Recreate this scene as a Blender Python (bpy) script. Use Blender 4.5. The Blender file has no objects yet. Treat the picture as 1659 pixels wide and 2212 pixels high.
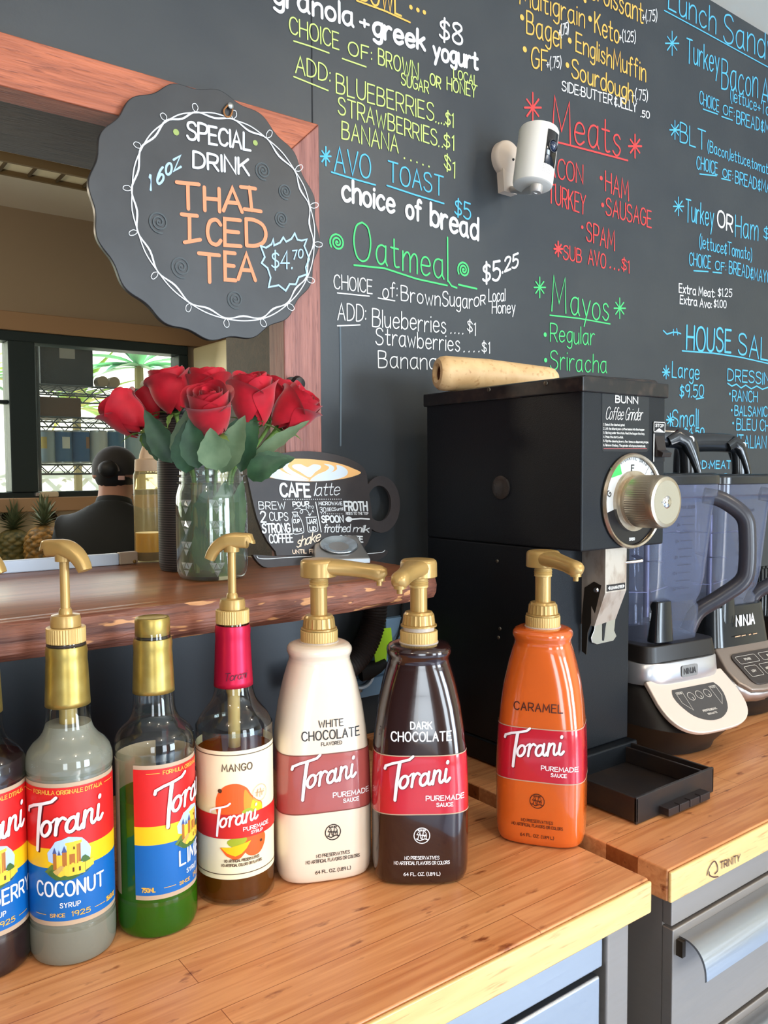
import bpy, bmesh, math, random
from mathutils import Vector, Matrix
PI = math.pi
C = bpy.context.scene.collection
SC = bpy.context.scene
random.seed(7)

# ------------------------------------------------------------------ camera
FPX, IMW, IMH = 1775.0, 1659.0, 2212.0
YAW, PITCH, ROLL = math.radians(36.95), math.radians(3.06), 0.005
EYE = Vector((0.0, 0.0, 1.348))
FWD = Vector((math.sin(YAW)*math.cos(PITCH), math.cos(YAW)*math.cos(PITCH), -math.sin(PITCH)))
_r0 = Vector((math.cos(YAW), -math.sin(YAW), 0.0)); _u0 = _r0.cross(FWD)
RGT = _r0*math.cos(ROLL) - _u0*math.sin(ROLL)
UPV = _u0*math.cos(ROLL) + _r0*math.sin(ROLL)
cd = bpy.data.cameras.new('camera'); cam = bpy.data.objects.new('camera', cd); C.objects.link(cam)
cd.sensor_fit = 'HORIZONTAL'; cd.sensor_width = 36.0; cd.lens = 36.0*FPX/IMW
cd.clip_start = 0.02; cd.clip_end = 60
cam.matrix_world = Matrix(((RGT.x, UPV.x, -FWD.x, EYE.x), (RGT.y, UPV.y, -FWD.y, EYE.y), (RGT.z, UPV.z, -FWD.z, EYE.z), (0, 0, 0, 1)))
SC.camera = cam

# ------------------------------------------------------------------ world, light, exposure
SC.view_settings.view_transform = 'Standard'; SC.view_settings.look = 'None'
SC.view_settings.gamma = 1.0; SC.view_settings.use_curve_mapping = False
SC.view_settings.exposure = 0.1
wd = bpy.data.worlds.new('sky'); SC.world = wd; wd.use_nodes = True
bg = wd.node_tree.nodes['Background']
bg.inputs['Color'].default_value = (0.74, 0.88, 1.0, 1); bg.inputs['Strength'].default_value = 2.2

def area(name, loc, target, sx, sy, power, col):
    l = bpy.data.lights.new(name, 'AREA'); l.shape = 'RECTANGLE'; l.size = sx; l.size_y = sy
    l.energy = power; l.color = col
    o = bpy.data.objects.new(name, l); C.objects.link(o); o.location = loc
    o.rotation_euler = (Vector(target)-Vector(loc)).to_track_quat('-Z', 'Y').to_euler()
    return o
def bulb(name, loc, power, col, rad=0.03):
    l = bpy.data.lights.new(name, 'POINT'); l.energy = power; l.color = col; l.shadow_soft_size = rad
    o = bpy.data.objects.new(name, l); C.objects.link(o); o.location = loc
    return o
area('shop_window_right', (2.65, -3.5, 1.25), (0.9, 0.9, 1.1), 1.2, 2.0, 150, (0.72, 0.86, 1.0))
area('shop_window_middle', (0.75, -3.5, 1.35), (0.5, 0.9, 1.1), 0.8, 1.8, 50, (0.82, 0.92, 1.0))
area('shop_window_left', (-1.9, -3.5, 1.35), (0.3, 0.9, 1.1), 0.9, 1.8, 40, (0.84, 0.93, 1.0))
bulb('ceiling_bulb_a', (0.35, -0.35, 2.3), 11, (1.0, 0.85, 0.66), 0.035)
bulb('ceiling_bulb_b', (1.45, -0.25, 2.3), 11, (1.0, 0.85, 0.66), 0.035)
bulb('ceiling_bulb_c', (-0.75, -0.3, 2.3), 11, (1.0, 0.85, 0.66), 0.035)
area('kitchen_daylight', (0.75, 3.45, 1.55), (0.6, 1.5, 0.9), 1.5, 0.6, 7, (0.95, 0.98, 1.0))
bulb('kitchen_fill', (-0.3, 2.3, 1.9), 17, (1.0, 0.86, 0.66), 0.06)  # added warm fill with no fixture, brightens the kitchen
sl = bpy.data.lights.new('sun', 'SUN'); sl.energy = 15.0; sl.angle = 0.02; sl.color = (1, 0.95, 0.86)
so = bpy.data.objects.new('sun', sl); C.objects.link(so)
so.rotation_euler = Vector((-0.22, 0.9, -0.56)).to_track_quat('-Z', 'Y').to_euler()

# ------------------------------------------------------------------ picture <-> place
def ray(px, py):
    return FWD + RGT*((px-IMW/2)/FPX) - UPV*((py-IMH/2)/FPX)
def onz(px, py, z):
    d = ray(px, py); return EYE + d*((z-EYE.z)/d.z)
def ony(px, py, y):
    d = ray(px, py); return EYE + d*((y-EYE.y)/d.y)
def onx(px, py, x):
    d = ray(px, py); return EYE + d*((x-EYE.x)/d.x)
def atd(px, py, dist):
    return EYE + ray(px, py)*dist
class Plane:
    """a flat face standing in the room: origin, right axis, up axis; 2-D coords are metres on it"""
    def __init__(s, o, u=(1, 0, 0), v=(0, 0, 1)):
        s.o = Vector(o); s.u = Vector(u).normalized(); s.v = Vector(v).normalized(); s.n = s.u.cross(s.v)
    def hit(s, px, py):
        d = ray(px, py); p = EYE + d*((s.o-EYE).dot(s.n)/d.dot(s.n)) - s.o
        return (p.dot(s.u), p.dot(s.v))
    def at(s, off=0.0):
        return lambda a, b: s.o + s.u*a + s.v*b + s.n*off

# ------------------------------------------------------------------ materials
def lin(c):
    return tuple((x/255/12.92) if x/255 <= 0.04045 else ((x/255+0.055)/1.055)**2.4 for x in c)
MATS = {}
def _tree(name):
    m = bpy.data.materials.new(name); m.use_nodes = True
    return m, m.node_tree.nodes, m.node_tree.links, m.node_tree.nodes['Principled BSDF']
def _coords(N, L, scale, obj=True):
    tc = N.new('ShaderNodeTexCoord'); mp = N.new('ShaderNodeMapping'); mp.inputs['Scale'].default_value = scale
    L.new(tc.outputs['Object' if obj else 'Generated'], mp.inputs['Vector']); return mp.outputs['Vector']
def mat(name, rgb, rough=0.5, metal=0.0, spec=0.5, coat=0.0, rgb2=None, nscale=(20, 20, 20), ndet=4, ramp=(0.35, 0.65), bump=0.0, bscale=None,
        sss=0.0, sheen=0.0, trans=0.0, ior=1.45, aniso=0.0):
    if name in MATS: return MATS[name]
    m, N, L, P = _tree(name)
    P.inputs['Base Color'].default_value = (*lin(rgb), 1); P.inputs['Roughness'].default_value = rough
    P.inputs['Metallic'].default_value = metal; P.inputs['Specular IOR Level'].default_value = spec
    P.inputs['Coat Weight'].default_value = coat; P.inputs['Coat Roughness'].default_value = 0.05
    P.inputs['Transmission Weight'].default_value = trans; P.inputs['IOR'].default_value = ior
    if sheen: P.inputs['Sheen Weight'].default_value = sheen
    if sss:
        P.inputs['Subsurface Weight'].default_value = sss; P.inputs['Subsurface Radius'].default_value = (0.02, 0.01, 0.006)
    if rgb2 or bump:
        v = _coords(N, L, nscale); nz = N.new('ShaderNodeTexNoise'); nz.inputs['Scale'].default_value = 1.0; nz.inputs['Detail'].default_value = ndet
        L.new(v, nz.inputs['Vector'])
        if rgb2:
            cr = N.new('ShaderNodeValToRGB'); e = cr.color_ramp.elements
            e[0].position, e[1].position = ramp; e[0].color = (*lin(rgb), 1); e[1].color = (*lin(rgb2), 1)
            L.new(nz.outputs['Fac'], cr.inputs['Fac']); L.new(cr.outputs['Color'], P.inputs['Base Color'])
        if bump:
            src = nz
            if bscale:
                src = N.new('ShaderNodeTexNoise'); src.inputs['Scale'].default_value = 1.0; src.inputs['Detail'].default_value = 3
                L.new(_coords(N, L, bscale), src.inputs['Vector'])
            bp = N.new('ShaderNodeBump'); bp.inputs['Strength'].default_value = bump; bp.inputs['Distance'].default_value = 0.002
            L.new(src.outputs['Fac'], bp.inputs['Height']); L.new(bp.outputs['Normal'], P.inputs['Normal'])
    MATS[name] = m; return m
def glass(name, tint=(255, 255, 255), gloss=0.25, rough=0.02, haze=0.0, hazecol=(230, 230, 230)):
    """thin clear wall: clear shader + fresnel gloss (+ a little milky body)"""
    if name in MATS: return MATS[name]
    m, N, L, P = _tree(name); N.remove(P); out = N['Material Output']
    tr = N.new('ShaderNodeBsdfTransparent'); tr.inputs['Color'].default_value = (*lin(tint), 1)
    gl = N.new('ShaderNodeBsdfGlossy'); gl.inputs['Roughness'].default_value = rough
    lw = N.new('ShaderNodeLayerWeight'); lw.inputs['Blend'].default_value = 0.5
    pw = N.new('ShaderNodeMath'); pw.operation = 'POWER'; pw.inputs[1].default_value = 4.0; L.new(lw.outputs['Facing'], pw.inputs[0])
    ma = N.new('ShaderNodeMath'); ma.operation = 'MULTIPLY_ADD'; ma.inputs[1].default_value = min(.9, gloss*2.4); ma.inputs[2].default_value = gloss*.16
    L.new(pw.outputs[0], ma.inputs[0]); mx = N.new('ShaderNodeMixShader'); L.new(ma.outputs[0], mx.inputs['Fac'])
    last = tr.outputs[0]
    if haze:
        df = N.new('ShaderNodeBsdfTranslucent'); df.inputs['Color'].default_value = (*lin(hazecol), 1)
        d2 = N.new('ShaderNodeBsdfDiffuse'); d2.inputs['Color'].default_value = (*lin(hazecol), 1)
        m3 = N.new('ShaderNodeMixShader'); m3.inputs['Fac'].default_value = 0.5; L.new(df.outputs[0], m3.inputs[1]); L.new(d2.outputs[0], m3.inputs[2])
        m2 = N.new('ShaderNodeMixShader'); m2.inputs['Fac'].default_value = haze
        L.new(tr.outputs[0], m2.inputs[1]); L.new(m3.outputs[0], m2.inputs[2]); last = m2.outputs[0]
    L.new(last, mx.inputs[1]); L.new(gl.outputs[0], mx.inputs[2]); L.new(mx.outputs[0], out.inputs['Surface'])
    MATS[name] = m; return m
def wood(name, c1, c2, grain, c3=None, rough=0.5, coat=0.0, bands=14.0, bump=0.25, spec=0.5, dark=(30, 15, 8), chips=None, chipcol=(225, 165, 100)):
    """grain = mapping scale (small along the board). c3 = knots / worn patches"""
    if name in MATS: return MATS[name]
    m, N, L, P = _tree(name)
    P.inputs['Roughness'].default_value = rough; P.inputs['Coat Weight'].default_value = coat; P.inputs['Coat Roughness'].default_value = 0.15
    P.inputs['Specular IOR Level'].default_value = spec
    v = _coords(N, L, grain)
    n1 = N.new('ShaderNodeTexNoise'); n1.inputs['Scale'].default_value = 1.0; n1.inputs['Detail'].default_value = 6; n1.inputs['Distortion'].default_value = 0.6
    L.new(v, n1.inputs['Vector'])
    cr = N.new('ShaderNodeValToRGB'); e = cr.color_ramp.elements
    e[0].position, e[1].position = 0.3, 0.7; e[0].color = (*lin(c1), 1); e[1].color = (*lin(c2), 1)
    L.new(n1.outputs['Fac'], cr.inputs['Fac']); col = cr.outputs['Color']
    n2 = N.new('ShaderNodeTexNoise'); n2.inputs['Scale'].default_value = 4.0; n2.inputs['Detail'].default_value = 3
    L.new(v, n2.inputs['Vector'])
    c2r = N.new('ShaderNodeValToRGB'); e = c2r.color_ramp.elements; e[0].position, e[1].position = 0.28, 0.42
    e[0].color = (*lin(dark), 1); e[1].color = (1, 1, 1, 1)
    L.new(n2.outputs['Fac'], c2r.inputs['Fac'])
    mx = N.new('ShaderNodeMix'); mx.data_type = 'RGBA'; mx.blend_type = 'MULTIPLY'; mx.inputs['Factor'].default_value = 0.55
    L.new(col, mx.inputs['A']); L.new(c2r.outputs['Color'], mx.inputs['B']); col = mx.outputs['Result']
    if chips:
        n3 = N.new('ShaderNodeTexNoise'); n3.inputs['Scale'].default_value = 1.0; n3.inputs['Detail'].default_value = 2
        L.new(_coords(N, L, chips), n3.inputs['Vector'])
        c3r = N.new('ShaderNodeValToRGB'); e = c3r.color_ramp.elements; e[0].position, e[1].position = 0.62, 0.65
        e[0].color = (0, 0, 0, 1); e[1].color = (1, 1, 1, 1); L.new(n3.outputs['Fac'], c3r.inputs['Fac'])
        m3 = N.new('ShaderNodeMix'); m3.data_type = 'RGBA'; m3.inputs['B'].default_value = (*lin(chipcol), 1)
        L.new(c3r.outputs['Color'], m3.inputs['Factor']); L.new(col, m3.inputs['A']); col = m3.outputs['Result']
    L.new(col, P.inputs['Base Color'])
    bp = N.new('ShaderNodeBump'); bp.inputs['Strength'].default_value = bump; bp.inputs['Distance'].default_value = 0.002
    L.new(n2.outputs['Fac'], bp.inputs['Height']); L.new(bp.outputs['Normal'], P.inputs['Normal'])
    MATS[name] = m; return m
def emis(name, rgb, s):
    if name in MATS: return MATS[name]
    m, N, L, P = _tree(name); P.inputs['Emission Color'].default_value = (*lin(rgb), 1); P.inputs['Emission Strength'].default_value = s
    MATS[name] = m; return m

# ------------------------------------------------------------------ meshes
XF = {}
class MB:
    def __init__(s): s.v = []; s.f = []; s.m = []
    def add(s, vs, fs, m=0, M=None):
        b = len(s.v)
        s.v += [tuple(M @ Vector(p)) if M is not None else tuple(p) for p in vs]
        s.f += [tuple(b+i for i in f) for f in fs]; s.m += [m]*len(fs); return s
    def box(s, x0, x1, y0, y1, z0, z1, m=0, M=None):
        return s.add([(x0, y0, z0), (x1, y0, z0), (x1, y1, z0), (x0, y1, z0), (x0, y0, z1), (x1, y0, z1), (x1, y1, z1), (x0, y1, z1)],
                     [(0, 3, 2, 1), (4, 5, 6, 7), (0, 1, 5, 4), (1, 2, 6, 5), (2, 3, 7, 6), (3, 0, 4, 7)], m, M)
    def loft(s, rings, m=0, M=None, cap0=True, cap1=True, closed=True):
        n = len(rings[0]); vs = [p for r in rings for p in r]; fs = []
        for i in range(len(rings)-1):
            for j in range(n if closed else n-1):
                k = (j+1) % n; fs.append((i*n+j, i*n+k, (i+1)*n+k, (i+1)*n+j))
        if cap0: fs.append(tuple(range(n-1, -1, -1)))
        if cap1: fs.append(tuple((len(rings)-1)*n+j for j in range(n)))
        return s.add(vs, fs, m, M)
    def lathe(s, prof, n=40, m=0, M=None, cap0=True, cap1=True, a0=0.0, a1=2*PI):
        full = abs(a1-a0-2*PI) < 1e-6; k = n if full else n+1
        rings = [[(r*math.cos(a0+(a1-a0)*j/n), r*math.sin(a0+(a1-a0)*j/n), z) for j in range(k)] for r, z in prof]
        return s.loft(rings, m, M, cap0 and full, cap1 and full, full)
    def tube(s, pts, rad, n=10, m=0, cap=True, M=None, sy=1.0):
        pts = [Vector(p) for p in pts]; k = len(pts)
        rad = rad if isinstance(rad, (list, tuple)) else [rad]*k
        rings = []; prev = None
        for i, p in enumerate(pts):
            t = (pts[min(i+1, k-1)]-pts[max(i-1, 0)]).normalized()
            if prev is None:
                ref = Vector((0, 0, 1)) if abs(t.z) < 0.9 else Vector((1, 0, 0)); a = t.cross(ref).normalized()
            else:
                a = (prev - t*prev.dot(t)).normalized()
            prev = a; b = t.cross(a)
            rings.append([tuple(p + a*(rad[i]*math.cos(2*PI*j/n)) + b*(sy*rad[i]*math.sin(2*PI*j/n))) for j in range(n)])
        return s.loft(rings, m, M, cap, cap)
    def ell(s, c, r, m=0, M=None, n=20, k=12):
        prof = [(max(1e-5, math.sin(PI*i/k)), -math.cos(PI*i/k)) for i in range(k+1)]
        rings = [[(c[0]+r[0]*q*math.cos(2*PI*j/n), c[1]+r[1]*q*math.sin(2*PI*j/n), c[2]+r[2]*z) for j in range(n)] for q, z in prof]
        return s.loft(rings, m, M)
    def prism(s, pts, d, m=0, M=None):
        """2-D outline (x,y) extruded z 0..d"""
        n = len(pts); vs = [(x, y, 0) for x, y in pts]+[(x, y, d) for x, y in pts]
        fs = [tuple(range(n-1, -1, -1)), tuple(range(n, 2*n))]+[(i, (i+1) % n, n+(i+1) % n, n+i) for i in range(n)]
        return s.add(vs, fs, m, M)
def make(name, mb, mats, parent=None, world=False, smooth=40, bevel=0.0, bseg=2, sub=0, solid=0.0, loc=None, rotz=0.0):
    me = bpy.data.meshes.new(name)
    vs = mb.v
    if world and parent is not None and parent in XF:
        inv = XF[parent].inverted(); vs = [tuple(inv @ Vector(p)) for p in vs]
    me.from_pydata(vs, [], mb.f)
    for q in (mats if isinstance(mats, (list, tuple)) else [mats]): me.materials.append(q)
    if any(mb.m): me.polygons.foreach_set('material_index', mb.m)
    me.validate(); me.update()
    bm = bmesh.new(); bm.from_mesh(me); bmesh.ops.recalc_face_normals(bm, faces=bm.faces); bm.to_mesh(me); bm.free()
    if smooth:
        me.shade_smooth(); me.set_sharp_from_angle(angle=math.radians(smooth))
    o = bpy.data.objects.new(name, me); C.objects.link(o)
    if loc is not None: o.location = loc; o.rotation_euler = (0, 0, rotz)
    if parent is not None:
        o.parent = parent
        if parent in XF: XF[o] = XF[parent]
    if solid:
        k = o.modifiers.new('thickness', 'SOLIDIFY'); k.thickness = solid; k.offset = 0
    if bevel:
        k = o.modifiers.new('bevel', 'BEVEL'); k.width = bevel; k.segments = bseg; k.limit_method = 'ANGLE'; k.angle_limit = math.radians(35)
        k.harden_normals = True
    if sub:
        k = o.modifiers.new('subdivision', 'SUBSURF'); k.levels = sub; k.render_levels = sub
    return o
def tag(o, label, cat, group=None, kind=None):
    o['label'] = label; o['category'] = cat
    if group: o['group'] = group
    if kind: o['kind'] = kind
    return o
def thing(name, label, cat, loc=(0, 0, 0), rotz=0.0, group=None):
    o = bpy.data.objects.new(name, None); C.objects.link(o); o.location = loc; o.rotation_euler = (0, 0, rotz); o.empty_display_size = 0.05
    XF[o] = Matrix.Translation(Vector(loc)) @ Matrix.Rotation(rotz, 4, 'Z')
    return tag(o, label, cat, group)
def struct(name, mb, mats, parent=None, **k):
    o = make(name, mb, mats, parent, **k)
    if parent is None: o['kind'] = 'structure'
    return o
def note(o, label): o['label'] = label; return o
def Rz(a): return Matrix.Rotation(a, 4, 'Z')
def T(x, y, z): return Matrix.Translation(Vector((x, y, z)))
def frame_to(d, up=(0, 0, 1)):
    """matrix whose +Z points along d"""
    z = Vector(d).normalized(); u = Vector(up)
    if abs(z.dot(u)) > 0.98: u = Vector((0, 1, 0))
    x = u.cross(z).normalized(); y = z.cross(x)
    return Matrix(((x.x, y.x, z.x, 0), (x.y, y.y, z.y, 0), (x.z, y.z, z.z, 0), (0, 0, 0, 1)))
def rrect(x0, x1, y0, y1, r, n=5):
    out = []
    for cx, cy, a in ((x1-r, y1-r, 0), (x0+r, y1-r, PI/2), (x0+r, y0+r, PI), (x1-r, y0+r, 1.5*PI)):
        out += [(cx+r*math.cos(a+PI/2*i/n), cy+r*math.sin(a+PI/2*i/n)) for i in range(n+1)]
    return out
def catmull(p, closed=False, k=5):
    n = len(p); out = []
    for i in range(n if closed else n-1):
        a, b, c, d = (p[(i-1) % n], p[i], p[(i+1) % n], p[(i+2) % n]) if closed else (p[max(i-1, 0)], p[i], p[i+1], p[min(i+2, n-1)])
        for j in range(k):
            t = j/k
            out.append(tuple(0.5*((2*b[q])+(c[q]-a[q])*t+(2*a[q]-5*b[q]+4*c[q]-d[q])*t*t+(3*b[q]-a[q]-3*c[q]+d[q])*t**3) for q in range(len(b))))
    if not closed: out.append(tuple(p[-1]))
    return out

# ------------------------------------------------------------------ stroke lettering
_G = {
'A': '0 0 3 10 6 0/1.1 3.7 4.9 3.7', 'B': '0 0 0 10/~0 10 2.4 10 4.6 9.3 4.8 7.4 3.9 5.7 0 5.4/~0 5.4 3 5.4 5.3 4.4 5.5 2.4 4.6 .6 2.5 0 0 0',
'C': '~5.8 8.2 4.6 9.7 3 10 1 8.8 0 5 1 1.2 3 0 4.6 .3 5.8 1.8', 'D': '0 0 0 10/~0 10 2.5 9.9 5 8.3 5.9 5 5 1.7 2.5 .1 0 0',
'E': '4.8 10 0 10 0 0 4.9 0/0 5.3 4.2 5.3', 'F': '4.8 10 0 10 0 0/0 5.2 4 5.2', 'G': '~5.8 8.2 4.6 9.7 3 10 1 8.8 0 5 1 1.2 3 0 4.8 .6 5.9 2.2/3.4 4.6 5.9 4.6 5.9 1.4',
'H': '0 0 0 10/5.8 0 5.8 10/0 5.2 5.8 5.2', 'I': '.2 0 .2 10', 'J': '~4 10 4 4 3.6 1 2 0 .6 .5 0 2', 'K': '0 0 0 10/5.2 10 0 4.2/1.8 6.2 5.6 0',
'L': '0 10 0 0 4.6 0', 'M': '0 0 .7 10 3.6 2.5 6.5 10 7.2 0', 'N': '0 0 0 10 5.9 0 5.9 10', 'O': '~3.3 10 1 8.8 0 5 1 1.2 3.3 0 5.6 1.2 6.6 5 5.6 8.8 3.3 10',
'P': '0 0 0 10/~0 10 2.5 10 5 9.2 5.4 7.2 4.6 5 2.5 4.4 0 4.4', 'Q': '~3.3 10 1 8.8 0 5 1 1.2 3.3 0 5.6 1.2 6.6 5 5.6 8.8 3.3 10/4 2.6 6.4 -.6',
'R': '0 0 0 10/~0 10 2.5 10 5 9.2 5.4 7.2 4.6 5 2.5 4.5 0 4.5/2.6 4.5 5.5 0', 'S': '~5.2 8.4 4.2 9.7 2.6 10 .8 9.2 .3 7.4 1.2 5.9 3 5.2 4.8 4.3 5.5 2.6 4.6 .7 2.7 0 1 .4 0 1.8',
'T': '0 10 6 10/3 10 3 0', 'U': '0 10 0 4/~0 4 .6 1.2 3 0 5.2 1.2 5.8 4/5.8 4 5.8 10', 'V': '0 10 3 0 6 10', 'W': '0 10 2 0 4 8 6 0 8 10', 'X': '0 0 5.6 10/0 10 5.6 0',
'Y': '0 10 2.8 5 5.6 10/2.8 5 2.8 0', 'Z': '0 10 5.6 10 0 0 5.8 0',
'a': '~4.4 6 2.6 6.5 .8 5.6 0 3.2 .8 .7 2.4 0 4 1.4 4.4 3.5/4.4 6.5 4.4 1.2 5.2 0', 'b': '0 10 0 0/~0 4 1.2 6 2.8 6.5 4.4 5.4 4.9 3.2 4.2 .8 2.6 0 1 .6 0 2',
'c': '~4.4 5.4 3.2 6.5 1.6 6.2 .2 4.2 .3 1.8 1.6 .1 3.2 .1 4.6 1.3', 'd': '~4.6 4.6 3.4 6.3 2 6.5 .6 5.4 0 3.2 .6 .8 2 0 3.6 .7 4.6 2.4/4.6 10 4.6 0',
'e': '~.2 3.4 4.5 3.6 4.2 5.6 2.6 6.5 .9 5.7 .1 3.2 .8 .8 2.6 0 4.6 1.2', 'f': '~3.8 9.2 2.8 10 1.8 9.2 1.5 7 1.5 0/0 6.3 3.4 6.3',
'g': '~4.4 6 2.6 6.5 .8 5.6 0 3.4 .8 1 2.4 .3 4 1.6 4.4 3.5/~4.4 6.5 4.4 0 4 -2.4 2.4 -3.2 .4 -2.2', 'h': '0 10 0 0/~0 4 1.4 6 3 6.5 4.2 5.5 4.4 3.5 4.4 0',
'i': '.1 6.5 .1 0/.1 8.6 .2 9', 'j': '~1.6 6.5 1.6 -1 1.2 -2.8 0 -3.2/1.6 8.6 1.7 9', 'k': '0 10 0 0/4 6.3 0 2.6/1.4 3.8 4.4 0', 'l': '.1 10 .1 0',
'm': '0 6.5 0 0/~0 4 1.2 6 2.4 6.5 3.3 5.5 3.5 3.5 3.5 0/~3.5 4 4.7 6 5.9 6.5 6.8 5.5 7 3.5 7 0', 'n': '0 6.5 0 0/~0 4 1.4 6 3 6.5 4.2 5.5 4.4 3.5 4.4 0',
'o': '~2.4 6.5 .7 5.6 0 3.2 .7 .9 2.4 0 4.1 .9 4.8 3.2 4.1 5.6 2.4 6.5', 'p': '0 6.5 0 -3.2/~0 4 1.2 6 2.8 6.5 4.4 5.4 4.9 3.2 4.2 .8 2.6 0 1 .6 0 2',
'q': '~4.4 6 2.6 6.5 .8 5.6 0 3.4 .8 1 2.4 .3 4 1.6 4.4 3.5/4.4 6.5 4.4 -3.2', 'r': '0 6.5 0 0/~0 3.6 1 5.6 2.2 6.5 3.4 6.1',
's': '~3.6 5.4 2.4 6.5 .8 6 .4 4.8 1.4 3.6 3 2.9 3.8 1.8 2.8 .2 1.4 0 0 1.1', 't': '~1.6 9.4 1.6 2 2.2 .2 3.8 .4/0 6.4 3.6 6.4',
'u': '~0 6.5 0 3 .5 .7 1.9 0 3.6 1 4.3 3/4.3 6.5 4.3 0', 'v': '0 6.5 2.1 0 4.2 6.5', 'w': '0 6.5 1.5 0 3 5 4.5 0 6 6.5', 'x': '0 6.5 4 0/4 6.5 0 0',
'y': '0 6.5 2.3 .8/4.5 6.5 1.2 -3.2', 'z': '0 6.5 4 6.5 0 0 4.2 0',
'0': '~2.7 10 .8 8.8 0 5 .8 1.2 2.7 0 4.6 1.2 5.4 5 4.6 8.8 2.7 10', '1': '.2 8.4 1.4 10 1.4 0', '2': '~.2 8 1.2 9.7 2.8 10 4.6 9 4.8 7 3.4 4.4 0 0/0 0 5 0',
'3': '~.2 8.6 2.2 10 4.2 9.2 4.4 7 2 5.4/~2 5.4 4.6 4.4 4.8 1.8 2.8 0 0 1', '4': '3.8 0 3.8 10 0 3.2 5.4 3.2', '5': '4.8 10 .8 10 .5 5.6/~.5 5.6 2.6 6.3 4.6 5 4.9 2.6 3.6 .4 1.8 0 0 1',
'6': '~4.2 9.6 2.4 8.6 .6 5.6 .1 2.8 1 .5 2.6 0 4.4 1 4.7 3.2 3.6 5.2 2 5.4 .4 3.8', '7': '0 10 5 10 1.8 0', '8': '~2.6 10 .8 9.2 .6 7.4 2.6 5.5 4.8 3.4 4.6 .9 2.6 0 .6 .9 .3 3.2 2.6 5.5 4.6 7.4 4.3 9.2 2.6 10',
'9': '~4.6 6.4 3.4 4.8 1.6 4.8 .3 6.4 .6 8.8 2.2 10 4 9.4 4.7 7.2 4.4 3 3.6 0', '$': '~4.6 8 3.6 8.9 2.2 9 .7 8 .8 6.4 2.4 5.2 4.2 4.2 4.6 2.4 3.2 1.1 1.4 1.1 .2 2/2.4 10.6 2.4 -.6',
'.': '.2 0 .4 .5', ',': '.5 .5 .1 -1.4', ':': '.2 1 .3 1.5/.2 5.6 .3 6', '+': '0 3.4 4.4 3.4/2.2 5.6 2.2 1.2', '(': '~1.8 11 .4 8 0 4.6 .5 1.2 1.9 -1.6', ')': '~0 11 1.4 8 1.8 4.6 1.3 1.2 0 -1.6',
'&': '~4.2 7.2 2.4 8 .8 6.8 2 5 .6 3.2 .4 1.2 2.4 .4 4.2 1.4/2.4 9.2 2.4 -1', '-': '.4 4.2 4 4.2', "'": '.3 10 .2 8.2', '/': '0 -1 4 10.5', '%': '0 0 4 10/.4 9 .6 9/3.6 1 3.8 1',
'*': '0 5 6 5/1 9 5 1/3 10 3 0/1 1 5 9', '|': '0 -1 0 11', '@': '~3.4 8 1.2 7 0 4 1.2 1 3.4 0 5.6 1 6.8 4 5.6 7 3.4 8'}
def _parse(g):
    out = []
    for st in g.split('/'):
        sm = st.startswith('~'); q = [float(x) for x in st.lstrip('~').split()]
        p = list(zip(q[0::2], q[1::2])); out.append(catmull(p, k=4) if sm and len(p) > 2 else p)
    return out
GL = {k: _parse(v) for k, v in _G.items()}
GW = {k: max(x for st in v for x, y in st) for k, v in GL.items()}
def text_strokes(s, gap=1.7, smallcaps=False, jit=0.0):
    x = 0.0; out = []
    for ch in s:
        sc = 1.0
        if ch == ' ': x += 3.2; continue
        if smallcaps and ch.islower(): sc = 0.78; ch = ch.upper()
        if ch not in GL: continue
        dy = random.uniform(-jit, jit); sl = random.uniform(-jit, jit)*0.06; ks = 1+random.uniform(-jit, jit)*0.1
        for st in GL[ch]: out.append([(x+px*sc*ks+sl*py, py*sc*ks+dy) for px, py in st])
        x += GW[ch]*sc+gap
    return out, max(x-gap, 0.5)
_STK = 0
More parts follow.
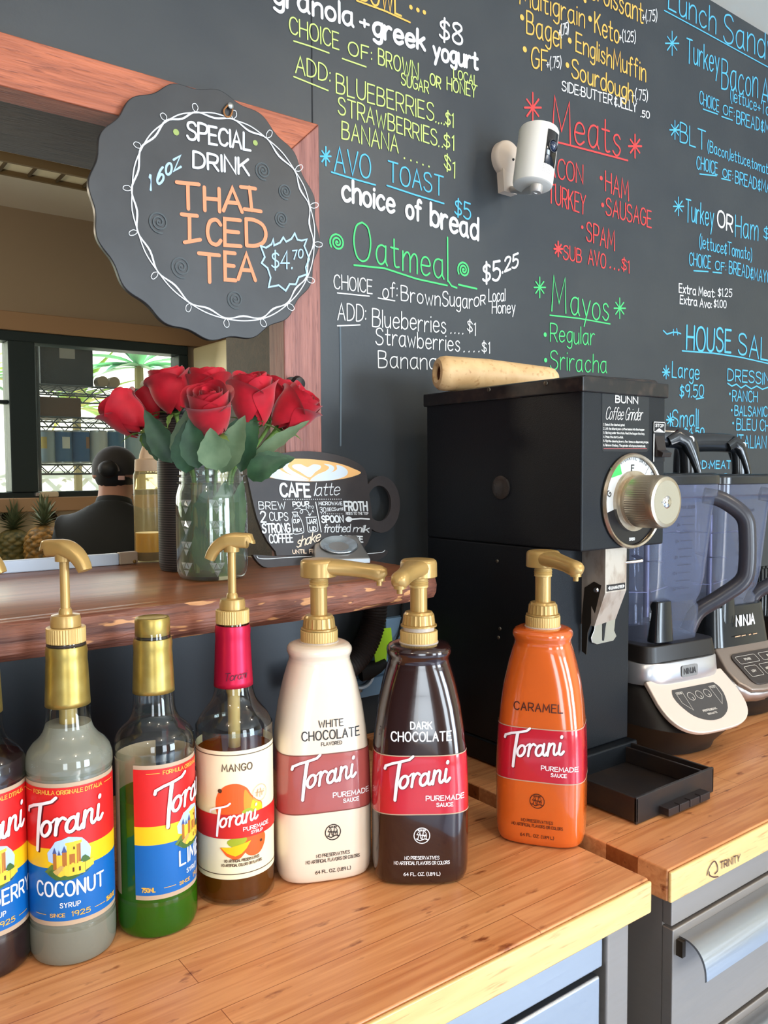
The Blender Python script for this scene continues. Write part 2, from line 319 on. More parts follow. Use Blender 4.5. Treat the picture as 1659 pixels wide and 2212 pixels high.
def ribbon(mb, pts, w, f, m=0, dens=None, w1=None):
    """flat brush stroke of width w along 2-D pts, laid on a surface by f(a,b)"""
    q = [Vector(p) for p in pts]; q = [p for i, p in enumerate(q) if i == 0 or (p-q[i-1]).length > 1e-7]
    if len(q) == 1: q.append(q[0]+Vector((w*0.3, 0)))
    if dens:
        z = [q[0]]
        for a, b in zip(q, q[1:]):
            k = max(1, int((b-a).length/dens)); z += [a.lerp(b, (i+1)/k) for i in range(k)]
        q = z
    n = len(q); L = []; R = []
    for i in range(n):
        t0 = (q[i]-q[i-1]).normalized() if i else (q[1]-q[0]).normalized()
        t1 = (q[i+1]-q[i]).normalized() if i < n-1 else t0
        t = t0+t1
        t = t.normalized() if t.length > 0.3 else t0
        ww = w if w1 is None else w+(w1-w)*i/(n-1)
        nn = Vector((-t.y, t.x)); c = max(0.55, nn.dot(Vector((-t0.y, t0.x))))
        L.append(q[i]+nn*(ww/2/c)); R.append(q[i]-nn*(ww/2/c))
    t = (q[0]-q[1]).normalized(); nn = Vector((-t.y, t.x)); r = w/2
    st = [q[0]+nn*r*0.7+t*r*0.7, q[0]+t*r, q[0]-nn*r*0.7+t*r*0.7]
    t = (q[-1]-q[-2]).normalized(); nn = Vector((-t.y, t.x)); r = (w if w1 is None else w1)/2
    en = [q[-1]-nn*r*0.7+t*r*0.7, q[-1]+t*r, q[-1]+nn*r*0.7+t*r*0.7]
    global _STK
    _STK = (_STK+1) % 12; base = 3.5e-5*_STK; e = 1e-5
    par = [i/n for i in range(n)]*2+[0, 0, 0, 1, 1, 1]; vs = []
    for p, k in zip(L+R+st+en, par):
        a = Vector(f(p.x, p.y)); du = Vector(f(p.x+e, p.y))-a; dv = Vector(f(p.x, p.y+e))-a
        vs.append(tuple(a+du.cross(dv).normalized()*(base+3e-5*k)))
    fs = [(i, n+i, n+i+1, i+1) for i in range(n-1)]
    fs += [(0, 2*n+2, 2*n+1), (0, 2*n+1, 2*n), (0, n, 2*n+2)] if False else [(0, 2*n+2, 2*n+1, 2*n, n)]
    fs += [(n-1, 2*n-1, 2*n+3, 2*n+4, 2*n+5)]
    mb.add(vs, fs, m)
def lay(mb, s, x0, y0, width, h, w, f, slant=0.0, rot=0.0, gap=1.7, smallcaps=False, jit=0.0, dens=None, m=0, center=False, dx=0, dy=0):
    st, tw = text_strokes(s, gap, smallcaps, jit); sy = h/10.0; sx = width/tw if width else sy
    if center: x0 -= sx*tw/2
    c, sn = math.cos(rot), math.sin(rot)
    for p in st:
        q = [(a*sx+b*sy*slant, b*sy) for a, b in p]
        ribbon(mb, [(x0+dx+a*c-b*sn, y0+dy+a*sn+b*c) for a, b in q], w, f, m, dens)
def hand(mb, P, s, p0, p1, hpx, wpx, off=0.0008, jit=0.35, gap=1.7, slant=0.0, m=0, upright=True):
    """handwriting on a plane: baseline from picture point p0 to p1, cap height hpx, pen wpx"""
    a = Vector(P.hit(*p0)); b = Vector(P.hit(*p1)); c = Vector(P.hit(p0[0], p0[1]-hpx)); h = (c-a).length
    w = wpx*h/hpx; st, tw = text_strokes(s, gap, False, jit); d = (b-a)/tw
    u = Vector((0, 1)) if upright else Vector((-d.y, d.x)).normalized()
    f = P.at(off)
    for p in st:
        ribbon(mb, [tuple(a+d*x+u*(y*h/10)+d*(slant*y)) for x, y in p], w, f, m)
def pline(mb, P, pts, wpx, off=0.0008, smooth=False, closed=False, m=0):
    q = [P.hit(*p) for p in pts]
    if smooth: q = catmull(q, closed, 5)
    if closed: q = list(q)+[q[0]]
    a = Vector(P.hit(*pts[0])); c = Vector(P.hit(pts[0][0], pts[0][1]-10)); w = wpx*(c-a).length/10
    ribbon(mb, q, w, P.at(off), m)
def blob(mb, P, p, rpx, off=0.0008, m=0, n=12, rx=None):
    a = Vector(P.hit(*p)); r = (Vector(P.hit(p[0], p[1]-rpx))-a).length; k = rx or 1.0; f = P.at(off)
    mb.add([f(a.x+k*r*math.cos(2*PI*i/n), a.y+r*math.sin(2*PI*i/n)) for i in range(n)], [tuple(range(n))], m)
def spiral(mb, P, p, rpx, wpx, turns=2.6, off=0.0008, m=0, tail=0.0):
    a = Vector(P.hit(*p)); r = (Vector(P.hit(p[0], p[1]-rpx))-a).length; n = int(turns*16)
    ribbon(mb, [(a.x+r*(i/n)*math.cos(2*PI*turns*i/n), a.y+r*(i/n)*math.sin(2*PI*turns*i/n)) for i in range(1, n+1)], r/rpx*wpx, P.at(off), m)
def poly(mb, P, pts, off=0.0008, m=0, smooth=False):
    q = [P.hit(*p) for p in pts]; q = catmull(q, True, 4) if smooth else q; f = P.at(off)
    mb.add([f(*p) for p in q], [tuple(range(len(q)))], m)
# ------------------------------------------------------------------ the room
CT = 0.91          # worktop height
SZ = 1.205         # plank shelf height
WY = 1.09          # face of the painted menu wall
TY = 1.078         # face of the wooden opening trim
KY = 3.6           # window wall of the kitchen
CEIL = 2.406
ZT = ony(0, 67, TY).z; ZB = ony(0, 184, TY).z          # trim top and underside
XJ = ony(616, 900, TY).x; XR = ony(695, 900, TY).x     # jamb inner and outer edge

M_board = mat('chalkboard_paint', (49, 53, 57), 0.40, spec=0.45, rgb2=(58, 61, 63), nscale=(5, 5, 7), ndet=6, bump=0.06, bscale=(160, 160, 160))
M_groove = mat('groove', (22, 22, 24), 0.8)
M_ceil = mat('ceiling_paint', (238, 230, 214), 0.9)
M_floor = mat('floor_blue_bounce', (146, 164, 192), 0.35, rgb2=(132, 150, 178), nscale=(3, 3, 3))  # unseen floor, tinted pale blue to bounce sky colour into the steel
M_cream = mat('cream_paint', (222, 205, 168), 0.75)
M_plainwall = mat('kitchen_wall_paint', (172, 152, 126), 0.85)
M_trimw = wood('redwood_trim', (138, 70, 44), (182, 100, 66), (9, 120, 120), rough=0.55, bump=0.35, dark=(120, 70, 60))
M_trimv = wood('redwood_jamb', (124, 74, 66), (162, 106, 94), (120, 120, 7), rough=0.5, bump=0.3, dark=(120, 76, 70))
M_dark = wood('shaded_lining_wood', (54, 38, 24), (72, 52, 32), (10, 80, 80), rough=0.6, bump=0.2)  # dark lining wood; shade of the deep opening is in its colour
M_shelf = wood('worn_shelf_wood', (112, 62, 36), (150, 90, 54), (3.2, 60, 60), rough=0.42, coat=0.1, bump=0.2, dark=(70, 40, 26))
M_edge = wood('worn_shelf_edge', (88, 52, 44), (150, 92, 70), (4, 90, 90), rough=0.5, bump=0.7, dark=(60, 50, 54), chips=(16, 90, 90), chipcol=(206, 148, 98))
M_green = mat('window_frame_paint', (44, 56, 56), 0.5)
M_sill = mat('sill_paint', (176, 140, 104), 0.6)
M_pane = glass('window_glass', (240, 246, 244), 0.12, haze=0.02, hazecol=(235, 240, 235))

b = MB(); b.box(-3.2, 4.6, -3.6, KY+0.1, -0.05, 0); struct('floor', b, M_floor)
b = MB(); b.box(-3.2, 4.6, -3.6, KY+0.1, CEIL, CEIL+0.06); struct('ceiling', b, M_ceil)
b = MB(); b.box(-3.26, -3.2, -3.6, KY+0.1, 0, CEIL); struct('wall_left', b, mat('wall_dark_for_reflections', (74, 72, 70), 0.8))  # unseen wall, coloured dark to keep the grinder's side black
b = MB(); b.box(4.6, 4.66, -3.6, KY+0.1, 0, CEIL); struct('wall_right', b, M_cream)

b = MB(); fy0, fy1 = -3.75, -3.6
b.box(-3.2, 4.6, fy0, fy1, 2.3, CEIL); b.box(-3.2, 4.6, fy0, fy1, 0, 0.12)
for x0, x1 in ((-3.2, -2.4), (-1.4, 0.3), (1.2, 1.95), (3.35, 4.6)): b.box(x0, x1, fy0, fy1, .12, 2.3)
struct('wall_front_added', b, M_plainwall, smooth=0)  # added unseen wall, openings placed to streak reflections on bottles and steel

# menu wall with the pass-through opening
b = MB()
b.box(-3.2, 4.6, WY, 1.30, ZT-0.004, CEIL)
b.box(XR-0.004, 4.6, WY, 1.30, 0, ZT-0.004)
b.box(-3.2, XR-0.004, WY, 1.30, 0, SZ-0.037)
b.box(-3.2, -1.2, WY, 1.30, SZ-0.037, ZT-0.004)
b.m[12:18] = [1]*6  # wall below the plank: navy, with the plank's shade in its colour
wall = struct('wall_back', b, [M_board, mat('navy_black_shaded', (24, 31, 40), 0.4, bump=0.05, nscale=(160, 160, 160))], smooth=0)
b = MB(); b.box(XR-0.0055, XR-0.0035, WY-0.0006, WY, ZT, CEIL); struct('panel_seam', b, M_groove, wall, smooth=0)
# trim round the opening, mitred at the corner
b = MB()
tk = TY+0.047
b.add([(-1.2, TY, ZB), (XJ, TY, ZB), (XR, TY, ZT), (-1.2, TY, ZT), (-1.2, tk, ZB), (XJ, tk, ZB), (XR, tk, ZT), (-1.2, tk, ZT)],
      [(0, 1, 2, 3), (7, 6, 5, 4), (0, 4, 5, 1), (1, 5, 6, 2), (2, 6, 7, 3), (3, 7, 4, 0)])
note(struct('trim_1', b, M_trimw, smooth=0, bevel=0.002), 'reddish wooden header over the pass-through opening')
b = MB()
b.add([(XJ, TY, SZ), (XR, TY, SZ), (XR, TY, ZT), (XJ, TY, ZB), (XJ, tk, SZ), (XR, tk, SZ), (XR, tk, ZT), (XJ, tk, ZB)],
      [(0, 1, 2, 3), (7, 6, 5, 4), (0, 4, 5, 1), (1, 5, 6, 2), (2, 6, 7, 3), (3, 7, 4, 0)])
note(struct('trim_2', b, M_trimv, smooth=0, bevel=0.002), 'reddish wooden jamb at the right of the opening')
b = MB(); b.box(-1.2, XR-0.005, tk, 1.30, ZB+0.002, ZB+0.02); note(struct('trim_3', b, M_dark, smooth=0), 'dark lining under the header')
b = MB(); b.box(XJ+0.002, XR-0.005, tk, 1.275, SZ, ZB+0.002); note(struct('trim_4', b, M_dark, smooth=0), 'dark lining of the jamb')

# thick worn plank on the sill of the opening
b = MB()
fr = [(-1.2, 0.815), (-0.4, 0.816), (0.0, 0.817), (0.17, 0.819), (0.33, 0.8225), (0.48, 0.829), (0.6, 0.841), (0.69, 0.854), (0.738, 0.865), (0.7455, 0.880)]
fr = catmull(fr, k=8)
back = [(0.748, 1.088), (XJ-0.002, 1.088), (XJ-0.002, 1.298), (-1.2, 1.298)]
prof = [(0.004, -0.037), (-0.0015, -0.030), (-0.0025, -0.020), (-0.001, -0.009), (0.001, -0.003), (0.005, 0.0)]
random.seed(3); ph = [random.uniform(0, 6) for _ in range(8)]
rings = []
for k, (dy, dz) in enumerate(prof):
    ring = []
    for i, (x, y) in enumerate(fr):
        wob = 0.0012*math.sin(x*31+ph[k])+0.0009*math.sin(x*67+ph[k]*2)+0.0006*math.sin(x*150+k)
        ring.append((x-(dy if i == len(fr)-1 else 0), y+dy+wob, SZ+dz+(0.0007*math.sin(x*23+ph[2]) if 0 < k < 5 else 0)))
    ring += [(x, y, SZ+dz) for x, y in back]
    rings.append(ring)
b.loft(rings)
n = len(rings[0])
b.m = []
for f in b.f:
    vs = [b.v[i] for i in f]
    b.m.append(1 if len(f) == 4 and max(v[1] for v in vs) < 0.9 else 0)
tag(make('plank_shelf', b, [M_shelf, M_edge], smooth=35), 'thick worn reddish plank forming the ledge of the pass-through opening', 'shelf')

# kitchen behind the opening
KX = ony(405, 900, KY).x
WZ1 = ony(0, 713, KY).z; WZ0 = ony(0, 1080, KY).z
b = MB()
b.box(-3.2, 4.6, KY, KY+0.1, 0, WZ0-0.015); b.box(-3.2, 4.6, KY, KY+0.1, WZ1, CEIL)
b.box(KX, 4.6, KY, KY+0.1, WZ0-0.015, WZ1); b.box(-3.2, -1.0, KY, KY+0.1, WZ0-0.015, WZ1)
struct('wall_far', b, M_plainwall, smooth=0)
mz1 = ony(0, 672, KY).z
b = MB(); b.box(-3.2, KX+0.5, KY-0.03, KY, WZ1, mz1); note(struct('trim_5', b, M_sill, smooth=0, bevel=0.004), 'tan moulding over the kitchen window')
s1 = ony(0, 1077, KY-0.05).z; s0 = ony(0, 1108, KY-0.05).z
b = MB(); b.box(-3.2, KX+0.3, KY-0.06, KY, s0, s1); note(struct('trim_6', b, M_sill, smooth=0, bevel=0.004), 'tan board under the kitchen window')
for px, lab in ((15, 'small dark coat hook under the tan board behind the green pineapple'), (118, 'small dark coat hook under the tan board between the pineapples and the cook')):
    h = ony(px, 1116, KY-0.03); b = MB(); b.lathe([(.0005, .030), (.010, .028), (.013, .022), (.010, .016), (.004, .012), (.005, .004), (.016, .003), (.016, 0), (.0005, 0)], 20, M=T(h.x, KY-.004, h.z) @ frame_to((0, -1, -.15)))
    tag(make('coat_hook', b, mat('hook_metal', (60, 50, 44), 0.4, 0.8)), lab, 'hook', 'coat hooks under the kitchen window')
b = MB(); b.box(-3.2, KX+0.5, KY-0.004, KY, 0.93, s0); note(struct('trim_7', b, M_cream, smooth=0), 'cream splashback under the kitchen window')
# window: mullion, frame, panes
xm0 = ony(20, 900, KY-0.02).x; xm1 = ony(78, 900, KY-0.02).x
zt = ony(0, 728, KY-0.02).z; zb = WZ0
zpt = ony(78, 742, KY).z; zpb = ony(100, 1062, KY).z
b = MB()
b.box(-1.0, KX, KY-0.02, KY+0.08, zpt, WZ1); b.box(-1.0, KX, KY-0.02, KY+0.08, zb-0.015, zpb)
b.box(xm0, xm1, KY-0.03, KY+0.08, zpb, zpt); b.box(KX-0.045, KX, KY-0.02, KY+0.08, zpb, zpt)
zr = ony(5, 868, KY).z; b.box(-1.0, xm0, KY-0.01, KY+0.05, zr-0.008, zr+0.008)
w1 = struct('window_1', b, M_green, smooth=0, bevel=0.004)
b = MB(); b.box(-1.0, xm0, KY+0.03, KY+0.034, zpb, zpt); struct('left_pane', b, M_pane, w1, smooth=0)
b = MB(); b.box(xm1, KX-0.045, KY+0.03, KY+0.034, zpb, zpt); struct('right_pane', b, M_pane, w1, smooth=0)
lt = ony(82, 1066, KY-0.03); b = MB(); b.box(lt.x-0.012, lt.x+0.02, KY-0.04, KY-0.02, lt.z-0.012, lt.z+0.004); struct('latch', b, mat('latch_metal', (200, 200, 200), 0.3, 0.9), w1, bevel=0.003)
lt = ony(107, 1071, KY-0.05); b = MB(); b.box(lt.x-0.036, lt.x+0.036, KY-0.058, KY-0.03, s1, s1+0.024)
tag(make('sensor_box', b, mat('cream_plastic', (226, 208, 176), 0.5), bevel=0.006), 'small cream plastic box standing on the tan board under the window', 'sensor')

# long slotted light strip on the kitchen ceiling
ys1 = onz(0, 330, CEIL).y; ys2 = onz(0, 354, CEIL).y
t = thing('ceiling_light', 'cream slotted light strip running along the kitchen ceiling', 'ceiling light', (0.6, (ys1+ys2)/2, CEIL))
yy0, yy1 = min(ys1, ys2)-0.02, max(ys1, ys2)+0.02
b = MB(); b.box(-1.5, 2.2, yy0, yy0+0.014, CEIL-0.03, CEIL); b.box(-1.5, 2.2, yy1-0.014, yy1, CEIL-0.03, CEIL)
make('frame', b, mat('strip_frame', (128, 106, 72), 0.6), t, world=True, smooth=0)
b = MB(); b.box(-1.5, 2.2, yy0+0.014, yy1-0.014, CEIL-0.014, CEIL); make('diffuser', b, mat('strip_diffuser', (238, 224, 188), 0.6), t, world=True, smooth=0)
b = MB(); x = -1.5
while x < 2.2: b.box(x, x+0.007, yy0+0.014, yy1-0.014, CEIL-0.024, CEIL-0.012); x += 0.095
make('divider', b, mat('strip_divider', (90, 74, 50), 0.6), t, world=True, smooth=0)

# ------------------------------------------------------------------ worktops and cabinets
def butcher(name, tone, xs):
    m, N, L, P = _tree(name)
    P.inputs['Roughness'].default_value = 0.36; P.inputs['Coat Weight'].default_value = 0.12; P.inputs['Coat Roughness'].default_value = 0.2
    br = N.new('ShaderNodeTexBrick'); br.inputs['Scale'].default_value = 1.0; br.inputs['Brick Width'].default_value = 0.46; br.inputs['Row Height'].default_value = 0.043
    br.inputs['Mortar Size'].default_value = 0.0004; br.inputs['Bias'].default_value = 0.0; br.offset = 0.37; br.squash = 1.0
    a, c = tone; br.inputs['Color1'].default_value = (*lin(a), 1); br.inputs['Color2'].default_value = (*lin(c), 1); br.inputs['Mortar'].default_value = (*lin((150, 84, 40)), 1)
    L.new(_coords(N, L, (1, 1, 1)), br.inputs['Vector'])
    n1 = N.new('ShaderNodeTexNoise'); n1.inputs['Scale'].default_value = 1; n1.inputs['Detail'].default_value = 6; n1.inputs['Distortion'].default_value = 0.8
    L.new(_coords(N, L, (7, 120, 120)), n1.inputs['Vector'])
    r1 = N.new('ShaderNodeValToRGB'); e = r1.color_ramp.elements; e[0].position, e[1].position = 0.3, 0.62; e[0].color = (*lin((222, 196, 176)), 1); e[1].color = (1, 1, 1, 1)
    L.new(n1.outputs['Fac'], r1.inputs['Fac'])
    mx = N.new('ShaderNodeMix'); mx.data_type = 'RGBA'; mx.blend_type = 'MULTIPLY'; mx.inputs['Factor'].default_value = 0.9
    L.new(br.outputs['Color'], mx.inputs['A']); L.new(r1.outputs['Color'], mx.inputs['B'])
    # small dark stains of wear
    n2 = N.new('ShaderNodeTexNoise'); n2.inputs['Scale'].default_value = 1; n2.inputs['Detail'].default_value = 5
    L.new(_coords(N, L, (22, 60, 60)), n2.inputs['Vector'])
    r2 = N.new('ShaderNodeValToRGB'); e = r2.color_ramp.elements; e[0].position, e[1].position = 0.63, 0.72; e[0].color = (1, 1, 1, 1); e[1].color = (*lin((150, 100, 66)), 1)
    L.new(n2.outputs['Fac'], r2.inputs['Fac'])
    m2 = N.new('ShaderNodeMix'); m2.data_type = 'RGBA'; m2.blend_type = 'MULTIPLY'; m2.inputs['Factor'].default_value = 0.9
    L.new(mx.outputs['Result'], m2.inputs['A']); L.new(r2.outputs['Color'], m2.inputs['B'])
    L.new(m2.outputs['Result'], P.inputs['Base Color'])
    bp = N.new('ShaderNodeBump'); bp.inputs['Strength'].default_value = 0.08; bp.inputs['Distance'].default_value = 0.001
    L.new(n1.outputs['Fac'], bp.inputs['Height']); L.new(bp.outputs['Normal'], P.inputs['Normal'])
    return m
M_top = butcher('butcher_block', ((210, 142, 88), (226, 162, 108)), 0)
M_lip = wood('pale_daylit_edge', (214, 170, 104), (230, 190, 124), (6, 60, 60), rough=0.35, coat=0.2, bump=0.1, dark=(190, 140, 90))  # paler edge wood, window light on the front put into its colour
FYL = onz(1409, 1900, CT).y; FYR = onz(1450, 1883, CT).y
XL = onz(1409, 1900, CT).x; XRC = onz(1450, 1883, CT).x
def worktop(name, label, x0, x1, y0):
    t = thing(name, label, 'worktop', (x0, y0, CT))
    b = MB(); b.box(x0, x1, y0+0.0045, 1.086, CT-0.0365, CT); make('slab', b, M_top, t, world=True, smooth=0, bevel=0.0022)
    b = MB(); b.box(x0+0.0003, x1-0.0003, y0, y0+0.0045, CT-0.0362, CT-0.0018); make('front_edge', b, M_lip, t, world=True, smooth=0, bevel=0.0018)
    return t
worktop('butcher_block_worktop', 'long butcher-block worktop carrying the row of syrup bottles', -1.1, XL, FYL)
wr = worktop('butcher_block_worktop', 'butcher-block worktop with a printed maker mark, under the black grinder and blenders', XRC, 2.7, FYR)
# maker mark burnt into the front edge
PF = Plane((0, FYR, 0)); M_ink = mat('burnt_ink', (70, 34, 22), 0.6)
b = MB()
hand(b, PF, 'TRINITY', (1555, 1877), (1597, 1859), 15, 2.2, jit=0)
for pts in ([(1526, 1890), (1530, 1876), (1537, 1864), (1543, 1860), (1548, 1868), (1549, 1880), (1543, 1887)], [(1531, 1883), (1532, 1890), (1540, 1894), (1550, 1893)]):
    pline(b, PF, pts, 2.6, smooth=True)
make('maker_mark', b, M_ink, wr, world=True, smooth=0)

def steel(name, col, rough, grain):
    m, N, L, P = _tree(name); P.inputs['Metallic'].default_value = 1.0
    P.inputs['Base Color'].default_value = (*lin(col), 1); P.inputs['Roughness'].default_value = rough
    nz = N.new('ShaderNodeTexNoise'); nz.inputs['Scale'].default_value = 1; nz.inputs['Detail'].default_value = 3
    L.new(_coords(N, L, grain), nz.inputs['Vector'])
    rr = N.new('ShaderNodeMapRange'); rr.inputs['To Min'].default_value = rough-0.06; rr.inputs['To Max'].default_value = rough+0.14
    L.new(nz.outputs['Fac'], rr.inputs['Value']); L.new(rr.outputs['Result'], P.inputs['Roughness'])
    MATS[name] = m; return m
M_st = steel('brushed_steel', (178, 180, 184), 0.30, (4, 300, 300))
M_st2 = steel('dull_steel', (150, 140, 132), 0.42, (5, 5, 200))
MATS['dull_steel'].node_tree.nodes['Principled BSDF'].inputs['Metallic'].default_value = .7
M_blk = mat('black_gap', (14, 12, 11), 0.7)
# left cabinet
xp0 = ony(1312, 2060, FYL+0.012).x; xp1 = ony(1359, 2060, FYL+0.012).x
t = thing('steel_cabinet', 'stainless steel drawer cabinet under the syrup-bottle worktop', 'cabinet', (-0.2, 0.75, 0))
b = MB(); b.box(xp0, xp1, FYL+0.012, FYL+0.05, 0.06, CT-0.0365); b.box(xp0+0.02, xp1, FYL+0.05, 1.0, 0.06, CT-0.0365); make('post', b, M_st2, t, world=True, smooth=0, bevel=0.003)
zr = ony(1200, 2105, FYL+0.016).z
zr = ony(1311, 2083, FYL+0.016).z
b = MB(); b.box(-1.1, xp0-0.002, FYL+0.016, FYL+0.04, zr, CT-0.0365); make('rail', b, M_st, t, world=True, smooth=0, bevel=0.002)
b = MB(); b.box(-1.1, xp0+0.02, FYL+0.03, 1.0, 0.05, zr); make('body', b, M_blk, t, world=True, smooth=0)
for z0, z1 in ((0.56, zr-0.006), (0.29, 0.552), (0.08, 0.282)):
    b = MB(); b.box(-1.1, xp0-0.008, FYL+0.014, FYL+0.03, z0, z1); make('drawer', b, M_st, t, world=True, smooth=0, bevel=0.003)
# right cabinet
xc = ony(1454, 2010, FYR+0.004).x
t = thing('steel_cabinet', 'stainless steel drawer cabinet with curved lip handles under the grinder worktop', 'cabinet', (1.5, 0.75, 0))
b = MB(); b.box(xc, 2.7, FYR+0.018, 1.0, 0.05, CT-0.0365); make('body', b, M_st2, t, world=True, smooth=0)
zs = ony(1455, 2004, FYR+0.004).z; zs2 = ony(1560, 2212, FYR+0.004).z
b = MB(); b.box(xc, 2.7, FYR+0.006, FYR+0.018, zs, CT-0.0365); make('rail', b, M_st2, t, world=True, smooth=0, bevel=0.0015)
def lip_handle(z):
    b = MB(); x0 = xc+0.012; ring = []
    pr = [(0.0, 0.0), (-0.012, -0.0005), (-0.022, -0.005), (-0.029, -0.013), (-0.033, -0.024), (-0.034, -0.036)]
    pr = catmull(pr, k=4); pr2 = [(y+0.0022, zz-0.0018) for y, zz in reversed(pr)]
    rings = [[(x, FYR+0.004+y, z+zz) for y, zz in pr+pr2] for x in (x0, 2.7)]
    b.loft(rings); return b
zz = zs
for k, (z1, z0) in enumerate(((zs-0.003, zs2+0.003), (zs2-0.003, zs2-0.17), (zs2-0.176, 0.08))):
    b = MB(); b.box(xc, 2.7, FYR+0.004, FYR+0.018, z0, z1); d = make('drawer', b, M_st2, t, world=True, smooth=0, bevel=0.0015)
    make('handle', lip_handle(z1-0.010), M_st, d, world=True, smooth=50)
    if k == 0:
        b = MB(); b.box(xc+0.006, xc+0.012, FYR-0.004, FYR+0.004, z1-0.03, z1-0.012); make('handle_bracket', b, mat('bracket', (70, 58, 46), 0.4, 0.8), d, world=True, smooth=0)
# ------------------------------------------------------------------ chalk menu on the wall
PW = Plane((0, WY, 0))
K_w = mat('chalk_white', (226, 226, 224), 0.8); K_l = mat('chalk_lime', (190, 214, 116), 0.8); K_b = mat('chalk_blue', (84, 172, 208), 0.8)
K_g = mat('chalk_green', (76, 194, 112), 0.8); K_y = mat('chalk_yellow', (226, 172, 82), 0.8); K_r = mat('chalk_red', (220, 66, 64), 0.8)
def board(label, m, rows=(), lines=(), stars=(), dots=(), spirals=(), w=3.2):
    b = MB()
    for r in rows:
        s, p0, p1, h = r[:4]; hand(b, PW, s, p0, p1, h, r[4] if len(r) > 4 else w, gap=r[5] if len(r) > 5 else 1.7)
    for l in lines: pline(b, PW, l, w)
    for x, y, r in stars:
        for a in (0, 45, 90, 135):
            c, s_ = math.cos(math.radians(a+90)), math.sin(math.radians(a+90)); k = r if a in (0,) else r*0.8
            pline(b, PW, [(x-c*k*0.7, y-s_*k), (x+c*k*0.7, y+s_*k)], w*1.05)
    for x, y, r in dots: blob(b, PW, (x, y), r)
    for x, y, r in spirals: spiral(b, PW, (x, y), r, w)
    return note(make('menu_lettering', b, m, wall, smooth=0), label)
random.seed(11)
board('orange chalk heading of the bowl', K_y, [('BOWL', (776, -2), (866, 36), 52, 4.6)], [[(770, 2), (830, 24), (885, 49)]], dots=[(887, 16, 5), (902, 22, 5), (916, 27, 5)], w=4)
board('bold white chalk, granola and yogurt line', K_w, [('granola', (590, 6), (762, 58), 46, 7.5), ('+', (777, 60), (796, 66), 34, 6), ('greek', (806, 78), (917, 110), 43, 8.5), ('$8', (948, 84), (998, 100), 46, 5.5), ('yogurt', (936, 126), (1031, 150), 38, 7.5)])
board('lime chalk list of bowl choices', K_l, [
 ('CHOICE', (625, 72), (731, 107), 36), ('OF:', (752, 118), (802, 132), 30), ('BROWN', (817, 140), (902, 170), 34), ('SUGAR', (866, 183), (925, 203), 26, 2.8), ('OR', (928, 182), (951, 192), 24), ('HONEY', (965, 193), (1027, 212), 27, 2.8), ('LOCAL', (979, 168), (1030, 186), 20, 2.6),
 ('ADD:', (638, 158), (712, 180), 37), ('BLUEBERRIES', (726, 201), (936, 263), 41), ('....', (940, 265), (959, 270), 30), ('$1', (961, 270), (978, 276), 30),
 ('STRAWBERRIES', (730, 245), (943, 316), 37), ('..', (946, 316), (955, 319), 30), ('$1', (957, 318), (979, 325), 31), ('BANANA', (738, 300), (859, 331), 38), ('$1', (958, 362), (981, 384), 33)],
 [[(634, 89), (672, 101), (710, 115)], [(739, 127), (790, 145)], [(634, 166), (708, 196)]], dots=[(873, 342, 2.2), (887, 347, 2.2), (900, 351, 2.2), (913, 356, 2.2), (926, 360, 2.2)])
board('blue chalk avo toast heading', K_b, [('AVO', (722, 371), (800, 386), 52), ('TOAST', (838, 391), (956, 424), 43), ('$5', (981, 465), (1016, 477), 36)], [[(715, 372), (760, 386), (810, 400)], [(835, 401), (895, 421), (958, 440)]], [(703, 338, 20)], w=3.6)
board('bold white chalk, choice of bread', K_w, [('choice', (739, 432), (851, 461), 46, 7.5), ('of', (877, 470), (909, 479), 44, 7.5), ('bread', (930, 487), (1031, 518), 47, 7.5)])
board('green chalk oatmeal heading with spirals', K_g, [('O', (764, 562), (801, 567), 86, 4), ('atmea', (812, 569), (958, 604), 66, 4), ('l', (966, 606), (968, 607), 94, 4)], [[(764, 573), (830, 580), (900, 603), (965, 617)], [(967, 606), (975, 618), (986, 622)], [(990, 615), (1029, 624)]], spirals=[(728, 524, 20), (1001, 583, 18)], w=4)
board('bold white chalk oatmeal price', K_w, [('$5', (1042, 612), (1080, 604), 42, 5.5), ('.25', (1084, 590), (1118, 575), 28, 4.6)])
board('thin white chalk list of oatmeal choices', K_w, [
 ('CHOICE', (721, 624), (803, 634), 30, 2.6), ('of:', (826, 644), (857, 642), 32, 2.6), ('Brown', (866, 649), (950, 662), 33, 2.6), ('Sugar', (955, 660), (1020, 666), 32, 2.6), ('OR', (1023, 663), (1047, 657), 20, 2.6), ('Local', (1055, 652), (1090, 650), 26, 2.4), ('Honey', (1062, 678), (1112, 676), 26, 2.4),
 ('ADD:', (729, 692), (789, 694), 36, 2.8), ('Blueberries', (804, 704), (962, 720), 38, 2.8), ('....', (972, 720), (999, 721), 26), ('$1', (1008, 715), (1026, 724), 26, 2.6), ('Strawberries', (811, 743), (992, 760), 36, 2.8), ('....', (1000, 760), (1034, 761), 26), ('$1', (1040, 760), (1057, 763), 24, 2.4), ('Bananas', (817, 794), (960, 798), 37, 2.8)],
 [[(728, 633), (797, 640)], [(816, 644), (852, 650)], [(728, 704), (777, 702)]], w=2.6)
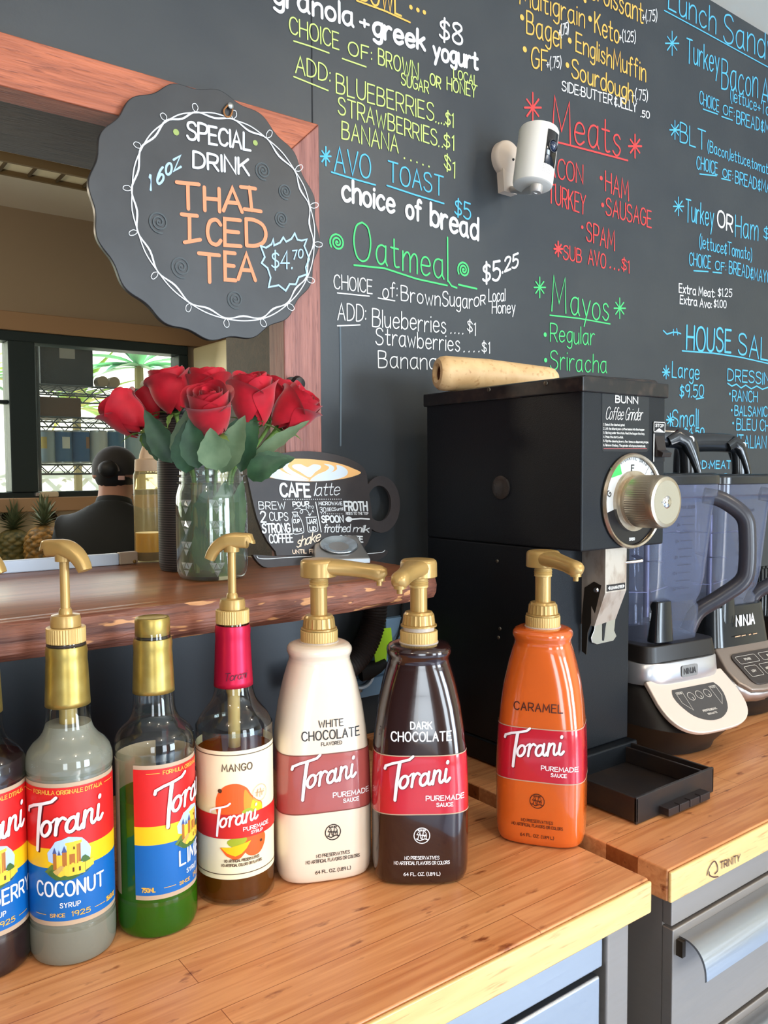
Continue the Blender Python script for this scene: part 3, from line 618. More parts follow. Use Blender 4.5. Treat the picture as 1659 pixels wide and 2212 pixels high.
board('yellow chalk list of breads', K_y, [
 ('Multigrain', (1122, 8), (1262, 60), 46, 3.6), ('Croissant', (1272, -6), (1388, 52), 46, 4), ('Bagel', (1137, 73), (1211, 103), 50, 3.8), ('Keto', (1284, 71), (1336, 95), 43, 3.8), ('English', (1243, 110), (1320, 147), 40, 3.6), ('Muffin', (1324, 149), (1394, 176), 42, 3.6), ('GF', (1147, 146), (1182, 154), 46, 3.8), ('Sourdough', (1234, 166), (1366, 221), 40, 3.8)],
 dots=[(1127, 38, 6.5), (1274, 41, 6.5), (1230, 88, 6.5), (1133, 107, 6.5), (1225, 141, 6), (1263, 2, 5)])
board('small white chalk surcharges beside the breads', K_w, [('+(.75)', (1387, 47), (1418, 45), 24, 2.2), ('+(.75)', (1206, 80), (1227, 72), 24, 2.2), ('+(1.25)', (1336, 89), (1372, 91), 23, 2.2), ('+(.75)', (1180, 149), (1211, 146), 24, 2.2), ('+(.75)', (1364, 214), (1398, 218), 23, 2.2), ('SIDE:BUTTER', (1213, 196), (1321, 226), 21, 2.6), ('&JELLY', (1326, 228), (1374, 243), 21, 2.6), ('.50', (1383, 252), (1402, 256), 14, 2.4)])
board('red chalk list of meats', K_r, [
 ('M', (1192, 296), (1231, 311), 92, 4.6), ('eats', (1240, 310), (1339, 337), 74, 4.2), ('BACON', (1164, 374), (1258, 398), 42, 3.2), ('HAM', (1307, 413), (1357, 434), 43, 3.2), ('TURKEY', (1184, 436), (1263, 464), 42, 3.2), ('SAUSAGE', (1308, 465), (1406, 491), 37, 3.2), ('SPAM', (1266, 520), (1326, 540), 42, 3.2), ('SUB', (1216, 560), (1255, 568), 30, 3), ('AVO', (1270, 571), (1308, 580), 32, 3), ('...', (1316, 579), (1336, 583), 30), ('$1', (1341, 582), (1358, 590), 26, 2.8)],
 [[(1202, 307), (1275, 326), (1355, 347)]], [(1150, 233, 32), (1371, 316, 25), (1205, 538, 16)], [(1298, 385, 5), (1301, 443, 5), (1257, 491, 4)], w=4)
board('green chalk list of mayos', K_g, [('M', (1191, 674), (1222, 679), 78, 3.6), ('ayos', (1232, 680), (1314, 694), 58, 3.4), ('Regular', (1188, 738), (1283, 745), 38, 2.8), ('Sriracha', (1188, 798), (1310, 805), 41, 2.8)], [[(1187, 681), (1250, 688), (1317, 700)]], [(1165, 621, 22), (1338, 666, 22)], [(1177, 723, 5), (1178, 778, 5)], w=3)
board('blue chalk list of lunch sandwiches', K_b, [
 ('Lunch', (1443, 20), (1545, 74), 56, 3.8), ('Sandwiches', (1562, 90), (1758, 170), 62, 3.8), ('Turkey', (1482, 134), (1552, 160), 54, 3.4), ('Bacon', (1558, 190), (1635, 211), 66, 3.4), ('Avocado', (1644, 222), (1752, 264), 56, 3.4),
 ('(lettuce+Tomato)', (1577, 218), (1700, 266), 28, 2.4), ('CHOICE', (1510, 224), (1552, 242), 27, 2.4), ('OF:', (1561, 246), (1585, 254), 20, 2.4), ('BREAD&MAYO', (1590, 266), (1692, 300), 27, 2.6),
 ('BLT', (1468, 306), (1523, 325), 42, 3), ('(Bacon,lettuce,tomato)', (1528, 327), (1668, 380), 24, 2.4), ('CHOICE', (1504, 364), (1549, 378), 27, 2.6), ('OF:', (1560, 382), (1582, 388), 18, 2.4), ('BREAD&MAYO', (1587, 395), (1682, 424), 26, 2.6),
 ('Turkey', (1480, 477), (1540, 491), 47, 3.2), ('Ham', (1587, 510), (1636, 519), 48, 3.2), ('$7', (1648, 515), (1676, 522), 26, 2.6), ('(lettuce&Tomato)', (1510, 535), (1623, 563), 27, 2.4), ('CHOICE', (1488, 572), (1534, 581), 27, 2.6), ('OF:', (1544, 583), (1567, 586), 18, 2.4), ('BREAD&MAYO', (1574, 590), (1664, 613), 27, 2.6)],
 [[(1434, 23), (1510, 64), (1590, 108), (1665, 149)], [(1518, 236), (1549, 247)], [(1558, 252), (1581, 260)], [(1511, 376), (1547, 380)], [(1558, 386), (1577, 390)], [(1498, 585), (1529, 587)], [(1539, 588), (1558, 590)]], [(1451, 94, 26), (1457, 281, 20), (1465, 446, 20)], w=2.8)
board('bold white chalk OR and extra prices', K_w, [('OR', (1549, 489), (1581, 500), 34, 4.6), ('Extra Meat:', (1466, 632), (1543, 643), 19, 2.6), ('$1.25', (1550, 640), (1580, 642), 17, 2.2), ('Extra Avo:', (1468, 656), (1536, 666), 18, 2.6), ('$1.00', (1541, 664), (1568, 665), 16, 2.2)])
board('blue chalk list of house salads and dressings', K_b, [
 ('HOUSE', (1482, 755), (1578, 763), 52, 5), ('SALADS', (1594, 765), (1724, 792), 47, 4), ('Large', (1451, 814), (1509, 820), 33, 3), ('$9.50', (1467, 858), (1519, 857), 26, 3), ('Small', (1451, 922), (1507, 921), 38, 3), ('$4.50', (1476, 942), (1520, 941), 17, 3),
 ('DRESSINGS', (1571, 822), (1690, 834), 25, 2.8), ('RANCH', (1581, 866), (1635, 869), 23, 2.6), ('BALSAMIC', (1586, 897), (1656, 900), 21, 2.6), ('BLEU CHEESE', (1590, 928), (1702, 933), 24, 2.6), ('ITALIAN', (1591, 966), (1654, 968), 27, 2.6), ('ADD:MEAT', (1490, 1012), (1578, 1012), 17, 2.6), ('$1.25', (1593, 1008), (1617, 1011), 14, 2.2), ('AVO $1.00', (1535, 1034), (1618, 1034), 11, 2)],
 [[(1473, 758), (1540, 763), (1600, 772), (1662, 786)], [(1432, 714), (1440, 722), (1452, 718), (1462, 718), (1470, 721)], [(1454, 712), (1454, 724)], [(1461, 710), (1463, 723)], [(1571, 828), (1580, 834), (1590, 830), (1600, 838), (1610, 832), (1622, 840), (1634, 834), (1646, 841), (1660, 836)], [(1503, 862), (1519, 859)]],
 [(1438, 804, 14), (1447, 907, 14)], [(1576, 851, 3), (1580, 886, 3), (1583, 914, 3), (1587, 950, 3)], w=3)

b = MB(); pline(b, PW, [(734, 704), (736, 800), (735, 962)], 4.5); note(make('chalk_streak', b, mat('chalk_streak_grey', (92, 104, 112), .9), wall, smooth=0), 'faint vertical chalk streak')
# ------------------------------------------------------------------ syrup bottles
M_gl = glass('bottle_glass', (248, 251, 249), 0.38)
M_gold = mat('gold_foil', (184, 160, 90), 0.36, 0.75, rgb2=(170, 144, 74), nscale=(60, 60, 60))
M_pump = mat('gold_pump_plastic', (180, 145, 86), 0.3, 0.3)
M_pumpl = mat('gold_collar_plastic', (202, 168, 104), 0.4, 0.2)
M_clearp = mat('milky_plastic', (196, 182, 168), 0.4)
M_red = mat('label_red', (210, 32, 32), 0.42); M_yel = mat('label_yellow', (236, 190, 26), 0.42); M_blu = mat('label_blue', (6, 96, 172), 0.42)
M_bei = mat('label_backing', (186, 160, 134), 0.45); M_wh = mat('label_white', (244, 240, 240), 0.45); M_shd = mat('logo_shade', (110, 14, 20), 0.45)
M_goldt = mat('label_gold_ink', (232, 176, 70), 0.45)
M_dkr = mat('label_dark_ring', (40, 30, 26), 0.5)
def patch(mb, pts, f, m=0, step=0.003):
    """a printed 2-D shape bent onto a surface"""
    bm = bmesh.new(); vs = [bm.verts.new((x, y, 0)) for x, y in pts]; bm.faces.new(vs)
    x0, x1 = min(p[0] for p in pts), max(p[0] for p in pts); k = int((x1-x0)/step)
    for i in range(1, k+1):
        bmesh.ops.bisect_plane(bm, geom=bm.verts[:]+bm.edges[:]+bm.faces[:], plane_co=(x0+(x1-x0)*i/(k+1), 0, 0), plane_no=(1, 0, 0))
    bm.verts.index_update()
    mb.add([f(v.co.x, v.co.y) for v in bm.verts], [tuple(v.index for v in fc.verts) for fc in bm.faces], m); bm.free()
def strip(mb, x0, x1, z0, z1, f, m=0, n=48, rows=1):
    vs = [f(x0+(x1-x0)*i/n, z0+(z1-z0)*j/rows) for j in range(rows+1) for i in range(n+1)]
    mb.add(vs, [(j*(n+1)+i, j*(n+1)+i+1, (j+1)*(n+1)+i+1, (j+1)*(n+1)+i) for j in range(rows) for i in range(n)], m)
def circ(cx, cy, r, n=24, ry=None): return [(cx+r*math.cos(2*PI*i/n), cy+(ry or r)*math.sin(2*PI*i/n)) for i in range(n)]
def logo(mb, f, x0, z0, W, rot, m=0, dx=0.0, dz=0.0, dens=0.0015):
    k = W/100; c, s = math.cos(rot), math.sin(rot)
    tr = lambda q: [(x0+dx+(a*c-b*s)*k, z0+dz+(a*s+b*c)*k) for a, b in q]
    ribbon(mb, tr([(-4, 31), (-2, 35.5), (8, 38.5), (22, 40), (34, 41.5), (40, 45.5)]), 3.8*k, f, m, dens)
    ribbon(mb, tr(catmull([(19, 39), (14, 22), (9, 4), (4, -17)], k=3)), 5.4*k, f, m, dens, w1=4.4*k)
    el = lambda cx, cy, rx, ry, sl: [(cx+rx*math.cos(t)+sl*ry*math.sin(t), cy+ry*math.sin(t)) for t in [PI*.35+2*PI*q/20 for q in range(21)]]
    W_ = 4.1*k
    ribbon(mb, tr(el(21, 9, 6.0, 8.8, .34)), W_, f, m, dens)
    ribbon(mb, tr(catmull([(25, 17.5), (30, 16), (34, 19.5), (37, 19)], k=3)), W_*.55, f, m, dens)
    ribbon(mb, tr([(37, 19.5), (34, 9), (31.5, 0)]), W_, f, m, dens)
    ribbon(mb, tr(catmull([(33.5, 8), (38, 16), (43, 19.5), (46, 17)], k=3)), W_*.9, f, m, dens)
    ribbon(mb, tr(el(51.5, 8.6, 5.8, 8.6, .34)), W_, f, m, dens)
    ribbon(mb, tr(catmull([(60.5, 19), (57, 7), (57, 1.5), (60, .5), (63.5, 5)], k=3)), W_, f, m, dens)
    ribbon(mb, tr([(69, 19.5), (66, 9), (63.5, 0)]), W_, f, m, dens)
    ribbon(mb, tr(catmull([(65.5, 8), (70.5, 16.5), (75, 19), (77, 16), (74.5, 7), (74.5, 1.5), (77, .5), (80.5, 4)], k=3)), W_*.92, f, m, dens)
    ribbon(mb, tr(catmull([(86.5, 19), (83, 7), (82.5, 2), (85.5, .5), (90, 5)], k=3)), W_, f, m, dens)
    ribbon(mb, tr([(89.5, 28), (90.3, 30)]), W_*1.1, f, m, dens)
CASTLE = [  # (material, outline) in units of the emblem's half width
 (0, [(-.95, -.1), (-1.0, .3), (-.75, .62), (-.6, .85), (-.25, .95), (0, 1.05), (.35, .98), (.6, .9), (.85, .6), (1.0, .3), (.95, -.15), (0, -.5)]),
 (1, [(-1.15, -.62), (-.8, -.25), (-.3, -.35), (.3, -.4), (.9, -.2), (1.15, -.45), (.8, -.7), (.2, -.95), (-.5, -.98)]),
 (2, [(-.1, -.55), (-.1, .62), (-.16, .66), (-.16, .76), (.58, .82), (.58, .7), (.52, .66), (.52, -.3)]),
 (3, [(.34, -.4), (.34, .64), (.52, .66), (.52, -.3)]),
 (2, [(-.62, -.6), (-.62, .2), (-.12, .2), (-.12, -.6)]),
 (3, [(-.72, -.5), (-.72, .3), (-.64, .55), (-.56, .3), (-.56, -.5)]), (3, [(-.3, -.5), (-.3, .34), (-.2, .6), (-.1, .34), (-.1, -.5)]),
 (4, [(-.74, .28), (-.64, .58), (-.54, .28)]), (4, [(-.32, .32), (-.2, .64), (-.08, .32)]), (4, [(-.5, .2), (-.44, .46), (-.36, .2)]),
 (3, [(.02, -.45), (.02, .2), (.26, .2), (.26, -.45)]),
 (2, [(-.02, -.85), (-.02, -.28), (.1, -.28), (.1, -.22), (.22, -.22), (.22, -.28), (.4, -.28), (.4, -.22), (.55, -.22), (.55, -.3), (.7, -.3), (.7, -.8)]),
 (2, [(.72, -.72), (.72, -.3), (1.1, -.2), (1.12, -.55)]),
 (5, [(-.95, -.75), (-.35, -.3), (-.1, -.42), (-.75, -.9)]), (2, [(-.6, -.85), (-.15, -.3), (-.02, -.4), (-.02, -.85)]),
 (6, [(.14, -.66), (.14, -.45), (.22, -.45), (.22, -.66)]), (6, [(.42, -.66), (.42, -.45), (.5, -.45), (.5, -.66)]), (6, [(.2, .42), (.2, .55), (.26, .55), (.26, .42)]),
 (7, [(.5, -.2), (.6, 0), (.72, .05), (.9, -.12), (.95, -.25), (.7, -.3)]), (7, [(-1.0, -.7), (-.8, -.5), (-.62, -.72), (-.4, -.86), (-.2, -.78), (0, -.9), (.3, -.84), (.55, -.9), (.9, -.66), (1.1, -.5), (.8, -.78), (.1, -1.02), (-.6, -1.0)]),
]
CM = [mat('emblem_sky', (176, 202, 240), 0.45), mat('emblem_grass', (96, 120, 50), 0.45), mat('emblem_stone', (236, 192, 60), 0.45), mat('emblem_stone_side', (170, 104, 44), 0.45),
      mat('emblem_spire', (70, 86, 140), 0.45), mat('emblem_path', (200, 160, 90), 0.45), mat('emblem_window', (84, 44, 20), 0.45), mat('emblem_bush', (66, 100, 44), 0.45)]
def castle(mb, fac, cx, cz, r, base):
    for i, (m, pts) in enumerate(CASTLE):
        patch(mb, [(cx+x*r, cz+z*r) for x, z in pts], fac(base+0.00003*i), m, 0.004)
def cylf(R): return lambda off: (lambda s, z: ((R+off)*math.sin(s/R), -(R+off)*math.cos(s/R), z))
def ribbed(mb, r, z0, z1, n=44, d=0.0005, m=0, r1=None):
    rings = []
    for z, k in ((z0, -.0006), (z0+.0006, 0), (z1-.0006, 0), (z1, -.0006)):
        rr = r+((r1 or r)-r)*(z-z0)/(z1-z0)
        rings.append([((rr+k+(d if j % 2 else 0))*math.cos(PI*j/n), (rr+k+(d if j % 2 else 0))*math.sin(PI*j/n), z) for j in range(2*n)])
    mb.loft(rings, m)
def beak(path, hw, hh, ex=2.6, n=18):
    """solid swept in the local XZ plane: path (x,z), half widths, half heights"""
    rings = []; k = len(path)
    for i, (x, z) in enumerate(path):
        a = Vector(path[max(i-1, 0)]); b = Vector(path[min(i+1, k-1)]); t = (b-a).normalized()
        ring = []
        for j in range(n):
            th = 2*PI*j/n; c, s = math.cos(th), math.sin(th)
            u = hw[i]*math.copysign(abs(c)**(2/ex), c); v = hh[i]*math.copysign(abs(s)**(2/ex), s)
            ring.append((x-t.y*v, u, z+t.x*v))
        rings.append(ring)
    return rings
def syrup_pump(t, ang, zt=0.2822, tube_to=0.12, stem=True, dirt=False):
    p = make('pump', MB().lathe([(.0006, zt+.031), (.0042, zt+.031), (.0042, zt+.0775), (.0006, zt+.0775)], 18), M_pump, t)
    b = MB(); ribbed(b, .0166, zt, zt+.0142); make('collar', b, M_pumpl, p)
    b = MB(); b.lathe([(.006, zt+.0142), (.0132, zt+.0146), (.0132, zt+.021), (.0122, zt+.0248), (.006, zt+.0258), (.0058, zt+.0285), (.0048, zt+.031)], 32); make('locking_cap', b, M_pump, p)
    b = MB(); M = T(0, 0, zt+.078) @ Rz(ang)
    b.lathe([(.0052, -.0050), (.0078, -.0045), (.0082, .004)], 24, M=M)
    pa = catmull([(-.0175, .0068), (-.0165, .0070), (-.008, .0074), (0, .0074), (.0065, .0058), (.0140, .0014), (.0198, -.0055), (.0230, -.0122)], k=4); n = len(pa)
    hw = [.0062+.0030*math.sin(min(1, i/n*1.5)*PI*.5) - .0036*max(0, i/n-.5)/.5 for i in range(n)]; hh = [.0078-.0030*max(0, i/n-.35)/.65 for i in range(n)]; hh[0] = .0066
    b.loft(beak(pa, hw, hh, 3.6, 24), M=M); make('head', b, M_pump, p, smooth=50)
    b = MB(); b.lathe([(.0005, tube_to), (.0062, tube_to), (.0064, .205), (.0078, .208), (.0080, zt), (.0005, zt)], 18); make('dip_tube', b, mat('pump_tube_plastic', (190, 160, 96), 0.45, 0.2), p)
    return p
BP = [(.0300, .0004), (.0355, .0015), (.0374, .006), (.0379, .012), (.0379, .030), (.0374, .0355), (.0368, .038), (.0368, .164), (.0374, .168), (.0379, .173), (.0376, .179), (.0360, .185), (.0318, .191), (.0268, .1955), (.0228, .201), (.0204, .207), (.0196, .214), (.0190, .224), (.0172, .270), (.0165, .283)]
BM = [(.0310, .0004), (.0370, .0015), (.0388, .006), (.0394, .012), (.0394, .162), (.0390, .171), (.0372, .179), (.0335, .186), (.0282, .1925), (.0236, .199), (.0210, .206), (.0194, .214), (.0182, .240), (.0166, .283)]
def rad_at(pr, z):
    for (r0, z0), (r1, z1) in zip(pr, pr[1:]):
        if z0 <= z <= z1: return r0+(r1-r0)*(z-z0)/(z1-z0)
    return pr[-1][0]
def glass_body(t, pr, liq, level, dens=44):
    make('glass_bottle', MB().lathe(catmull(pr, k=3), dens, cap1=False), M_gl, t)
    ip = [(max(r-.0006, .001), z) for r, z in pr if z+.004 < level]; ip[0] = (ip[0][0], .004)
    ip.append((rad_at(pr, level)-.0006, level))
    return make('syrup', MB().lathe(ip, dens), liq, t)
def sleeve(t, pr, z0, z1, m, name='neck_foil'):
    zs = [z0+(z1-z0)*i/12 for i in range(13)]
    p = [(rad_at(pr, z)+.0006, z) for z in zs]
    p[-2] = (p[-2][0]+.0006, p[-2][1]); p[-4] = (p[-4][0]-.0002, p[-4][1]); p.append((p[-1][0]-.001, z1+.0005))
    return make(name, MB().lathe(p, 40, cap0=False, cap1=False), m, t, solid=.0003)
def facing(x, y): return math.atan2(-x, y)
def classic_label(t, flavour, fw, fcap, half, sx=0.0, vol=None):
    R = .0370; F_ = cylf(R); h = R*half
    lb = make('label', (lambda b: (strip(b, -h, h, .0385, .1655, F_(.0), 0), b)[1])(MB()), M_bei, t, smooth=60)
    b = MB(); strip(b, -h, h, .108, .1618, F_(.0003), 0); make('red_field', b, M_red, lb, smooth=60)
    b = MB(); strip(b, -h, h, .0905, .108, F_(.0003), 0); make('yellow_band', b, M_yel, lb, smooth=60)
    b = MB(); strip(b, -h, h, .0428, .0905, F_(.0003), 0); make('blue_field', b, M_blu, lb, smooth=60)
    b = MB(); f = F_(.00055)
    lay(b, "FORMULA ORIGINALE D'ITALIA", 0, .1562, .062, .0034, .0006, f, center=True)
    for s in (-1, 1): ribbon(b, [(s*.034, .1578), (s*.046, .1578)], .0005, f, dens=.003)
    lay(b, 'SINCE', -.017, .0468, .0125, .003, .0006, f); lay(b, '1925', .001, .0466, .0155, .0042, .0007, f)
    for s in (-1, 1): ribbon(b, [(s*.021, .0488), (s*.032, .0488)], .0005, f, dens=.003)
    if vol: lay(b, vol, *((.034, .0478) if vol.startswith('25') else (-.052, .0465)), .012, .0038, .0009, f)
    make('gold_lettering', b, M_goldt, lb, smooth=0)
    b = MB(); logo(b, F_(.00045), -.0325, .1175, .071, .15, dx=.0009, dz=-.0011); make('logo_shadow', b, M_shd, lb, smooth=0)
    b = MB(); logo(b, F_(.0013), -.0325, .1175, .071, .15); make('logo', b, M_wh, lb, smooth=0)
    b = MB(); castle(b, F_, 0.0, .0985, .0185, .0005); make('castle_emblem', b, CM, lb, smooth=0)
    b = MB(); f = F_(.0006); lay(b, flavour, sx, .0655, fw, fcap, .0018, f, center=True, gap=2.2, smallcaps=True, dens=.002)
    lay(b, 'SYRUP', sx, .0552, .0165, .0040, .0007, f, center=True, gap=3)
    make('flavour_lettering', b, M_wh, lb, smooth=0)
    hb = R*(PI-half-0.52); b = MB(); g = cylf(R)(0.0)
    strip(b, PI*R-hb, PI*R+hb, .0385, .1655, g, 0); make('back_label', b, M_bei, t, smooth=60)
    return lb
M_coco = glass('coconut_syrup', (200, 200, 190), 0.02, haze=0.86, hazecol=(188, 184, 170))
M_lime = glass('lime_syrup', (120, 200, 50), 0.02, haze=0.6, hazecol=(66, 152, 18))
M_mang = glass('mango_syrup', (206, 130, 40), 0.02, haze=0.5, hazecol=(168, 98, 30))
M_berry = mat('berry_syrup', (34, 16, 22), 0.3)

bx = [onz(-27, 2076, CT), onz(160, 2040, CT), onz(342, 1985, CT), onz(511, 1915, CT)]
bx[0].x -= .001
rv = math.atan2(RGT.y, RGT.x)   # world angle of the picture's right
GB = 'glass syrup bottles in the front row'
x, y = bx[0].x, bx[0].y
t = thing('syrup_bottle', 'dark berry syrup bottle with gold pump, first of the row, cut by the photo edge', 'bottle', (x, y, CT), facing(x, y)+.22, GB)
glass_body(t, BP, M_berry, .185); classic_label(t, 'RASPBERRY', .074, .0125, 1.5)
sleeve(t, BP, .2255, .279, M_gold); syrup_pump(t, rv-XF[t].to_euler().z-.02, tube_to=.19)
x, y = bx[1].x, bx[1].y
t = thing('syrup_bottle', 'clear bottle of cloudy coconut syrup with gold neck foil and gold pump', 'bottle', (x, y, CT), facing(x, y)-.06, GB)
glass_body(t, BP, M_coco, .2085); classic_label(t, 'COCONUT', .060, .0125, 1.5, vol='25.4 FL OZ')
sleeve(t, BP, .2255, .279, M_gold); syrup_pump(t, rv-XF[t].to_euler().z-.35, tube_to=.15)
b = MB(); b.lathe([(.0166, .2795), (.0172, .2805), (.0166, .2818)], 32); make('neck_ring', b, M_dkr, t)
x, y = bx[2].x, bx[2].y
t = thing('syrup_bottle', 'half empty bottle of green lime syrup with a gold screw cap', 'bottle', (x, y, CT), facing(x, y)+1.02, GB)
glass_body(t, BP, M_lime, .128); classic_label(t, 'LIME', .033, .0135, 1.58, vol='750ML')
sleeve(t, BP, .2256, .2768, M_gold)
b = MB(); b.lathe([(.0005, .2800), (.0160, .2800), (.0164, .2806), (.0164, .2945), (.0156, .2968), (.0140, .2973), (.0125, .2968), (.0005, .2968)], 40); make('screw_cap', b, M_gold, t)
b = MB(); b.lathe([(.0155, .2768), (.0165, .2778), (.0165, .2786), (.0155, .2800)], 36); make('neck_ring', b, M_dkr, t)
# mango bottle: cream paper label
x, y = bx[3].x, bx[3].y
t = thing('syrup_bottle', 'mango syrup bottle with cream fruit label, red neck foil and gold pump', 'bottle', (x, y, CT), facing(x, y)+.06, GB)
glass_body(t, BM, M_mang, .150)
R = .0395; F_ = cylf(R); h = R*2.2
M_crm = mat('mango_label_paper', (240, 228, 190), 0.45)
b = MB(); strip(b, -h, h, .0275, .158, F_(0), n=64); lb = make('label', b, M_crm, t, smooth=60)
b = MB(); f = F_(.0004)
for z in (.1535, .0325): strip(b, -h, h, z, z+.0008, f, n=64)
make('border_rule', b, mat('label_brown_ink', (84, 56, 40), 0.5), lb, smooth=0); b = MB()
lay(b, 'MANGO', .000, .138, .030, .0068, .0011, f, center=True, gap=2.4)
make('flavour_lettering', b, mat('label_brown_ink', (84, 56, 40), 0.5), lb, smooth=0); b = MB()
lay(b, 'NO ARTIFICIAL PRESERVATIVES', .004, .0455, .036, .0026, .0005, f, center=True); lay(b, 'NO ARTIFICIAL COLORS OR FLAVORS', .004, .0410, .042, .0026, .0005, f, center=True)
make('small_print', b, mat('label_brown_ink', (84, 56, 40), 0.5), lb, smooth=0)
FR = [mat('fruit_orange', (236, 92, 32), 0.45), mat('fruit_yellow', (246, 190, 20), 0.45), mat('fruit_green', (160, 170, 40), 0.45), mat('fruit_stalk', (80, 44, 24), 0.45), mat('fruit_amber', (246, 142, 38), 0.45)]
b = MB()
mg = catmull([(-.021, .094), (-.0225, .104), (-.020, .115), (-.012, .123), (-.001, .125), (.009, .120), (.014, .112), (.020, .1055), (.026, .1015), (.0265, .094), (.022, .088), (0, .086), (-.016, .088)], True, 4)
patch(b, mg, F_(.0003), 0)
patch(b, catmull([(.007, .118), (.013, .111), (.020, .105), (.0255, .101), (.0265, .094), (.022, .088), (.010, .087), (.006, .100)], True, 4), F_(.0004), 4)
patch(b, catmull([(.015, .106), (.021, .1035), (.0255, .100), (.026, .093), (.020, .089), (.012, .090)], True, 4), F_(.0005), 1)
patch(b, catmull([(.004, .096), (.012, .099), (.018, .093), (.016, .087), (.006, .087)], True, 4), F_(.0006), 2)
patch(b, circ(-.0175, .118, .0022), F_(.0006), 3)
patch(b, catmull([(.006, .069), (.018, .073), (.029, .069), (.030, .060), (.024, .051), (.015, .049), (.007, .054)], True, 4), F_(.0003), 0)
patch(b, circ(.0245, .062, .0016), F_(.0005), 3)
patch(b, catmull([(-.011, .066), (-.004, .070), (.008, .069), (.006, .064), (-.006, .061)], True, 4), F_(.0004), 2)
patch(b, [(-.0185, .060), (-.012, .052), (-.004, .0475), (.002, .049), (.008, .055), (.0135, .066), (.004, .062), (-.008, .059)], F_(.0005), 0)
patch(b, [(-.0178, .0605), (-.011, .0545), (-.003, .0512), (.003, .0535), (.008, .058), (.0130, .0655), (.003, .0632), (-.008, .0606)], F_(.0006), 1)
make('fruit_picture', b, FR, lb, smooth=0)
M_red2 = mat('mango_label_red', (204, 38, 34), 0.42)
b = MB(); strip(b, -h, h, .0695, .094, F_(.0007), n=64); make('red_band', b, M_red2, lb, smooth=60)
b = MB(); logo(b, F_(.0012), -.0240, .0805, .050, .14); f = F_(.0010)
lay(b, 'PUREMADE', .005, .0765, .029, .0038, .0007, f); lay(b, 'SYRUP', .013, .0720, .013, .0028, .0006, f)
make('logo', b, M_wh, lb, smooth=0)
b = MB(); f = F_(.0008)
ribbon(b, circ(.0235, .1115, .0085)+[(.032, .1115)], .0005, f, dens=.002)
for q in ([(.019, .109), (.0215, .116), (.0205, .108)], [(.0235, .107), (.0245, .1165), (.0262, .108), (.0285, .114)], [(.018, .1125), (.029, .1115)]): ribbon(b, q, .0006, f, dens=.002)
make('round_stamp', b, mat('stamp_ink', (190, 150, 110), 0.5), lb, smooth=0)
M_foil = mat('red_foil', (206, 28, 66), 0.35, 0.55)
sl = sleeve(t, BM, .2150, .2775, M_foil)
b = MB(); lay(b, 'Torani', -.010, .2235, .022, .0075, .0008, cylf(.0192)(.0013), slant=.3, rot=.1, gap=1.0); make('foil_lettering', b, mat('foil_ink', (84, 14, 40), 0.5), sl, smooth=0)
syrup_pump(t, rv+PI-XF[t].to_euler().z-.10, .2795, tube_to=.10)

# ------------------------------------------------------------------ sauce bottles
SP = [(.0455, .0008, 3.4), (.0492, .003, 3.6), (.0510, .009, 3.8), (.0517, .020, 4.0), (.0518, .045, 4.0), (.0519, .078, 4.0), (.0514, .105, 3.9), (.0504, .132, 3.7), (.0480, .160, 3.4), (.0445, .185, 3.1), (.0395, .208, 2.8), (.0352, .224, 2.5),
      (.0330, .2305, 2.4), (.0328, .2345, 2.4), (.0338, .2375, 2.4), (.0348, .2400, 2.4), (.0350, .2425, 2.4), (.0344, .2450, 2.4), (.0325, .2475, 2.3), (.0285, .2493, 2.2), (.0205, .2500, 2.0)]
DEP = 0.84
def sp_at(z):
    for a, b in zip(SP, SP[1:]):
        if a[1] <= z <= b[1]:
            k = (z-a[1])/(b[1]-a[1]); return tuple(a[i]+(b[i]-a[i])*k for i in (0, 2))
    return (SP[-1][0], SP[-1][2])
def sdep(z): return DEP if z < .19 else DEP+(1-DEP)*min(1, (z-.19)/.055)
def sauf(off):
    def f(x, z):
        hw, n = sp_at(z); k = min(abs(x)/hw, .9985)
        y = -hw*sdep(z)*(1-k**n)**(1/n)
        gx = (k**(n-1))*math.copysign(1, x)/hw; gy = -(abs(y)/(hw*sdep(z)))**(n-1)/(hw*sdep(z)); l = math.hypot(gx, gy)
        return (math.copysign(k*hw, x)+off*gx/l, y+off*gy/l, z)
    return f
def sring(hw, z, n, N=72, off=0.0):
    out = []
    for j in range(N):
        th = 2*PI*j/N; c, s = math.cos(th), math.sin(th)
        out.append(((hw+off)*math.copysign(abs(c)**(2/n), c), (hw*sdep(z)+off)*math.copysign(abs(s)**(2/n), s), z))
    return out
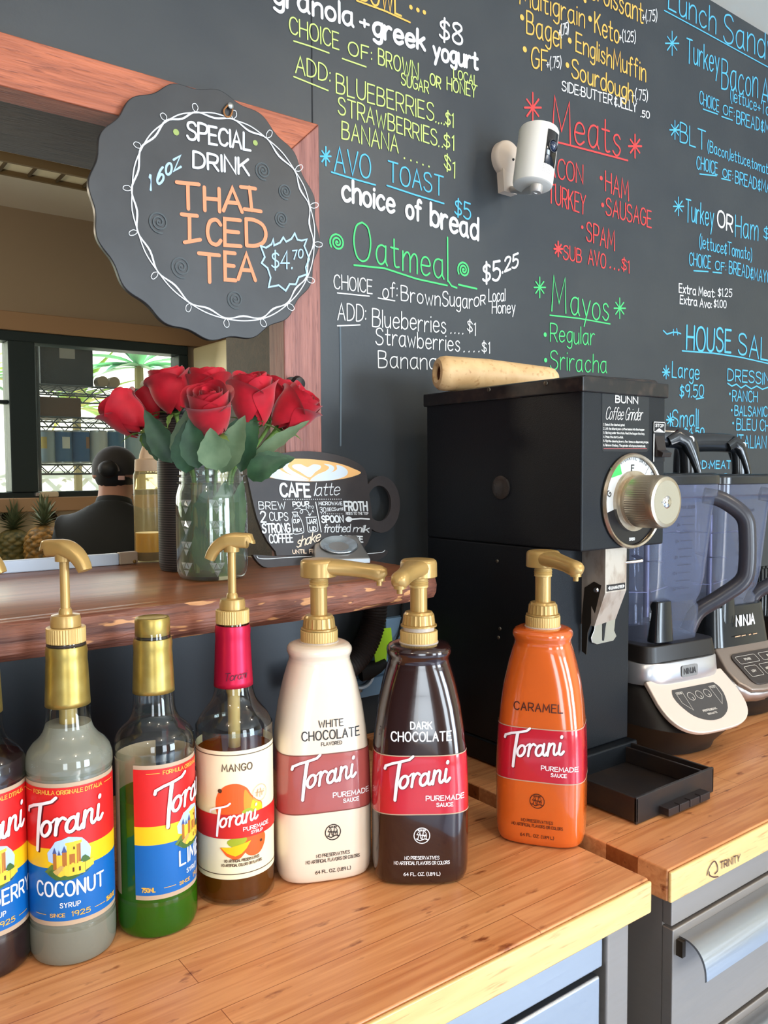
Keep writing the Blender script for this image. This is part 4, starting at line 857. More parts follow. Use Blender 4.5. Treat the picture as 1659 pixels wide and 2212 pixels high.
def sauce_pump(t, ang, low=0.0, gap=0.0):
    z = .2492
    p = make('pump', MB().lathe([(.0006, z+.030), (.0092, z+.030), (.0092, z+.066), (.0006, z+.066)], 24), M_pump, t)
    b = MB(); ribbed(b, .0198, z-.0005, z+.0138, 46); make('neck_collar', b, M_pumpl, p)
    b = MB(); b.lathe([(.0150, z+.0136), (.0168, z+.0140), (.0168, z+.0190), (.0150, z+.0192)], 36); 
    g = gap
    if g: make('spacer_ring', b, M_clearp, p)
    b = MB(); b.lathe([(.0175, z+.0138+g), (.0196, z+.0142+g), (.0196, z+.0158+g), (.0170, z+.0164+g)], 40); ribbed(b, .0172, z+.0160+g, z+.0275+g, 22, .0007, r1=.0158); b.lathe([(.0158, z+.0275+g), (.0145, z+.0298+g), (.0095, z+.0304+g)], 36); make('locking_cap', b, M_pump, p)
    b = MB(); b.lathe([(.0092, z+.060), (.0104, z+.0605), (.0104, z+.0620), (.0098, z+.0628), (.0108, z+.0636), (.0098, z+.0645), (.0108, z+.0655), (.0098, z+.0664), (.0108, z+.0676), (.0098, z+.0690), (.0100, z+.074)], 28); make('spring_thread', b, M_pumpl, p)
    M = T(0, 0, z+.0715) @ Rz(ang); b = MB()
    b.lathe([(.0190, 0), (.0200, .0008), (.0198, .0150), (.0190, .0176), (.0170, .0192), (.0120, .0198), (.0005, .0199)], 40, M=M)
    pa = [(.004, .0108), (.018, .0106), (.036, .0092), (.052, .0072), (.060, .0060), (.067, .0048), (.0715, .0034), (.0738, .0014)]
    b.loft(beak(pa, [.0170, .0140, .0100, .0088, .0090, .0090, .0074, .0034], [.0088, .0088, .0082, .0080, .0084, .0084, .0070, .003], 2.8), M=M)
    b.lathe([(.0060, 0), (.0062, .006)], 16, M=M @ T(.0668, 0, -.0035)); b.lathe([(.0030, 0), (.0032, .006)], 12, M=M @ T(.0668, 0, -.0085))
    make('head', b, M_pump, p, smooth=50)
    return p
def sauce(px, py, turn, label, flav, body, band, ink, logoc, arm, gap=0.0, word_off=0.0, edge=None):
    q = onz(px, py, CT); x, y = q.x, q.y
    t = thing('sauce_bottle', label, 'bottle', (x, y, CT), facing(x, y)+turn, 'half-gallon sauce pump bottles in the front row')
    P = []
    for i in range(len(SP)-1):
        for k in range(3): P.append(tuple(SP[i][c]+(SP[i+1][c]-SP[i][c])*k/3 for c in range(3)))
    P.append(SP[-1])
    b = MB(); b.loft([sring(hw, z, n) for hw, z, n in P]); make('bottle_body', b, body, t, smooth=60)
    b = MB(); b.lathe([(.0204, .2490), (.0212, .2496), (.0212, .2508), (.0200, .2512)], 40); make('neck_ring', b, M_clearp, t)
    zs = [.0775+.061*i/10 for i in range(11)]
    b = MB(); b.loft([sring(sp_at(z)[0], z, sp_at(z)[1], 96, .0003) for z in zs], cap0=False, cap1=False); bd = make('label_band', b, band, t, smooth=60)
    b = MB()
    for z in (.0772, .1385):
        b.loft([sring(sp_at(zz)[0], zz, sp_at(zz)[1], 96, .00045) for zz in (z, z+.0011)], cap0=False, cap1=False)
    make('band_edge_line', b, edge or M_bei, bd, smooth=60)
    b = MB(); logo(b, sauf(.0005), -.0320, .1045, .069, .13, dx=.0007, dz=-.0009); make('logo_shadow', b, M_shd, bd, smooth=0)
    b = MB(); logo(b, sauf(.0011), -.0320, .1045, .069, .13); f = sauf(.0006)
    lay(b, 'PUREMADE', .0045, .0925, .040, .0050, .0009, f, gap=2.0, dens=.003); lay(b, 'SAUCE', .0155, .0860, .017, .0038, .0008, f, gap=2.2)
    make('logo', b, logoc, bd, smooth=0)
    b = MB(); f = sauf(.0004); o = word_off
    for s, z, w, h, sw in flav: lay(b, s, o, z, w, h, sw, f, center=True, gap=2.2, dens=.003)
    make('flavour_lettering', b, ink, t, smooth=0)
    b = MB()
    lay(b, 'NO PRESERVATIVES', o, .0300, .036, .0034, .0005, f, center=True); lay(b, 'NO ARTIFICIAL FLAVORS OR COLORS', o, .0245, .058, .0034, .0005, f, center=True)
    lay(b, '64 FL. OZ. (1.89 L)', o, .0125, .038, .0034, .0006, f, center=True)
    make('small_print', b, ink, t, smooth=0)
    b = MB()
    cx, cz, r = o, .0555, .0082
    ribbon(b, circ(cx, cz, r)+[(cx+r, cz)], .0009, f, dens=.003); ribbon(b, circ(cx, cz, r*.62)[1:12], .0005, f)
    for q2 in ([(-.0045, -.004), (-.002, .0035), (-.001, -.003)], [(.000, -.004), (.0015, .0045), (.0025, -.002), (.0045, .002), (.0045, -.004)], [(-.0052, .001), (.005, -.0005)], [(-.006, -.0035), (-.002, -.0055), (.003, -.0035), (.006, -.0045)]):
        ribbon(b, [(cx+a, cz+c) for a, c in q2], .0010, f)
    lay(b, 'SINCE 1925', cx, cz+.0050, .0085, .0014, .0004, f, center=True)
    make('round_emblem', b, ink, t, smooth=0)
    sauce_pump(t, arm-XF[t].to_euler().z, gap=gap)
    return t
M_bk = mat('black_ink', (28, 20, 20), 0.4)
sauce(694, 1868, .20, 'cream white chocolate sauce bottle with gold pump beside the mango bottle', [('WHITE', .1670, .026, .0070, .0010), ('CHOCOLATE', .1545, .062, .0090, .0012), ('FLAVORED', .1480, .022, .0034, .0006)],
      mat('white_sauce_plastic', (234, 214, 192), 0.22, coat=0.7), mat('white_sauce_band', (166, 82, 76), 0.25, coat=0.6), M_bk, M_wh, rv-.16, word_off=.004, edge=mat('band_edge_brown', (120, 60, 50), 0.4))
sauce(906, 1873, .06, 'dark brown chocolate sauce bottle with a red band, second of the three sauce pumps', [('DARK', .1670, .022, .0070, .0013), ('CHOCOLATE', .1545, .062, .0092, .0014)],
      mat('dark_sauce_plastic', (40, 18, 16), 0.16, coat=0.8), mat('dark_sauce_band', (194, 26, 40), 0.22, coat=0.8), M_wh, M_wh, rv-1.90, gap=.0042)
sauce(1170, 1798, -.12, 'orange caramel sauce bottle with a red band standing in front of the grinder', [('CARAMEL', .1590, .055, .0088, .0013)],
      mat('caramel_sauce_plastic', (206, 92, 30), 0.18, coat=0.8), mat('caramel_sauce_band', (190, 28, 44), 0.22, coat=0.8), mat('brown_ink', (74, 32, 18), 0.4), M_wh, rv-1.20)
# ------------------------------------------------------------------ round chalk sign on the header
SY = 1.066
PS = Plane((0, SY, 0))
c0 = PS.hit(464, 465); SR = .1695
M_sign = mat('sign_black_board', (40, 41, 43), 0.42, rgb2=(50, 51, 53), nscale=(14, 14, 14), ndet=6)
M_chw = mat('sign_white_chalk', (214, 217, 220), 0.8); M_chs = mat('sign_light_blue_chalk', (168, 196, 222), 0.8); M_cho = mat('sign_peach_chalk', (232, 142, 104), 0.8)
M_ghost = mat('sign_faint_chalk', (78, 84, 86), 0.8); M_chg = mat('sign_green_chalk', (150, 166, 96), 0.8)
t = thing('chalk_sign', 'round scalloped black sign with chalked special drink, hung over the opening', 'sign', (c0[0], SY, c0[1]))
ol = []
for i in range(192):
    a = 2*PI*i/192; r = SR*(1+.019*math.cos(16*a+.9)); ol.append((c0[0]+r*math.cos(a), c0[1]+r*math.sin(a)))
b = MB(); b.add([(x, SY, z) for x, z in ol]+[(x, SY+.009, z) for x, z in ol], [tuple(range(192)), tuple(range(383, 191, -1))]+[(i, (i+1) % 192, 192+(i+1) % 192, 192+i) for i in range(192)])
sb = make('sign_board', b, M_sign, t, world=True, smooth=30, bevel=.0015)
b = MB(); random.seed(5)
for r in (('SPECIAL', (404, 301), (540, 325), 37), ('DRINK', (417, 361), (537, 380), 35)): hand(b, PS, *r, 5.6, gap=1.5)
wr_ = [(423, 243), (503, 258), (575, 299), (636, 369), (668, 445), (677, 525), (662, 599), (621, 655), (564, 688), (488, 688), (410, 655), (341, 588), (297, 501), (284, 410), (304, 321), (358, 262)]
n = len(wr_)
for k in range(3):
    pts = []
    for i in range(n):
        a, c = wr_[i], wr_[(i+1) % n]; mx_, my_ = (a[0]+c[0])/2, (a[1]+c[1])/2
        vx, vy = 472-mx_, 465-my_; l = math.hypot(vx, vy); s_ = (6+2.4*k)/l*(-.5 if k == 2 else .7)
        pts += [(a[0]+(k-1)*1.0, a[1]+(k-1)*1.0), (mx_+vx*s_, my_+vy*s_)]
    pline(b, PS, pts, 2.7, smooth=True, closed=True)
for x, y in wr_:
    vx, vy = x-472, y-465; l = math.hypot(vx, vy); vx, vy = vx/l, vy/l
    pline(b, PS, [(x, y), (x+vx*8-vy*6, y+vy*8+vx*6), (x+vx*18-vy*3, y+vy*18+vx*3), (x+vx*18+vy*4, y+vy*18-vx*4), (x+vx*8+vy*5, y+vy*8-vx*5), (x, y)], 1.5, smooth=True)
note(make('lettering', b, M_chw, sb, world=True, smooth=0), 'white chalk lettering and string of lights')
b = MB()
hand(b, PS, '1', (323, 412), (325, 410), 33, 5); hand(b, PS, '6', (339, 402), (353, 392), 32, 5); hand(b, PS, 'O', (358, 380), (371, 373), 24, 5); hand(b, PS, 'Z', (375, 369), (390, 360), 24, 5)
hand(b, PS, '$4.', (586, 580), (630, 580), 38, 3.6, gap=1.4); hand(b, PS, '70', (631, 560), (654, 557), 19, 3)
st_ = [(1295, 1225), (1322, 1234), (1350, 1216), (1358, 1190), (1362, 1222), (1392, 1208), (1408, 1182), (1422, 1204), (1448, 1190), (1465, 1162), (1478, 1194), (1500, 1198), (1525, 1192), (1512, 1225), (1525, 1256), (1537, 1290), (1520, 1330), (1525, 1366), (1485, 1380), (1470, 1416), (1440, 1414), (1420, 1448), (1385, 1420), (1335, 1430), (1345, 1382), (1330, 1335), (1300, 1310), (1316, 1280)]
pline(b, PS, [(x/2.304, y/2.304) for x, y in st_], 4, closed=True)
note(make('lettering', b, M_chs, sb, world=True, smooth=0), 'pale blue chalk size and price burst')
b = MB()
for ch, x0, x1, y, h in (('T', 382, 430, 450, 55), ('H', 442, 474, 454, 50), ('A', 482, 522, 456, 50), ('T', 392, 426, 521, 57), ('C', 448, 476, 527, 53), ('E', 485, 519, 529, 56), ('D', 532, 574, 531, 56), ('T', 430, 474, 607, 60), ('E', 486, 508, 605, 58), ('A', 514, 551, 603, 56)):
    hand(b, PS, ch, (x0, y-(x1-x0)*0), (x1, y+(x1-x0)*.08), h, 8.4, jit=.15)
for a, c in (((398, 524), (432, 518)), ((519, 404), (551, 408)), ((527, 452), (563, 457))): pline(b, PS, [a, c], 8)
pline(b, PS, [(538, 405), (543, 455)], 8)
note(make('lettering', b, M_cho, sb, world=True, smooth=0), 'peach chalk drink name')
b = MB()
for x, y, r in ((343, 480, 24), (568, 369, 20), (616, 414, 17), (608, 473, 17), (391, 577, 24), (508, 647, 20)): spiral(b, PS, (x, y), r, 3.2, 2.8)
make('lettering', b, M_ghost, sb, world=True, smooth=0)
b = MB(); blob(b, PS, (380, 286), 7); blob(b, PS, (551, 309), 6); make('lettering', b, M_chg, sb, world=True, smooth=0)
ns = PS.hit(495, 231)
b = MB(); b.lathe([(.0005, .0066), (.0025, .0062), (.0045, .0045), (.0046, .0035), (.0018, .003), (.0018, -.02)], 16, M=T(ns[0], SY-.001, ns[1]) @ frame_to((0, -1, 0)))
tag(make('screw', b, mat('zinc_screw', (170, 170, 166), 0.35, 0.9)), 'small silver screw holding the round chalk sign to the header', 'screw')
b = MB(); h2 = PS.hit(490, 246)
b.tube(catmull([(ns[0]-.004, SY-.004, ns[1]), (h2[0]-.006, SY-.003, h2[1]+.002), (h2[0]-.003, SY-.003, h2[1]-.005), (h2[0]+.004, SY-.003, h2[1]-.003), (ns[0]+.003, SY-.004, ns[1]-.003), (ns[0]-.003, SY-.0035, ns[1]+.003)], k=4), .0012, 6)
make('hanging_string', b, mat('jute_string', (150, 100, 56), 0.9), t, world=True)

# ------------------------------------------------------------------ coffee cup sign leaning on the wall
lean = .14
PU = Plane((0, 1.047, SZ), (1, 0, 0), (0, math.sin(lean), math.cos(lean)))
CR = lambda x, y: (520+x/4.366, 960+y/4.366)
fU = lambda off: PU.at(off)
p0 = PU.hit(690, 1221)
t = thing('cup_sign', 'black coffee cup shaped sign with latte recipe lettering leaning at the end of the plank', 'sign', tuple(fU(0)(*p0)))
M_cup = mat('cup_sign_black', (50, 46, 47), 0.5, rgb2=(58, 52, 52), nscale=(30, 30, 30))
def slab(pts, th, name, m, parent, holes=None, off=0.0):
    q = [PU.hit(*CR(*p)) for p in pts]; b = MB(); n = len(q); f0, f1 = fU(off), fU(off-th)
    b.add([f0(*p) for p in q]+[f1(*p) for p in q], [tuple(range(n)), tuple(range(2*n-1, n-1, -1))]+[(i, (i+1) % n, n+(i+1) % n, n+i) for i in range(n)])
    return make(name, b, m, parent, world=True, smooth=25)
cup = [(60, 290), (100, 215), (180, 150), (290, 105), (400, 80), (520, 66), (640, 64), (760, 72), (900, 98), (1010, 130), (1100, 172), (1165, 222), (1192, 290), (1205, 420), (1232, 600), (1245, 720), (1232, 840), (1195, 935), (1140, 1005), (1090, 1040), (340, 1050), (330, 1010), (250, 910), (195, 800), (150, 680), (115, 540), (85, 400)]
cb_ = slab(cup, .006, 'cup_board', M_cup, t)
dish = catmull([(118, 1050), (150, 1042), (400, 1056), (700, 1046), (1000, 1034), (1250, 1020), (1340, 1000), (1385, 1005), (1360, 1050), (1280, 1095), (1150, 1128), (800, 1150), (480, 1162), (250, 1162), (170, 1120)], True, 3)
slab(dish, .007, 'saucer', M_cup, t, off=.001)
oc = [(1325+180*math.cos(a)*(1.0 if math.cos(a) > 0 else .95), 565+268*math.sin(a)) for a in [2*PI*i/40 for i in range(40)]]
ic = [(1308+112*math.cos(a), 556+168*math.sin(a)) for a in [2*PI*i/40 for i in range(40)]]
qo = [PU.hit(*CR(*p)) for p in oc]; qi = [PU.hit(*CR(*p)) for p in ic]; f0, f1 = fU(-.0005), fU(-.0055); n = 40
b = MB(); b.add([f0(*p) for p in qo]+[f0(*p) for p in qi]+[f1(*p) for p in qo]+[f1(*p) for p in qi],
    [(i, (i+1) % n, n+(i+1) % n, n+i) for i in range(n)]+[(2*n+i, 3*n+i, 3*n+(i+1) % n, 2*n+(i+1) % n) for i in range(n)]+[(i, 2*n+i, 2*n+(i+1) % n, (i+1) % n) for i in range(n)]+[(n+i, n+(i+1) % n, 3*n+(i+1) % n, 3*n+i) for i in range(n)])
make('cup_handle', b, M_cup, t, world=True, smooth=25)
M_cof = mat('sign_coffee_tan', (240, 186, 120), 0.5); M_milk = mat('sign_milk_white', (214, 226, 236), 0.5)
def up(pts, m, off, smooth=True):
    b = MB(); q = [PU.hit(*CR(*p)) for p in pts]; q = catmull(q, True, 5) if smooth else q; f = fU(off); b.add([f(*p) for p in q], [tuple(range(len(q)))]); return b
top = [(130, 272), (210, 205), (340, 155), (500, 136), (660, 140), (820, 158), (960, 190), (1060, 228), (1132, 268), (1050, 305), (930, 330), (780, 346), (620, 350), (440, 340), (280, 315), (180, 292)]
b = up(top, 0, .0006); art = make('latte_picture', b, M_cof, cb_, world=True, smooth=0)
b = MB()
def addp(pts, off, m=0, smooth=True):
    q = [PU.hit(*CR(*p)) for p in pts]; q = catmull(q, True, 5) if smooth else q; f = fU(off); b.add([f(*p) for p in q], [tuple(range(len(q)))], m)
addp([(225, 210), (300, 185), (345, 178), (345, 215), (400, 260), (500, 300), (600, 330), (640, 346), (500, 344), (360, 330), (260, 300), (220, 255)], .0009)
addp([(395, 178), (455, 172), (440, 205), (480, 245), (560, 290), (640, 332), (600, 326), (480, 290), (400, 235)], .0009)
addp([(650, 346), (700, 320), (800, 285), (900, 240), (900, 195), (960, 210), (1005, 250), (990, 295), (900, 330), (780, 345)], .0009)
addp([(655, 334), (720, 285), (800, 250), (830, 215), (780, 185), (850, 195), (880, 225), (850, 265), (760, 300)], .0009)
addp([(645, 310), (560, 262), (490, 222), (490, 195), (560, 188), (625, 215), (680, 190), (745, 198), (750, 225), (700, 262)], .0010)
make('milk_heart', b, M_milk, cb_, world=True, smooth=0)
b = MB(); random.seed(9)
def us(s, a, c, h, w, **k): hand(b, PU, s, a, c, h, w, .0008, jit=k.pop('jit', .1), **k)
us('CAFE', (606, 1072), (669, 1073), 27, 5.4); us('latte', (678, 1071), (732, 1069), 27, 1.9, slant=.25, gap=.6)
us('BREW', (559, 1100), (616, 1100), 16, 2.0); us('2', (563, 1128), (574, 1128), 23, 3.4); us('CUPS', (582, 1125), (622, 1125), 18, 2.0); us('STRONG', (567, 1151), (626, 1150), 19, 3.6); us('COFFEE', (582, 1173), (632, 1171), 18, 3.0)
us('POUR', (632, 1094), (667, 1093), 9.5, 2.4); us('INTO', (660, 1099), (677, 1098), 5, .9); us('A', (673, 1107), (677, 1107), 5, .9)
us('MICROWAVE', (688, 1091), (739, 1091), 7, 1.5); us('30', (691, 1107), (704, 1107), 11, 1.5); us('SECS', (706, 1104), (725, 1103), 6.5, 1.3); us('until', (727, 1103), (740, 1102), 6, 1.1); us('FROTH', (744, 1103), (793, 1103), 19, 4.0); us('RISES TO THE TOP', (747, 1112), (795, 1112), 5.5, 1.1)
us('SPOON', (695, 1129), (741, 1128), 14, 3.2); us('frothed', (699, 1150), (755, 1149), 17, 2.0, slant=.2, gap=.8); us('milk', (762, 1149), (796, 1150), 15, 2.0, slant=.2, gap=.8); us('COFFEE', (733, 1169), (783, 1171), 12, 3.2)
us('CUP', (633, 1130), (647, 1130), 8, 1.6); us('MILK', (634, 1148), (652, 1148), 7, 1.6); us('3/4', (634, 1117), (642, 1117), 6, 1.0); us('JAR', (665, 1131), (682, 1131), 9, 1.9); us('LID', (669, 1146), (682, 1146), 8, 1.9)
for pts in ([(681, 1085), (687, 1117), (693, 1149)],): pline(b, PU, pts, 2.2)
x = 612
while x < 737: blob(b, PU, (x, 1079-(x-612)*.005), 1.1); x += 4.6
x = 694
while x < 741: blob(b, PU, (x, 1110), .9); x += 4.4
pline(b, PU, [CR(*p) for p in [(480, 640), (530, 640), (530, 660), (565, 710), (590, 800), (580, 835), (500, 845), (488, 800), (480, 710), (492, 665), (480, 640)]], 1.6, smooth=True)
pline(b, PU, [CR(*p) for p in [(612, 690), (708, 685)]], 2.0); pline(b, PU, [CR(*p) for p in [(620, 700), (632, 815), (660, 825), (715, 820), (725, 790), (712, 700)]], 1.6, smooth=True)
pline(b, PU, [CR(*p) for p in [(500, 615), (540, 600), (580, 620), (575, 650), (555, 640), (575, 615), (620, 620), (648, 668)]], 1.4, smooth=True); pline(b, PU, [CR(*p) for p in [(632, 662), (650, 672), (660, 650)]], 1.4)
pline(b, PU, [CR(*p) for p in [(1040, 706), (1130, 700), (1210, 704)]], 3.2); addp([(985, 706), (1000, 685), (1020, 680), (1045, 695), (1050, 712), (1030, 730), (1000, 728)], .0008)
us('!', (700, 1163), (701, 1163), 5, 1)
note(make('lettering', b, mat('sign_print_white', (226, 230, 232), 0.5), cb_, world=True, smooth=0), 'white recipe lettering and icons')
b = MB(); us('shake', (640, 1183), (690, 1168), 21, 2.4, slant=.3, gap=.6); us('UNTIL', (632, 1196), (661, 1195), 8, 1.7); us('FROTHY', (668, 1195), (705, 1194), 8, 1.7)
note(make('lettering', b, mat('sign_print_cream', (240, 214, 188), 0.5), cb_, world=True, smooth=0), 'cream script word')
b = MB(); pline(b, PU, [CR(*p) for p in [(145, 1055), (165, 1075), (260, 1080), (450, 1066), (700, 1055), (950, 1045), (1200, 1030), (1310, 1020), (1340, 1010), (1350, 998)]], 1.6, off=.0024, smooth=True); make('saucer_line', b, mat('sign_print_white', (226, 230, 232), 0.5), cb_, world=True, smooth=0)

# silver wedge in front of it
q = onz(738, 1219, SZ); t = thing('card_reader', 'small silver wedge-shaped reader standing on the plank before the cup sign', 'reader', (q.x+.004, q.y+.012, SZ), -.42)
M_slv = mat('reader_silver', (190, 186, 182), 0.3, 0.85)
pl_ = [(-.030, .0), (.032, .0)]
b = MB(); b.add([(-.042, -.032, .003), (.042, -.032, .003), (.042, .036, .003), (-.042, .036, .003), (-.042, -.032, .010), (.042, -.032, .010), (.034, .036, .040), (-.034, .036, .040)], [(0, 3, 2, 1), (4, 5, 6, 7), (0, 1, 5, 4), (1, 2, 6, 5), (2, 3, 7, 6), (3, 0, 4, 7)]); rd = make('reader_body', b, M_slv, t, smooth=0, bevel=.003)
b = MB(); M = T(0, .004, .0272) @ Matrix.Rotation(.44, 4, 'X'); b.lathe([(.0005, -.0030), (.012, -.0024), (.020, 0), (.0262, .0018), (.0275, .001)], 40, M=M @ Matrix.Diagonal((1.05, .95, 1, 1)), cap0=False, cap1=False); make('dished_top', b, mat('reader_dish', (210, 220, 228), 0.22, 0.9), rd, solid=.0008)
b = MB(); b.box(-.040, .040, -.0330, -.031, .0035, .0095); make('front_strip', b, mat('reader_strip', (214, 226, 236), 0.35, 0.3), rd, smooth=0)
b = MB(); b.box(-.030, .030, -.024, .030, 0, .003); make('rubber_foot', b, M_blk, t, smooth=0)

# ------------------------------------------------------------------ jar with roses
JX, JY = .4655, .994
t = jar = thing('mason_jar', 'clear glass mason jar of water holding the red roses on the plank', 'jar', (JX, JY, SZ))
M_jar = glass('jar_glass', (248, 252, 249), 0.42, haze=.05)
jp = [(.0300, .0006), (.0375, .0010), (.0425, .004), (.0452, .011), (.0460, .022), (.0462, .060), (.0460, .095), (.0452, .108), (.0432, .117), (.0416, .121), (.0412, .1235), (.0442, .1245), (.0444, .126), (.0412, .1275), (.0408, .132), (.0430, .1332), (.0432, .1345), (.0408, .136), (.0405, .141), (.0410, .1428), (.0398, .1436)]
b = MB(); b.lathe(jp+[(.0380, .142), (.0384, .122), (.0425, .112), (.0430, .015), (.0380, .006), (.0005, .005)], 56, cap0=True, cap1=False); make('jar_glass', b, M_jar, t)
b = MB(); b.lathe([(.0005, .0056), (.0380, .0066), (.0426, .016), (.0426, .100), (.0005, .1003)], 48); make('water', b, glass('jar_water', (222, 238, 216), 0.04, haze=.16, hazecol=(150, 170, 126)), t)
b = MB(); f = facing(JX, JY)
def emb(s, z, w, h, up_):
    R = .0463; a = s/R+f; c = lambda ds, z_, o: ((R+o)*math.sin((s+ds)/R+f), -(R+o)*math.cos((s+ds)/R+f), z_)
    s_ = 1 if up_ else -1
    q = [c(-w, z-s_*h, 0), c(w, z-s_*h, 0), c(0, z+s_*h, 0), c(0, z-s_*h*.35, .0022)]
    b.add(q, [(0, 1, 3), (1, 2, 3), (2, 0, 3)])
for row in range(4):
    zc = .100-row*.0265
    for s0 in (.006, -.036):
        emb(s0-.0052, zc, .0046, .0042, False); emb(s0+.0052, zc, .0046, .0042, False); emb(s0, zc, .0046, .0042, True); emb(s0, zc-.0096, .0046, .0042, False)
make('embossed_diamonds', b, glass('jar_emboss', (240, 248, 244), 0.3, rough=.05, haze=.32), t, smooth=0)

M_rose = mat('rose_petal', (190, 10, 36), 0.55, rgb2=(158, 4, 26), nscale=(40, 40, 40), sheen=.25, spec=.3)
M_stem = mat('rose_stem', (116, 150, 66), 0.5, rgb2=(86, 116, 52), nscale=(60, 60, 60)); M_leaf = mat('rose_leaf', (34, 64, 42), 0.42, rgb2=(54, 86, 58), nscale=(50, 50, 50), spec=.4)
M_leafp = mat('rose_leaf_underside', (104, 126, 94), 0.55, rgb2=(84, 108, 78), nscale=(50, 50, 50)); M_sep = mat('rose_sepal', (104, 136, 66), 0.5)
def petal(b, M, phi, R0, R1, H, width, curl, base=0.0, seed=0, nu=9, nv=9, tipw=0.0):
    rs = random.Random(seed); jag = rs.uniform(-1, 1); vs = []
    for j in range(nv+1):
        v = j/nv
        for i in range(nu+1):
            u = -1+2*i/nu
            wv = math.sin(min(1, v*1.15)*PI/2)**.6*(1-.12*max(0, v-.7)/.3)
            a = phi+u*width*wv
            r = R0+(R1-R0)*math.sin(min(1, v*1.5)*PI/2)**.8*(1-.10*max(0, v-.66)/.34)
            z = base+H*v
            lip = max(0, v-.68)/.32
            r += curl*lip**1.6*(1+.35*jag*u) - .0015*u*u*(1-v); z -= curl*.55*lip**2.2 + .0060*abs(u)**3.0*v*v
            z += .0016*math.sin(3*u+jag*4)*lip - tipw*lip*abs(u)
            vs.append((r*math.cos(a), r*math.sin(a), z))
    k = nu+1
    b.add(vs, [(j*k+i, j*k+i+1, (j+1)*k+i+1, (j+1)*k+i) for j in range(nv) for i in range(nu)], 0, M)
def bloom(pos, d, s, spin, seed, openn=1.0):
    M = T(*pos) @ frame_to(d) @ Rz(spin) @ Matrix.Scale(s, 4); b = MB(); rs = random.Random(seed)
    for i in range(6): petal(b, M, i*2.2, .002, .0040+.0011*i, .047+.0008*(i % 3), 1.7, .0006, .006, seed+i)
    for i in range(5): petal(b, M, i*1.3+.4, .008, .0125+.0008*i, .052+.0004*i, 1.3, .0012*openn, .002, seed+10+i)
    for i in range(4): petal(b, M, i*1.571+.9+rs.uniform(-.1, .1), .011, .0190+.0006*i, .054-.0004*i, 1.25, .0022*openn, .001, seed+20+i)
    for i in range(3): petal(b, M, i*2.094+.2+rs.uniform(-.2, .2), .0125, .0226+.0007*i, .053-.0008*i, 1.30, .0062*openn, 0, seed+30+i, tipw=.003)
    return b
def leaf_mesh(b, p, d, up, L, W, fold=.25, droop=.25, m=0, n=10):
    d = Vector(d).normalized(); s = d.cross(Vector(up)).normalized(); nn = s.cross(d); vs = []
    for i in range(n+1):
        t_ = i/n; w = W*(math.sin(PI*min(1, t_**.8))**.9)*(1-.25*t_)+.0003; c = Vector(p)+d*(L*t_)-nn*(droop*L*t_*t_)
        sr = .0007*(1 if i % 2 else -1) if 0 < i < n else 0
        vs += [tuple(c-s*(w+sr)+nn*(fold*w)), tuple(c-s*w*.5+nn*(fold*w*.35)), tuple(c), tuple(c+s*w*.5+nn*(fold*w*.35)), tuple(c+s*(w+sr)+nn*(fold*w))]
    b.add(vs, [(i*5+k, i*5+k+1, (i+1)*5+k+1, (i+1)*5+k) for i in range(n) for k in range(4)], m)
def rose(label, px, py, dep, bdir, s, spin, seed, foot, openn=1.0, lv=()):
    """bloom base at picture point (px,py), given distance; bdir in (picture right, up, toward camera)"""
    P0 = atd(px, py, dep); rr_ = Vector((RGT.x, RGT.y, 0)).normalized(); tc = -Vector((FWD.x, FWD.y, 0)).normalized()
    d = (rr_*bdir[0]+Vector((0, 0, 1))*bdir[1]+tc*bdir[2]).normalized()
    F0 = Vector((JX, JY, SZ))+rr_*foot[0]+tc*foot[1]+Vector((0, 0, .012))
    t = thing('rose', label, 'rose', tuple(F0), 0, 'red roses in the mason jar')
    make('bloom', bloom(P0, d, s, spin, seed, openn), M_rose, t, world=True, smooth=80)
    neck = Vector((JX, JY, SZ+.140))+(rr_*max(-.028, min(.028, (P0-Vector((JX, JY, 0))).dot(rr_)*.45))+tc*max(-.02, min(.026, foot[1]*-.6+.2*(P0-Vector((JX, JY, 0))).dot(tc))))
    pts = catmull([tuple(F0), tuple(F0.lerp(neck, .5)), tuple(neck), tuple(neck.lerp(P0-d*.012, .55)+Vector((0, 0, -.004))), tuple(P0-d*.010), tuple(P0+d*.002)], k=6)
    n = len(pts); make('stem', MB().tube(pts, [.0026]*(n-7)+[.0027, .003, .0036, .0046, .0058, .0066, .0070], 10), M_stem, t, world=True)
    b = MB(); M = T(*P0) @ frame_to(d) @ Rz(spin)
    for i in range(5):
        a = i*1.2566+seed; o = Vector((math.cos(a), math.sin(a), 0)); dd = M.to_3x3() @ (o*1.0+Vector((0, 0, [-.5, .7, -.2, .9, .1][i])))
        leaf_mesh(b, M @ (o*.006*s), dd, M.to_3x3() @ Vector((0, 0, 1)), .024*s, .0042*s, .35, .45, n=7)
    make('sepals', b, M_sep, t, world=True, smooth=60)
    for (lx, ly, ld, dr, L, W, m, dp) in lv:
        q = atd(lx, ly, ld); dd = rr_*dr[0]+Vector((0, 0, 1))*dr[1]+tc*dr[2]; b = MB(); leaf_mesh(b, q, dd, tc+Vector((0, 0, .35)), L, W, .18, dp)
        o = make('leaf', b, M_leafp if m else M_leaf, t, world=True, smooth=60)
        if m: o['label'] = 'pale grey-green leaf showing its underside'
    return t
rose('lowest red rose bud, drooping sideways in front of the kitchen window', 312, 930, 1.085, (-.72, .70, .10), 1.12, .3, 1, (-.010, .010), .9,
     [(372, 1000, 1.06, (-.45, 1.0, .25), .075, .018, 0, .12), (312, 930, 1.08, (.45, -1.0, .1), .045, .009, 0, -.1)])
